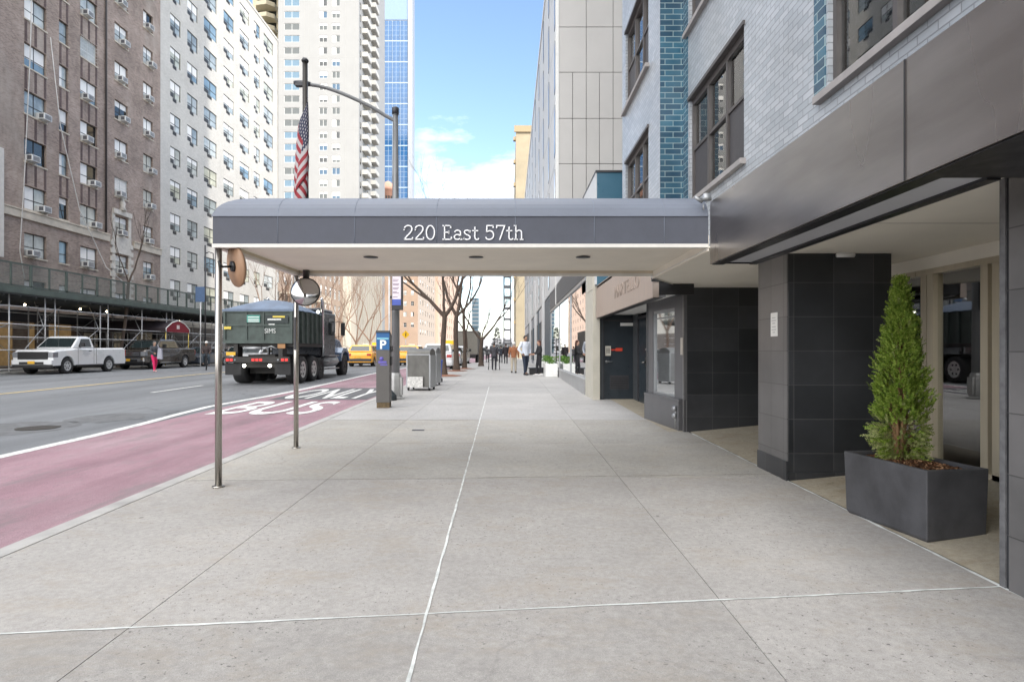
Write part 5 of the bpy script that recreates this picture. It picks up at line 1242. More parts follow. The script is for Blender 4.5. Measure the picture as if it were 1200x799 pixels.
# parking meter
mx_, my = xat(450, 13.5), 13.5
pmr = empty('parking_meter', (mx_, my, gz(my)), R(3), 'grey parking ticket machine with a blue panel lettered P', 'parking meter')
M['meter'] = mat('meter_grey', (.11, .105, .10), .5, .3, .1, 3)
mb = MB(); w2 = .15
mb.prism([(-.16, .12), (.16, .12), (.16, 1.56), (-.16, 1.70)], 'x', -w2, w2) ; mb.build('cabinet', M['meter'], pmr, .01)
mb = MB(); mb.box(-.14, .14, -.15, .15, 0, .12); mb.build('foot', mat('rusty_foot', (.12, .085, .045), .85, var=.4, scale=20), pmr)
mb = MB(); mb.prism([(-.165, 1.30), (-.161, 1.30), (-.161, 1.695), (-.165, 1.695)], 'x', -w2+.005, w2-.005); bp = mb.build('blue_panel', mat('meter_blue', rgb(24, 92, 150), .4, var=.05), pmr)
mb = MB(); mb.prism([(-.168, 1.53), (-.1655, 1.53), (-.1655, 1.57), (-.168, 1.57)], 'x', -w2+.02, w2-.02); mb.build('blue_strip', mat('pale_blue', (.2, .5, .62), .4), bp)
mb = MB(); mb.prism([(-.19, 1.69), (-.165, 1.73), (.17, 1.60), (.17, 1.575)], 'x', -w2-.005, w2+.005); mb.build('solar_cap', M['black'], pmr)
text_mesh('P', .27, T(0, -.168, 1.325) @ FACE['-y'], 'letter', mat('sign_white', (.85, .85, .85), .5, var=0), pmr, .002, 'CENTER', 1.05, .008)
mb = MB(); mb.lathe([(.045, 0), (.045, -.004)], (-.03, -.161, 1.10), 16, 'y'); mb.box(-.10, .08, -.165, -.161, 1.00, 1.05); mb.box(-.06, .10, -.165, -.161, .95, .98); mb.build('sticker', mat('purple_sticker', (.12, .10, .42), .5), pmr)
mb = MB(); mb.box(w2+.001, w2+.04, -.1, .1, 1.25, 1.38); mb.box(w2+.001, w2+.03, -.08, .08, .95, 1.15); mb.build('card_slot', M['black'], pmr)
# rounded top relay boxes on casters
def relay(px0, px1, Y, h, lab, m, bundle):
    x = (xat(px0, Y)+xat(px1, Y))/2; w_ = (xat(px1, Y)-xat(px0, Y))/2
    o = empty('storage_box', (x, Y, gz(Y)), R(-6), lab, 'box')
    prof = [(-.36, .1), (.36, .1), (.36, h-.16)]+[(.36*math.cos(a), h-.16+.16*math.sin(a)) for a in [PI*i/10 for i in range(1, 10)]]+[(-.36, h-.16)]
    mb = MB(); mb.prism(prof, 'x', -w_, w_); mb.build('body', m, o, .012)
    mb = MB(); mb.box(w_-.03, w_+.012, -.372, .372, .08, h-.2); mb.box(-w_-.012, -w_+.03, -.372, .372, .08, h-.2); mb.box(-w_, w_, -.372, -.36, h-.2, h-.17); mb.build('edge_frame', M['grey_metal'], o)
    for sx in (-1, 1):
        for sy in (-1, 1):
            mb = MB(); mb.lathe([(.055, -.02), (.055, .02)], (sx*(w_-.04), sy*.3, .055), 12, 'x'); mb.build('caster', M['rubber'], o)
    if bundle:
        mb = MB(); mb.box(-w_+.04, w_*.42, -.43, -.373, .1, .42)
        mb.build('paper_pocket', mat('white_paper_stack', (.55, .54, .52), .8, var=.35, scale=22), o)
    return o
M['relay'] = mat('dull_grey_box', (.12, .118, .11), .45, .45, .3, 3, stretch=(1, 1, .5))
relay(480, 507.5, 18.6, 1.28, 'grey round topped metal box on casters with white paper stack at its foot', M['relay'], True)
relay(497, 514, 20.6, 1.30, 'second grey round topped metal box half hidden behind the first', mat('grey_box_b', (.2, .2, .2), .5, .4), False)
b_ = empty('wheeled_bin', (xat(512.3, 22.2), 22.2, gz(22.2)), R(4), 'blue plastic wheeled bin behind the grey metal boxes', 'bin')
M['binblue'] = mat('blue_plastic', rgb(18, 66, 160), .4, var=.06)
mb = MB(); mb.add([(-.15, -.18, .06), (.15, -.18, .06), (.15, .18, .06), (-.15, .18, .06), (-.19, -.22, .78), (.19, -.22, .78), (.19, .22, .78), (-.19, .22, .78)], [(3, 2, 1, 0), (4, 5, 6, 7), (0, 1, 5, 4), (1, 2, 6, 5), (2, 3, 7, 6), (3, 0, 4, 7)]); mb.box(-.205, .205, -.235, .235, .74, .785); mb.build('body', M['binblue'], b_, .01)
mb = MB(); mb.box(-.21, .21, -.24, .25, .79, .83); mb.build('lid', M['binblue'], b_, .012)
for s_ in (-1, 1): mb = MB(); mb.lathe([(.075, -.02), (.075, .02)], (s_*.17, .17, .075), 12, 'x'); mb.build('wheel', M['rubber'], b_)
# flag pole and limp flag on the rear corner of the canopy
fx, fy = xat(357.5, 8.2), 8.2
fp = empty('flagpole', (fx, fy, 2.6), 0, 'dark metal flagpole standing at the rear street corner of the canopy', 'flagpole')
mb = MB(); mb.tube([(.015, 0, -.3), (0, 0, zat(71, fy)-2.6)], [.044, .034], 14); mb.build('pole', mat('pole_dark', (.06, .055, .05), .4, .6), fp)
mb = MB(); mb.lathe([(.045, 0), (.05, .02), (.03, .05)], (0, 0, zat(73, fy)-2.6), 14); mb.build('cap', M['dark_metal'], fp)
random.seed(9)
zt, zbm = zat(112, fy), 3.0
t_ = NT('flag_cloth'); tcx = t_.node('ShaderNodeUVMap'); sx_ = t_.node('ShaderNodeSeparateXYZ'); t_.link(tcx.outputs[0], sx_.inputs[0])
def mth(op, a, b):
    m = t_.node('ShaderNodeMath', operation=op)
    for i, v in enumerate((a, b)):
        if hasattr(v, 'is_output'): t_.link(v, m.inputs[i])
        else: m.inputs[i].default_value = v
    return m.outputs[0]
st = mth('GREATER_THAN', mth('MODULO', mth('MULTIPLY', sx_.outputs[1], 13/2), 1.0), .5)
red, wht, blu = rgb(128, 14, 30), (.34, .32, .32), rgb(18, 24, 54)
can_ = mth('MULTIPLY', mth('LESS_THAN', sx_.outputs[0], .4), mth('GREATER_THAN', sx_.outputs[1], 6/13))
cmb = t_.node('ShaderNodeCombineXYZ'); t_.link(mth('MULTIPLY', sx_.outputs[0], 26), cmb.inputs[0]); t_.link(mth('MULTIPLY', sx_.outputs[1], 17), cmb.inputs[1])
vr = t_.node('ShaderNodeTexVoronoi'); vr.inputs['Randomness'].default_value = 0; vr.inputs['Scale'].default_value = 1; t_.link(cmb.outputs[0], vr.inputs['Vector'])
stars = mth('LESS_THAN', vr.outputs['Distance'], .24)
t_.link(t_.mix(can_, t_.mix(st, red, wht), t_.mix(stars, blu, wht)), t_.b.inputs['Base Color']); t_.b.inputs['Roughness'].default_value = .7
# limp flag: hoist on the pole, fly end swept down in folds (u along the fly, v up the hoist)
NU, NV = 46, 30; vs = []; fs = []; uv = []
hoist_top, hoist_bot = zt, zt-.92
for i in range(NU+1):
    u = i/NU
    for j in range(NV+1):
        v = j/NV
        hz_ = hoist_bot+(hoist_top-hoist_bot)*v
        drop = 1.16*u*(.55+.45*v)+.25*(1-v)*u           # cloth falls as it leaves the pole
        swing = math.sin(u*PI*2.3+v*1.2)
        lx_ = .03+(.095*swing*min(1, u*3))-.11*u*(1-v*.5)-.02*math.sin(9*u+5*v)
        dy_ = -.05+.05*math.sin(u*11+v*3)*min(1, u*4)-.04*(1-v)
        vs.append((lx_, dy_, hz_-drop*.82)); uv.append((u, v))
for i in range(NU):
    for j in range(NV): a = i*(NV+1)+j; fs.append((a, a+1, a+NV+2, a+NV+1))
me = bpy.data.meshes.new('flag'); me.from_pydata([(fx+a, fy+b, c) for a, b, c in vs], [], fs); ul = me.uv_layers.new(name='UVMap')
for lp_ in me.loops: ul.data[lp_.index].uv = uv[lp_.vertex_index]
me.materials.append(t_.m); me.polygons.foreach_set('use_smooth', [True]*len(me.polygons)); fo = link('flag', me); so_ = fo.modifiers.new('Solidify', 'SOLIDIFY'); so_.thickness = .004
tag(fo, 'limp stars and stripes flag hanging folded round the dark flagpole', 'flag')
# street signs down the block
def sign(px, py, Y, w_, h_, m, shape, lab, cat='sign', face=None):
    x, z = xat(px, Y), zat(py, Y); o = empty('street_sign', (x, Y, gz(Y)), 0, lab, cat); zz_ = z-gz(Y)
    mb = MB(); mb.tube([(0, 0, 0 if Y < 300 else 0), (0, 0, zz_+.2)], .035, 8); mb.build('pole', M['galv'], o)
    mb = MB()
    if shape == 'd': mb.prism([(0, zz_-h_/2), (w_/2, zz_), (0, zz_+h_/2), (-w_/2, zz_)], 'y', -.07, -.05)
    else: mb.box(-w_/2, w_/2, -.07, -.05, zz_-h_/2, zz_+h_/2)
    mb.build('plate', m, o)
    if shape == 'd': mb = MB(); mb.tube([(0, -.08, zz_-.15), (.03, -.08, zz_+.1)], .05, 6); mb.ball((.02, -.08, zz_+.18), .05, 6, 5); mb.build('symbol', M['black'], o)
    return o
M['syel'] = mat('sign_yellow', rgb(250, 196, 20), .5, var=.03)
sign(527, 403.5, 37, .55, .48, M['syel'], 'r', 'yellow rectangular sign between the kerb trees')
sign(475.5, 392, 62, .85, .85, M['syel'], 'd', 'yellow diamond crossing sign across the road right of the lamp post')
sign(440, 405, 90, 1.0, .9, M['syel'], 'r', 'yellow sign beyond the taxi left of the parking meter')
sign(235, 345, 39.5, .6, 1.0, mat('sign_blue', rgb(70, 96, 132), .5), 'r', 'blue sign standing above the shed parapet')
# thin double lamp pole on the far kerb
px_, Y_ = 240.5, 40.5; X_ = xat(px_, Y_)
o = empty('street_lamp', (X_, Y_, gz(Y_)), 0, 'thin dark lamp pole with short side arms by the white building', 'street lamp')
mb = MB(); mb.tube([(0, 0, 0), (0, 0, 8.2)], .05, 8); mb.build('pole', M['dark_metal'], o)
for dz in (zat(303, Y_), zat(316, Y_)): mb = MB(); mb.tube([(0, 0, dz), (.25, 0, dz+.1), (.55, 0, dz)], .03, 6); mb.tube([(.55, 0, dz), (.55, 0, dz-.9)], .03, 6); mb.build('arm', M['dark_metal'], o)
# planters and white crates by the shop window
o = empty('display_bench', (1.42, 27.6, gz(27.6)), 0, 'low black display platform on the pavement before the shop window', 'platform')
mb = MB(); mb.box(-.5, .55, -.25, .5, .02, .28); mb.box(-.55, .6, -.3, .55, .28, .32); mb.build('platform', M['black'], o, .01)
random.seed(17)
for i, (x, y, lab) in enumerate(((1.8, 26.3, 'white crate with green leaves nearest the shop window'), (1.82, 29.2, 'white crate with green leaves nearer the man in white shirt'))):
    c_ = empty('plant_crate', (x, y, gz(y)), 0, lab, 'crate', 'white plant crates by the shop window')
    mb = MB(); mb.box(-.25, .25, -.9, .9, .0, .55); [mb.box(-.255, .255, -.91, -.9, .1+k_*.17, .2+k_*.17) for k_ in range(3)]; mb.build('box', M['white_paint'], c_, .01)
    mb = MB()
    for k_ in range(260):
        a = random.uniform(0, 2*PI); rr = random.uniform(0, .3); p = Vector((rr*.8*math.cos(a), rr*2.6*math.sin(a), .52+random.uniform(0, .3))); d = Vector((random.uniform(-1, 1), random.uniform(-1, 1), random.uniform(.2, 1))).normalized()*.09; e = d.orthogonal().normalized()*.022
        mb.quad(p-e*.3, p+d*.5-e, p+d, p+d*.5+e)
    mb.build('leaves', leafmat('crate_leaf', (.05, .13, .02), (.10, .22, .04), (.2, .3, .08)), c_, raw=True)

# ================================================================ vehicles
M['tyre'] = M['rubber']; M['rim'] = mat('alloy_rim', (.5, .5, .5), .35, .1, .05)
M['chrome'] = mat('chrome', (.6, .6, .6), .12, 1, 0); M['tail'] = mat('tail_lamp', (.45, .02, .015), .25, var=0); M['headl'] = mat('headlamp_lens', (.22, .23, .25), .08, var=0, spec=1)
M['amber'] = mat('amber_lens', (.8, .3, .02), .3, var=0)
M['vglass'] = mat('vehicle_glass', (.02, .028, .03), .04, 0, 0, spec=1)
M['plateY'] = mat('number_plate', (.75, .42, .03), .5, var=0)
def wheel(parent, x, y, r, w_, dual=False, rimm=None):
    mb = MB(); s_ = 1 if x > 0 else -1
    mb.lathe([(r*.3, -w_/2+.13), (r*.62, -w_/2), (r*.95, -w_/2), (r, -w_*.35), (r, w_*.35), (r*.95, w_/2), (r*.62, w_/2), (r*.3, w_/2-.13)], (x, y, r), 28, 'x')
    o = mb.build('wheel', M['tyre'], parent)
    mb = MB(); mb.lathe([(r*.64, s_*(w_/2-.06)), (r*.64, s_*(w_/2-.005)), (r*.58, s_*(w_/2+.002)), (r*.5, s_*(w_/2-.035)), (r*.2, s_*(w_/2-.02)), (r*.14, s_*(w_/2))], (x, y, r), 28, 'x'); mb.build('rim', rimm or M['rim'], o)
    mb = MB()
    for i in range(6):
        a = 2*PI*i/6; c_, sn = math.cos(a), math.sin(a); xx = x+s_*(w_/2-.026)
        mb.tube([(xx, y+r*.36*c_, r+r*.36*sn), (xx, y+r*.36*c_+.001, r+r*.36*sn+.001+.0)], .0, 4) if False else mb.lathe([(r*.09, -.001*s_), (r*.09, .006*s_)], (xx, y+r*.36*c_, r+r*.36*sn), 8, 'x')
    mb.build('rim_hole', M['black'], o); return o
def bodyprof(L, w_, prof, arches, zb, r):
    """closed side outline (y,z) with wheel arches cut out, lofted across the width with tucked edges"""
    bottom = []
    ys_ = sorted(arches)
    pts = [(prof[0][0], zb)]
    low = [(prof[0][0], zb)]
    for a in ys_:
        for i in range(11):
            t = PI-PI*i/10; low.append((a+r*math.cos(t), max(zb, zb+.0)+ (r*1.0)*math.sin(t)*1.0 + (.0)))
    low.append((prof[-1][0], zb))
    poly = list(prof)+[p for p in reversed(low)]
    out = []
    for p in poly:
        if not out or (abs(p[0]-out[-1][0])+abs(p[1]-out[-1][1])) > 1e-4: out.append(p)
    return out
def vehicle(name, loc, rz, lab, cat, kind, paint, group=None, plate=True):
    o = empty(name, loc, rz, lab, cat, group)
    K = {
     'pickup': dict(L=5.5, w=2.0, wb=(.95, 4.1), r=.40, prof=[(0, .52), (-.02, .75), (.02, 1.12), (.14, 1.2), (1.35, 1.28), (1.45, 1.31), (2.92, 1.31), (3.0, 1.30), (5.38, 1.33), (5.47, 1.3), (5.5, .62)], cab=(1.32, 2.98, 1.98, 2.82, 1.92), zb=.42, door=(1.78, 2.78)),
     'crew': dict(L=5.9, w=2.0, wb=(1.0, 4.6), r=.41, prof=[(0, .52), (-.02, .78), (.02, 1.12), (.14, 1.2), (1.4, 1.28), (1.5, 1.31), (3.9, 1.33), (5.78, 1.33), (5.87, 1.3), (5.9, .62)], cab=(1.36, 3.95, 2.0, 3.62, 1.90), zb=.42, door=(1.85, 3.7)),
     'suv': dict(L=4.6, w=1.84, wb=(.85, 3.6), r=.34, prof=[(0, .45), (.0, .7), (.08, .88), (.25, .95), (1.15, 1.05), (2.4, 1.08), (4.3, 1.1), (4.55, .98), (4.6, .8), (4.6, .45)], cab=(1.05, 4.45, 1.75, 4.0, 1.58), zb=.30, door=(1.5, 3.6)),
     'sedan': dict(L=4.8, w=1.85, wb=(.9, 3.75), r=.33, prof=[(0, .42), (.0, .62), (.1, .76), (.3, .82), (1.3, .95), (2.4, .98), (3.9, 1.0), (4.65, .95), (4.8, .8), (4.8, .42)], cab=(1.2, 4.25, 1.95, 3.55, 1.43), zb=.27, door=(1.6, 3.5)),
    }[kind]
    L, w_ = K['L'], K['w']; y0 = -L/2
    poly = bodyprof(L, w_, K['prof'], K['wb'], K['zb'], K['r']+.07)
    n = len(poly); vs = []; zc_ = .8
    for (xs_, sc, zt_) in ((-w_/2+.02, .985, -.035), (-w_/2, 1, -.09) if False else (-w_/2, .995, -.06), (-w_/2+.10, 1, 0), (w_/2-.10, 1, 0), (w_/2, .995, -.06), (w_/2-.02, .985, -.035))[1:5]:
        for (y, z) in poly:
            zz_ = z+(zt_ if z > .95 else 0); vs.append((xs_+(0), y0+L/2+(y-L/2)*sc, zz_))
    fs = [tuple(range(n)), tuple(range(4*n-1, 3*n-1, -1))]+[(k_*n+i, k_*n+(i+1) % n, (k_+1)*n+(i+1) % n, (k_+1)*n+i) for k_ in range(3) for i in range(n)]
    mb = MB(); mb.add(vs, fs); body = mb.build('body', paint, o, .03)
    # cabin
    a0, a1, t0, t1, hr = K['cab']; zb_ = 1.0*max(p[1] for p in K['prof'])-.03; wi = w_/2-.05; wt = w_/2-.2
    rings_ = [[(-wi, a0, zb_), (wi, a0, zb_), (wi, a1, zb_), (-wi, a1, zb_)], [(-wt-.01, t0-.03, hr-.06), (wt+.01, t0-.03, hr-.06), (wt+.01, t1+.03, hr-.06), (-wt-.01, t1+.03, hr-.06)], [(-wt+.08, t0+.12, hr), (wt-.08, t0+.12, hr), (wt-.08, t1-.1, hr), (-wt+.08, t1-.1, hr)]]
    vs = [(p[0], p[1]+y0, p[2]) for r_ in rings_ for p in r_]; fs = [(k_*4+j, k_*4+(j+1) % 4, (k_+1)*4+(j+1) % 4, (k_+1)*4+j) for k_ in range(2) for j in range(4)]+[(8, 9, 10, 11), (3, 2, 1, 0)]
    mb = MB(); mb.add(vs, fs); mb.build('cabin', paint, o, .05)
    def lerp(p, q, t): return tuple(p[i]+(q[i]-p[i])*t for i in range(3))
    def inset(q4, fa, fb, ga, gb, off, nm, m=M['vglass']):
        """quad on a cabin face: corners bottom-left, bottom-right, top-right, top-left"""
        A_, B_, C_, D_ = [tuple((p[0], p[1]+y0, p[2])) for p in q4]
        def at(u, v): return Vector(lerp(lerp(A_, B_, u), lerp(D_, C_, u), v))
        nrm = (Vector(B_)-Vector(A_)).cross(Vector(D_)-Vector(A_)).normalized()
        ctr = Vector((0, y0+(a0+a1)/2, 1.4)); 
        if nrm.dot(at(.5, .5)-ctr) < 0: nrm = -nrm
        p = [at(fa, ga), at(fb, ga), at(fb, gb), at(fa, gb)]
        mb = MB(); mb.add([q+nrm*off for q in p]+[q+nrm*(off-.02) for q in p], [(0, 1, 2, 3), (7, 6, 5, 4), (0, 4, 5, 1), (1, 5, 6, 2), (2, 6, 7, 3), (3, 7, 4, 0)]); return mb.build(nm, m, o)
    b_, t__ = rings_[0], rings_[1]
    inset([b_[0], b_[1], t__[1], t__[0]], .05, .95, .08, .93, .006, 'windscreen')
    inset([b_[3], b_[2], t__[2], t__[3]], .08, .92, .15, .9, .006, 'rear_window')
    for (p0, p1, p2, p3) in ((b_[1], b_[2], t__[2], t__[1]), (b_[0], b_[3], t__[3], t__[0])):
        if kind == 'pickup': inset([p0, p1, p2, p3], .24, .86, .12, .88, .006, 'side_window')
        else:
            inset([p0, p1, p2, p3], .17, .50, .10, .88, .006, 'side_window'); inset([p0, p1, p2, p3], .54, .86, .10, .88, .006, 'side_window')
    # wheels, trims
    for wy in K['wb']:
        for sx in (-1, 1): wheel(o, sx*(w_/2-.13), y0+wy, K['r'], .25)
    mb = MB()
    for wy in K['wb']: mb.box(-w_/2+.12, w_/2-.12, y0+wy-K['r']-.06, y0+wy+K['r']+.06, K['r']*.6, K['zb']+K['r']+.03)
    mb.box(-w_/2+.15, w_/2-.15, y0+.3, y0+L-.3, K['zb']-.1, K['zb']+.02); mb.build('underbody', M['black'], o)
    hz = .98 if kind in ('pickup', 'crew') else .68
    big = kind in ('pickup', 'crew'); gm = M['black'] if kind == 'pickup' else M['chrome']
    mb = MB(); mb.box(-w_*.37, w_*.37, y0-.05, y0+.05, hz-.24 if big else hz-.1, hz+.14 if big else hz+.04); gr = mb.build('grille', M['black'] if kind == 'pickup' else M['dark_metal'], o, .01)
    mb = MB()
    for q in (-.08, .02): mb.box(-w_*.35, w_*.35, y0-.065, y0-.051, hz+q, hz+q+.03)
    mb.build('grille_bar', gm, gr)
    for sx in (-1, 1):
        mb = MB(); mb.box(sx*w_*.437-.12, sx*w_*.437+.13, y0-.035, y0+(.30 if big else .14), hz-.14 if big else hz-.02, hz+.12 if big else hz+.1); mb.build('headlight', M['headl'], o, .01)
        mb = MB(); 
        if big: mb.box(sx*(w_/2-.06)-.05, sx*(w_/2-.06)+.05, y0+L-.12, y0+L+.02, .88, 1.22)
        else: mb.box(sx*(w_/2-.2)-.15, sx*(w_/2-.2)+.15, y0+L-.14, y0+L+.012, hz+.1, hz+.26)
        mb.build('tail_light', M['tail'], o, .008)
        mb = MB(); mb.box(sx*(w_/2+.12)-.1, sx*(w_/2+.12)+.1, y0+a0+.45, y0+a0+.58, zb_+.06, zb_+.28); mb.box(min(sx*(w_/2-.1), sx*w_/2+.03*sx), max(sx*(w_/2-.1), sx*w_/2+.03*sx), y0+a0+.5, y0+a0+.55, zb_+.04, zb_+.1); mb.build('wing_mirror', M['black'], o, .01)
        mb = MB(); x_ = sx*(w_/2+.006)
        for q in ((K['door'][1]-.22, 0),) if kind == 'pickup' else ((K['door'][0]+.75, 0), (K['door'][1]-.15, 0)): mb.box(min(x_, x_-sx*.02), max(x_, x_-sx*.02)+0, y0+q[0]-.11, y0+q[0]+.11, zb_-.16, zb_-.12)
        mb.build('door_handle', M['chrome'] if kind == 'crew' else M['black'], o)
        mb = MB(); xs2 = (min(sx*(w_/2-.008), sx*(w_/2+.001)), max(sx*(w_/2-.008), sx*(w_/2+.001)))
        seams = (K['door'][0]-.1, K['door'][1]+.08) if kind == 'pickup' else (K['door'][0]-.1, (K['door'][0]+K['door'][1])/2, K['door'][1]+.05)
        for q in seams: mb.box(xs2[0], xs2[1], y0+q-.009, y0+q+.009, K['zb']+.06, zb_-.01)
        if big: mb.box(xs2[0], xs2[1], y0+a1+.06, y0+a1+.085, K['zb']+.04, zb_)
        mb.build('door_gap', M['black'], o)
    bmx = M['chrome'] if kind == 'crew' else (mat('bumper_grey', (.4, .4, .4), .4) if 'bumper_grey' not in bpy.data.materials else bpy.data.materials['bumper_grey'])
    if big:
        mb = MB(); mb.box(-w_/2+.01, w_/2-.01, y0-.12, y0+.1, .48, .72); mb.build('bumper', paint if kind == 'pickup' else bmx, o, .03)
        mb = MB(); mb.box(-w_/2+.05, w_/2-.05, y0-.1, y0+.05, .34, .47); mb.build('lower_valance', M['black'], o, .01)
        mb = MB(); mb.box(-w_*.3, w_*.3, y0-.128, y0-.115, .50, .62); mb.build('intake', M['black'], o)
        mb = MB(); mb.box(-w_/2+.03, w_/2-.03, y0+L, y0+L+.1, .52, .72); mb.build('bumper', bmx, o, .02)
        for sx in (-1, 1): mb = MB(); mb.box(sx*(w_/2-.02)-.05, sx*(w_/2-.02)+.05, y0+K['wb'][0]+.6, y0+K['wb'][1]-.6, .36, .44); mb.build('running_board', M['chrome'] if kind == 'crew' else M['black'], o)
    else:
        mb = MB(); mb.box(-w_/2+.03, w_/2-.03, y0+L-.03, y0+L+.04, .38, .58); mb.box(-w_/2+.05, w_/2-.05, y0-.05, y0+.03, .33, .5); mb.build('bumper', M['dark_metal'] if cat == 'taxi' else paint, o, .02)
    if plate:
        mb = MB(); mb.box(-.17, .17, y0-.14 if big else y0-.062, y0-.12 if big else y0-.052, .52 if big else .42, .66 if big else .54); mb.box(-.17, .17, y0+L+(.101 if big else .041), y0+L+(.11 if big else .05), .6, .74); mb.build('number_plate', M['plateY'], o)
    return o, K, y0
def paint(name, c, metal=0, rough=.3): return mat(name, c, rough, metal, .04, 1, coat=.7)
pw_ = paint('white_car_paint', (.72, .73, .74))
v, K, y0 = vehicle('pickup_truck', (-23.4, 29.35+2.75, gz(31)+RZ), 0, 'white pickup truck with black grille parked first under the shed', 'pickup truck', 'pickup', pw_)
mb = MB()
for i, l in enumerate((.62, .5, .56, .3)): mb.box(1.001, 1.006, y0+2.3-l/2, y0+2.3+l/2, 1.13-i*.075, 1.155-i*.075)
mb.build('door_lettering', mat('faint_door_print', (.42, .46, .5), .5), v)
bk = paint('bronze_brown_paint', (.075, .062, .052), .5, .22)
vehicle('pickup_truck', (-23.4, 36.7+2.95, gz(39)+RZ), 0, 'dark bronze crew cab pickup with chrome grille behind the white pickup', 'pickup truck', 'crew', bk)
vehicle('parked_car', (-23.3, 45.6, gz(45)+RZ), 0, 'dark blue grey car behind the bronze pickup on the far kerb', 'car', 'sedan', paint('slate_car_paint', (.09, .11, .14), .4), 'cars parked on the far kerb')
vehicle('parked_car', (-23.0, 51.4, gz(51)+RZ), 0, 'silver white car just left of the front canopy post on the far kerb', 'car', 'suv', paint('silver_paint', (.5, .51, .52), .4), 'cars parked on the far kerb')
vehicle('parked_car', (-19.4, 45.5, gz(46)+RZ), 0, 'white car coming on just left of the dump truck', 'car', 'sedan', paint('pearl_paint', (.6, .61, .63), .2))
vehicle('parked_car', (-23.2, 58.5, gz(58)+RZ), 0, 'grey car parked on the far kerb left behind the dump truck', 'car', 'sedan', paint('grey_paint', (.25, .26, .27), .4), 'cars parked on the far kerb')
ty = paint('taxi_yellow', rgb(252, 176, 8))
for (px, Y, lab) in ((429.5, 45.5, 'yellow taxi seen from behind, right of the dump truck'), (483, 48, 'second yellow taxi half hidden behind the lamp post')):
    v, K, y0 = vehicle('taxi', (xat(px, Y), Y, gz(Y)+RZ), PI, lab, 'taxi', 'suv', ty, 'yellow taxis')
    mb = MB(); mb.box(-.25, .25, .1, .25, 1.58, 1.70); mb.build('roof_sign', M['white_paint'], v, .02)
for (px, Y, kind, c, lab) in ((517, 36.5, 'suv', (.62, .63, .64), 'white SUV parked at the near kerb behind the blue bin'), (528, 43.5, 'sedan', (.45, .46, .48), 'silver car parked second at the near kerb between the trees'), (536, 51, 'suv', (.55, .56, .58), 'light car parked third at the near kerb behind the trees')):
    vehicle('parked_car', (xat(px, Y), Y, gz(Y)+RZ), PI, lab, 'car', kind, paint('paint_%d' % px, c, .3), 'cars parked at the near kerb')
# box truck far down the kerb
X_, Y_ = xat(549, 62), 62
o = empty('box_truck', (X_, Y_, gz(Y_)+RZ), 0, 'grey box truck parked at the kerb beyond the light cars', 'truck')
mb = MB(); mb.box(-1.15, 1.15, -2.5, 3.4, .9, 3.3); mb.build('cargo_box', mat('box_truck_grey', (.16, .15, .14), .6), o, .03)
mb = MB(); mb.box(-1.05, 1.05, -2.52, -2.505, 1.0, 3.1); mb.build('rear_shutter', mat('shutter_tan', (.22, .21, .18), .6), o)
mb = MB(); mb.prism([(3.5, .7), (5.4, .7), (5.4, 1.6), (4.9, 2.5), (3.5, 2.6)], 'x', -1.0, 1.0); mb.build('cab', M['white_paint'], o, .05)
mb = MB(); mb.box(-.9, .9, -2.5, 5, .55, .9); mb.build('chassis', M['black'], o)
for (x, y) in ((-.95, -1.4), (.95, -1.4), (-.95, 4.3), (.95, 4.3)): wheel(o, x, y, .45, .28)

# ---------------------------------------------------------------- dump truck with container
TXc = -9.25; zr = gz(24)+RZ
dt = empty('container_truck', (TXc, 22, zr), 0, 'dark green container truck with tarp over its load driving away from the camera', 'truck')
M['cgreen'] = mat('container_green', rgb(70, 80, 76), .65, .1, .45, 2.4, bump=.2)
M['tdark'] = mat('truck_black_blue', (.022, .028, .04), .3, .2, .1)
M['tchas'] = mat('truck_chassis', (.03, .028, .026), .7, var=.4, scale=6)
zc0, zc1 = 1.71-zr, 2.92-zr; hw = 1.26; CL = 3.4
mb = MB(); mb.box(-hw, hw, 0, .06, zc0, zc1); mb.box(-hw, -hw+.06, .06, CL, zc0, zc1); mb.box(hw-.06, hw, .06, CL, zc0, zc1); mb.box(-hw+.06, hw-.06, CL-.06, CL, zc0, zc1); mb.box(-hw+.06, hw-.06, .06, CL-.06, zc0, zc0+.08)
cont = mb.build('container', M['cgreen'], dt)
mb = MB()
for x in (-hw-.01, hw-.07): mb.box(x, x+.08, -.05, -.002, zc0-.02, zc1+.02)
mb.box(-hw+.07, hw-.07, -.05, -.002, zc0-.02, zc0+.1); mb.box(-hw+.07, hw-.07, -.045, -.002, zc1-.09, zc1+.02); mb.box(-hw+.07, hw-.07, -.04, -.002, zc0+.62, zc0+.68)
for x in (-.45, .18): mb.box(x, x+.05, -.035, -.002, zc0+.1, zc1-.09)
mb.build('rear_rib', M['cgreen'], cont)
for i in range(6):
    y = .25+i*.56
    mb = MB(); mb.box(hw+.002, hw+.08, y, y+.1, zc0, zc1); mb.build('side_rib', M['cgreen'], cont)
    mb = MB(); mb.box(-hw-.08, -hw-.002, y, y+.1, zc0, zc1); mb.build('side_rib', M['cgreen'], cont)
mb = MB(); mb.box(.28, 1.12, -.045, -.036, zc0+.72, zc0+1.02); mb.build('dark_plate', mat('dark_plate', (.02, .03, .03), .6), cont)
mb = MB(); mb.box(-.4, .08, -.046, -.036, zc0+.75, zc0+1.02); gp = mb.build('green_placard', mat('pale_green_placard', rgb(70, 140, 128), .6), cont)
mb = MB()
for z in (.93, .84, .77): mb.box(-.36, .05, -.050, -.0465, zc0+z, zc0+z+.03)
mb.build('placard_print', M['white_paint'], gp)
yl = mat('yellow_letters', (.65, .5, .08), .6)
lt = mat('white_stencil', (.6, .62, .6), .6, var=.3, scale=20)
text_mesh('SIMS', .24, T(.45, -.042, zc0+.36) @ FACE['-y'], 'lettering', lt, cont, .002, 'CENTER', .9)
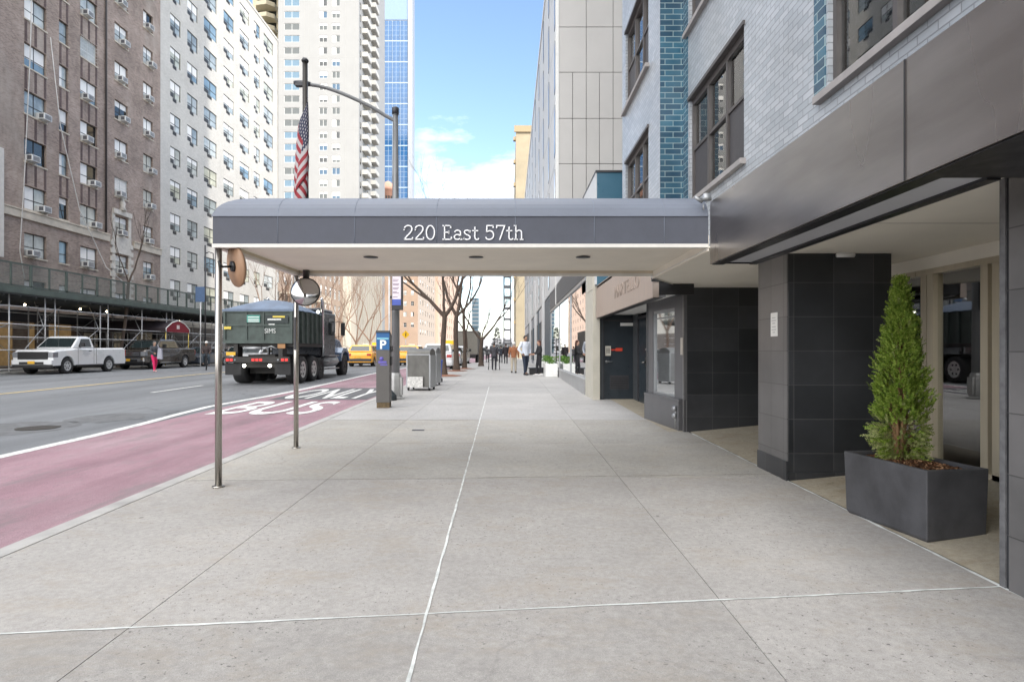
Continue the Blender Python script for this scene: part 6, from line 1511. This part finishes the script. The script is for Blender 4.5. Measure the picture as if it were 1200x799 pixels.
mb = MB(); mb.box(.55, 1.0, -.052, -.046, zc0+.93, zc0+.99); mb.box(-hw+.02, -.98, -.052, -.046, zc0+.5, zc0+.6); mb.build('yellow_print', yl, cont)
mb = MB(); mb.box(.36, .86, -.052, -.046, zc0+.83, zc0+.89); mb.box(.4, .62, -.052, -.046, zc0+.66, zc0+.70); mb.build('white_print', lt, cont)
# tarp hump
nx, ny = 20, 16; vs = []; fs = []; random.seed(4)
for i in range(nx+1):
    for j in range(ny+1):
        u, v_ = i/nx, j/ny; h_ = .46*(math.sin(PI*u)**.7)*(max(0, math.sin(PI*v_))**.5)+random.uniform(-.012, .012)
        vs.append((-hw-.04+(2*hw+.08)*u, -.06+(CL+.1)*v_, zc1+.02+h_))
for i in range(nx):
    for j in range(ny): a = i*(ny+1)+j; fs.append((a, a+ny+1, a+ny+2, a+1))
mb = MB(); mb.add(vs, fs, True); mb.box(-hw-.05, hw+.05, -.065, -.052, zc1-.05, zc1+.03); mb.build('tarpaulin', mat('blue_grey_tarp', rgb(98, 112, 132), .6, var=.2, scale=3, bump=.3), dt)
# chassis and rear
mb = MB(); mb.box(-.5, .5, .3, 8.2, .75, 1.1); mb.box(-hw, hw, .1, CL+.1, zc0-.14, zc0-.01); mb.tube([(-.55, .05, zc0-.16), (.1, .05, zc0-.16)], .07, 10); mb.box(-.9, -.75, -.02, .4, .8, 1.5); mb.box(.75, .9, -.02, .4, .8, 1.5); mb.box(-.7, .7, .9, 4.2, .38, .78); mb.box(-.65, .65, .2, .9, .62, .95); mb.build('chassis', M['tchas'], dt)
mb = MB(); mb.tube([(-.5, -.05, zc0-.2), (.15, -.05, zc0-.2)], .065, 12); mb.tube([(.2, -.06, zc0-.25), (.5, -.06, zc0-.12), (.7, -.06, zc0-.22)], .025, 6); mb.build('hydraulic_cylinder', M['grey_metal'], dt)
mb = MB(); mb.box(-1.18, 1.18, -.12, 0, .82, 1.02); lb = mb.build('light_bar', M['tchas'], dt, .01)
mb = MB()
for x in (-1.08, -.94, -.14, 0, .14, .94, 1.08): mb.box(x-.05, x+.05, -.135, -.121, .87, .96)
mb.build('tail_light', mat('lit_tail_lamp', (.6, .02, .02), .4, var=0, emit=(1, .03, .02), es=.35), lb)
mb = MB()
for x in (-.80, .78): mb.lathe([(.035, -.14), (.035, -.121)], (x, 0, .91), 12, 'y')
mb.build('reverse_lamp', M['headl'], lb)
for s_ in (-1, 1):
    mb = MB(); mb.lathe([(.055, 0), (.062, -.03), (.03, -.05)], (s_*.47, -.09, .70), 14, 'y'); mb.build('work_lamp', mat('lit_work_lamp', (1, 1, .9), .4, var=0, emit=(1, .97, .82), es=6) if 'lit_work_lamp' not in bpy.data.materials else bpy.data.materials['lit_work_lamp'], dt)
    mb = MB(); mb.box(min(s_*.62, s_*1.2), max(s_*.62, s_*1.2), -.04, -.02, .36, .80); mb.build('mud_flap', M['rubber'], dt)
mb = MB(); mb.box(-1.12, -.78, -.14, -.12, 1.08, 1.2); mb.build('number_plate', M['plateY'], dt)
mb = MB(); mb.box(.72, 1.0, -.03, 0, zc0-.2, zc0-.04); mb.build('amber_panel', mat('amber_panel', (.32, .16, .06), .5), dt)
rimt = mat('truck_rim', (.6, .6, .58), .35, .5)
for y in (1.15, 2.45, 3.65):
    for s_ in (-1, 1): wheel(dt, s_*1.0, y, .52 if y < 3 else .48, .52 if y < 3 else .3, rimm=rimt if y < 3 else M['tchas'])
for s_ in (-1, 1): wheel(dt, s_*1.05, 7.2, .52, .32, rimm=M['tchas'])
mb = MB(); mb.box(-1.1, 1.1, 3.9, 6.0, .95, 2.95); mb.box(-1.02, 1.02, 3.95, 5.9, 2.95, 3.1); cab = mb.build('cab', M['tdark'], dt, .08)
mb = MB(); mb.box(-.7, -.1, 3.88, 3.899, 2.25, 2.75); mb.box(.1, .7, 3.88, 3.899, 2.25, 2.75); mb.box(1.1, 1.108, 4.9, 5.7, 1.95, 2.7); mb.build('window', M['vglass'], cab)
mb = MB(); mb.box(.55, .78, 3.86, 3.879, 2.3, 2.62); mb.build('painted_reflection', mat('bright_reflection_pane', (.6, .65, .6), .1), cab)  # pale pane laid over the glass to imitate a bright reflection
mb = MB(); mb.lathe([(.06, 0), (.06, -.03)], (.95, 3.9, 2.92), 10, 'y'); mb.build('cab_lamp', bpy.data.materials['lit_work_lamp'], cab)
mb = MB(); mb.prism([(6.0, .9), (7.9, .85), (8.0, 1.5), (7.6, 1.75), (6.0, 1.95)], 'x', -.85, .85); mb.build('hood', mat('hood_blue', (.10, .14, .22), .25, .3, .05, 2, coat=.6), dt, .06)
fdm = mat('fender_blue', (.12, .17, .26), .25, .3, .05, 2, coat=.6)
for s_ in (-1, 1): mb = MB(); mb.prism([(6.4, .75), (6.5, 1.15), (6.85, 1.38), (7.5, 1.38), (7.9, 1.1), (7.95, .7), (7.85, .7), (7.7, 1.1), (7.2, 1.22), (6.75, 1.1), (6.55, .75)], 'x', min(s_*.8, s_*1.24), max(s_*.8, s_*1.24)); mb.build('fender', fdm, dt, .02)
for s_ in (-1, 1):
    mb = MB(); mb.tube([(s_*1.16, 3.85, 1.0), (s_*1.16, 3.85, 3.35), (s_*1.16, 3.7, 3.5)], .065, 12); mb.build('exhaust_stack', M['chrome'], dt)
    mb = MB(); mb.tube([(s_*1.1, 6.05, 2.6), (s_*1.42, 6.1, 2.6), (s_*1.42, 6.1, 1.9), (s_*1.1, 6.05, 1.9)], .015, 6); mb.box(s_*1.42-.09, s_*1.42+.09, 6.05, 6.13, 1.95, 2.55); mb.build('wing_mirror', M['black'], dt)
    mb = MB(); mb.tube([(s_*1.0, 4.4, .78), (s_*1.0, 5.9, .78)], .27, 18); mb.build('fuel_tank', M['grey_metal'], dt)
    mb = MB()
    for z in (.42, .72, 1.0): mb.box(min(s_*1.0, s_*1.3), max(s_*1.0, s_*1.3), 4.3, 5.9, z, z+.05)
    mb.build('step', M['grey_metal'], dt)

# ================================================================ people
M['skin'] = mat('skin', (.42, .25, .18), .55, var=.05); M['skin2'] = mat('skin_tan', (.30, .17, .11), .55, var=.05)
def cap_seg(mb, a, b, ra, rb, n=10):
    a, b = Vector(a), Vector(b); k_ = 5
    mb.tube([a+(b-a)*i/k_ for i in range(k_+1)], [ra+(rb-ra)*i/k_ for i in range(k_+1)], n)
    mb.ball(a, ra, n, 6); mb.ball(b, rb, n, 6)
def torso(mb, secs, n=14):
    k_ = len(secs); vs = []
    for (c_, rx, ry) in secs:
        for j in range(n): a = 2*PI*j/n; vs.append((c_[0]+rx*math.cos(a), c_[1]+ry*math.sin(a), c_[2]))
    mb.add(vs, [(i*n+j, i*n+(j+1) % n, (i+1)*n+(j+1) % n, (i+1)*n+j) for i in range(k_-1) for j in range(n)]+[tuple(range(n-1, -1, -1)), tuple(range((k_-1)*n, k_*n))])
def remesh(mb, name, m, parent, vox=.014, extra=None):
    me = mb.mesh(name+'_raw', m); t = bpy.data.objects.new('t', me); COL.objects.link(t)
    r_ = t.modifiers.new('R', 'REMESH'); r_.mode = 'VOXEL'; r_.voxel_size = vox; r_.use_smooth_shade = True
    s_ = t.modifiers.new('S', 'SMOOTH'); s_.factor = .5; s_.iterations = 3
    dg = bpy.context.evaluated_depsgraph_get(); out = bpy.data.meshes.new_from_object(t.evaluated_get(dg)); bpy.data.objects.remove(t); bpy.data.meshes.remove(me)
    out.name = name
    if extra:
        bm = bmesh.new(); bm.from_mesh(out); em = extra.mesh('x', m); bm.from_mesh(em); bm.to_mesh(out); bm.free(); bpy.data.meshes.remove(em)
    out.polygons.foreach_set('use_smooth', [True]*len(out.polygons)); out.materials.clear(); out.materials.append(m)
    return link(name, out, parent)
def person(loc, rz, label, h=1.75, top=(.5, .5, .5), legs=(.05, .06, .09), hair=(.03, .02, .015), skin='skin', arms='down', stride=.16, lean=0, longhair=False, coat=False, hat=None, female=False, shoes=(.02, .02, .02), sitting=False):
    o = empty('person', loc, rz, label, 'person', None); s = h/1.75
    def P_(x, y, z): return (x*s, (y-lean*max(0, z-.9))*s, z*s)          # figure faces local -y
    sw = .175 if female else .2; hipw = .095
    if sitting: knees = [(-.14, -.38, .86), (.14, -.40, .80)]; ank = [(-.15, -.30, .42), (.15, -.34, .34)]
    else: knees = [(-.10, -stride*.55-.03, .50), (.10, stride*.35-.03, .50)]; ank = [(-.10, -stride, .09), (.10, stride, .11)]
    hips_ = [(-hipw, 0, .93), (hipw, 0, .93)]
    if arms == 'down': el = [(-.26, .03, 1.13), (.26, .02, 1.13)]; wr = [(-.27, -.06, .88), (.27, -.07, .88)]
    elif arms == 'pockets': el = [(-.32, .06, 1.14), (.32, .06, 1.14)]; wr = [(-.21, -.07, .95), (.21, -.07, .95)]
    else: el = [(-.24, -.06, 1.14), (.24, -.06, 1.14)]; wr = [(-.2, -.30, 1.08), (.2, -.30, 1.08)]
    b = MB()
    for i in (0, 1):
        cap_seg(b, P_(*hips_[i]), P_(*knees[i]), .078*s, .052*s); cap_seg(b, P_(*knees[i]), P_(*ank[i]), .052*s, .036*s)
        cap_seg(b, P_(*ank[i]), P_(ank[i][0]*1.1, ank[i][1]-.15, ank[i][2]-.05), .036*s, .03*s)
        sh_ = (sw*(-1 if i == 0 else 1), 0, 1.42); cap_seg(b, P_(*sh_), P_(*el[i]), .048*s, .037*s); cap_seg(b, P_(*el[i]), P_(*wr[i]), .037*s, .026*s)
    torso(b, [(P_(0, 0, .88), .15*s, .11*s), (P_(0, 0, 1.0), .15*s, .10*s), (P_(0, 0, 1.12), .135*s, .095*s), (P_(0, 0, 1.3), .165*s, .115*s), (P_(0, 0, 1.42), .17*s, .10*s), (P_(0, 0, 1.48), .07*s, .06*s)])
    cap_seg(b, P_(0, .01, 1.44), P_(0, -.01, 1.56), .055*s, .05*s)
    hc_ = P_(0, -.02, 1.635); b.ball(hc_, (.075*s, .092*s, .112*s), 16, 12); b.ball((hc_[0], hc_[1]-.035*s, hc_[2]-.05*s), (.052*s, .055*s, .06*s), 12, 8)
    b.ball((hc_[0], hc_[1]-.098*s, hc_[2]-.012*s), (.013*s, .02*s, .026*s), 8, 6)
    for q in (-1, 1): b.ball((hc_[0]+q*.077*s, hc_[1]+.01*s, hc_[2]-.01*s), (.012*s, .02*s, .03*s), 8, 6)
    ex = MB()
    for i in (0, 1):                                  # palms and five fingers
        wv = Vector(P_(*wr[i])); ev = Vector(P_(*el[i])); d = (wv-ev).normalized(); sd_ = d.cross(Vector((1, 0, 0))).normalized()*(1 if i else 1); pc = wv+d*.045*s; nrm = d.cross(sd_)
        b.ball(pc, (.026*s, .036*s, .044*s), 10, 8)
        for k_, (off, ln) in enumerate(((-.027, .07), (-.009, .08), (.009, .076), (.027, .06))):
            r0 = pc+sd_*off*s+d*.025*s; ex.tube([r0, r0+d*ln*.45*s, r0+d*ln*.8*s+nrm*.012*s*(1 if i else -1), r0+d*ln*.95*s+nrm*.03*s*(1 if i else -1)], [.009*s, .0085*s, .0075*s, .005*s], 7)
        r0 = pc-sd_*.025*s; ex.tube([r0, r0-sd_*.025*s+d*.02*s, r0-sd_*.03*s+d*.05*s], [.011*s, .010*s, .007*s], 7)
    remesh(b, 'body', M[skin], o, .016, ex)
    for q in (-1, 1):
        e_ = MB(); e_.ball((hc_[0]+q*.03*s, hc_[1]-.084*s, hc_[2]+.008*s), (.012*s, .008*s, .008*s), 8, 6); e_.build('eye', M['black'], o)
    e_ = MB(); e_.box(hc_[0]-.022*s, hc_[0]+.022*s, hc_[1]-.094*s, hc_[1]-.085*s, hc_[2]-.062*s, hc_[2]-.054*s); e_.build('mouth', M['tail'] if False else mat('lip', (.3, .1, .08), .5) if 'lip' not in bpy.data.materials else bpy.data.materials['lip'], o)
    nm = label[:18].replace(' ', '_')
    b = MB(); b.ball((hc_[0], hc_[1]+.018*s, hc_[2]+.025*s), (.088*s, .098*s, .105*s), 14, 10)
    if longhair: b.ball((hc_[0], hc_[1]+.07*s, hc_[2]-.12*s), (.095*s, .06*s, .19*s), 12, 10)
    remesh(b, 'hair' if not hat else 'hair', mat('hair_'+nm, hair, .6), o, .018)
    if hat:
        b = MB(); b.ball((hc_[0], hc_[1], hc_[2]+.055*s), (.10*s, .115*s, .085*s), 14, 10); b.tube([(hc_[0], hc_[1]-.09*s, hc_[2]+.05*s), (hc_[0], hc_[1]-.16*s, hc_[2]+.035*s)], [.07*s, .05*s], 10); remesh(b, 'hat', mat('hat_'+nm, hat, .8), o, .018)
    # top
    g_ = .022*s if not coat else .04*s; b = MB(); low_ = .86 if not coat else .62
    torso(b, [(P_(0, 0, low_), .16*s+g_, .115*s+g_), (P_(0, 0, 1.0), .15*s+g_, .105*s+g_), (P_(0, 0, 1.14), .145*s+g_, .10*s+g_), (P_(0, 0, 1.3), .175*s+g_, .12*s+g_), (P_(0, 0, 1.42), .17*s+g_, .10*s+g_*.7), (P_(0, 0, 1.485), .075*s+g_*.5, .065*s+g_*.5)])
    for i in (0, 1):
        sh_ = (sw*(-1 if i == 0 else 1), 0, 1.42); cap_seg(b, P_(*sh_), P_(*el[i]), .055*s+g_*.8, .044*s+g_*.8)
        ee, ww = Vector(P_(*el[i])), Vector(P_(*wr[i])); cap_seg(b, ee, ee+(ww-ee)*.9, .044*s+g_*.7, .032*s+g_*.5)
    remesh(b, 'top' if not coat else 'coat', mat('top_'+nm, top, .8, var=.08, scale=8), o, .017)
    # trousers
    b = MB(); torso(b, [(P_(0, 0, .82), .15*s, .115*s), (P_(0, 0, .92), .165*s, .125*s), (P_(0, 0, 1.02), .158*s, .112*s)])
    for i in (0, 1):
        cap_seg(b, P_(*hips_[i]), P_(*knees[i]), .098*s, .07*s); kk, aa = Vector(P_(*knees[i])), Vector(P_(*ank[i])); cap_seg(b, kk, kk+(aa-kk)*.93, .07*s, .055*s)
    remesh(b, 'trousers', mat('legs_'+nm, legs, .8, var=.1, scale=8), o, .017)
    for i in (0, 1):
        b = MB(); a_ = Vector(P_(*ank[i])); zf_ = max(a_.z-.085*s, 0)
        b.prism([(a_.y+.07*s, zf_), (a_.y-.2*s, zf_), (a_.y-.2*s, zf_+.035*s), (a_.y-.1*s, zf_+.075*s), (a_.y, zf_+.10*s), (a_.y+.07*s, zf_+.09*s)], 'x', a_.x-.045*s, a_.x+.045*s); b.build('shoe', mat('shoe_'+nm, shoes, .6) if 'shoe_'+nm not in bpy.data.materials else bpy.data.materials['shoe_'+nm], o, .015)
    return o
def at(px, Y, dz=0): return (xat(px, Y), Y, gz(Y)+dz)
person(at(615.5, 27.2), R(35), 'man in a loose white shirt and dark trousers standing with hands at his pockets', 1.79, (.62, .66, .74), (.02, .028, .05), (.02, .012, .01), 'skin2', 'pockets', .12, shoes=(.015, .015, .02))
person(at(632, 26.6), R(-75), 'woman in black with long reddish hair standing beside the white crates', 1.58, (.012, .012, .015), (.015, .015, .02), (.075, .025, .015), 'skin', 'fwd', .1, longhair=True, female=True, shoes=(.65, .65, .65))
person(at(602, 29), R(175), 'older person in a rust brown jacket, beige trousers and white cap walking away', 1.50, (.26, .10, .045), (.42, .37, .30), (.5, .5, .5), 'skin', 'down', .14, .12, hat=(.75, .74, .72))
wk = person(at(579, 33), R(180), 'person in a dark grey jacket bent over a wheeled walking frame', 1.52, (.05, .05, .06), (.03, .03, .04), (.05, .04, .04), 'skin', 'fwd', .1, .15)
fl_ = empty('walking_frame', (xat(579, 33.45), 33.45, gz(33.4)), 0, 'dark wheeled walking frame pushed by the person in grey', 'walker')
mb = MB()
for s_ in (-1, 1): mb.tube([(s_*.3, .2, .1), (s_*.27, 0, .85), (s_*.26, -.14, .9)], .017, 6); mb.tube([(s_*.3, -.25, .1), (s_*.27, 0, .7)], .017, 6)
mb.tube([(-.27, 0, .55), (.27, 0, .55)], .017, 6); mb.build('frame', M['dark_metal'], fl_)
for s_ in (-1, 1):
    for y in (.2, -.25): mb = MB(); mb.lathe([(.09, -.015), (.09, .015)], (s_*.31, y, .09), 12, 'x'); mb.build('wheel', M['rubber'], fl_)
person(at(592.8, 50), R(180), 'distant person in a long dark coat right of the walking frame', 1.66, (.025, .02, .025), (.03, .03, .035), (.03, .02, .02), 'skin', 'down', .14, coat=True)
person(at(587, 55), R(178), 'distant person in a navy jacket just beside the walking frame', 1.6, (.03, .035, .05), (.04, .04, .05), (.03, .02, .02), 'skin', 'down', .14)
person(at(565, 52), R(0), 'distant dark clothed person standing under the small forked tree', 1.65, (.04, .045, .05), (.04, .04, .05), (.03, .02, .02), 'skin', 'down', .1)
person(at(571, 62), R(180), 'far away pedestrian in grey between the forked tree and the walking frame', 1.65, (.12, .12, .13), (.05, .05, .06), (.03, .02, .02), 'skin', 'down', .14)
pk = person((xat(181, 33), 33, gz(33)+RZ), R(60), 'woman in bright pink trousers and dark jacket walking past the bronze pickup', 1.68, (.05, .055, .065), (.72, .02, .13), (.13, .12, .12), 'skin', 'fwd', .17, female=True, coat=False, shoes=(.5, .3, .32))
bg_ = MB(); bg_.M = T(xat(187.5, 32.85), 32.85, gz(33)+RZ); bg_.prism([(-.14, .72), (.14, .70), (.10, 1.3), (-.08, 1.3)], 'y', -.06, .06); bg_.tube([(-.08, 0, 1.28), (-.14, 0, 1.5), (-.02, 0, 1.3)], .012, 6)
tag(bg_.build('shoulder_bag', mat('grey_bag', (.36, .36, .42), .7), None, .02), 'pale grey shoulder bag carried by the woman in pink trousers', 'bag')
cy, cxp = 35.8, 242
cyc = person((xat(cxp, cy), cy, gz(cy)+RZ-.0), R(25), 'cyclist in white helmet and dark clothes riding towards the camera', 1.72, (.06, .045, .045), (.03, .045, .06), (.05, .04, .04), 'skin2', 'fwd', .1, .12, sitting=True, hat=(.75, .74, .70))
bi = empty('bicycle', (xat(cxp, cy), cy, gz(cy)+RZ), R(25), 'dark bicycle ridden by the cyclist in the white helmet', 'bicycle')
for y in (-.62, .45):
    mb = MB(); mb.tube([(0, y+.33*math.cos(a), .34+.33*math.sin(a)) for a in [2*PI*i/28 for i in range(29)]], .018, 6)
    wv_ = mb.build('wheel', M['rubber'], bi)
    mb = MB()
    for i in range(10): a = PI*i/10; mb.tube([(0, y+.32*math.cos(a), .34+.32*math.sin(a)), (0, y-.32*math.cos(a), .34-.32*math.sin(a))], .002, 4)
    mb.build('spokes', M['grey_metal'], wv_)
mb = MB(); mb.tube([(0, -.62, .34), (0, -.45, .85), (0, -.42, 1.0)], .018, 8); mb.tube([(0, -.45, .82), (0, .1, .78), (0, -.08, .32), (0, -.46, .75)], .018, 8); mb.tube([(0, .45, .34), (0, -.08, .32)], .014, 8); mb.tube([(0, .45, .34), (0, .1, .78), (0, .12, .9)], .014, 8); mb.build('frame', M['dark_metal'], bi)
mb = MB(); mb.tube([(-.28, -.36, 1.04), (-.1, -.44, 1.02), (.1, -.44, 1.02), (.28, -.36, 1.04)], .014, 8); mb.build('handlebar', M['dark_metal'], bi)
mb = MB(); mb.ball((0, .12, .92), (.07, .13, .03), 10, 6); mb.build('saddle', M['black'], bi)
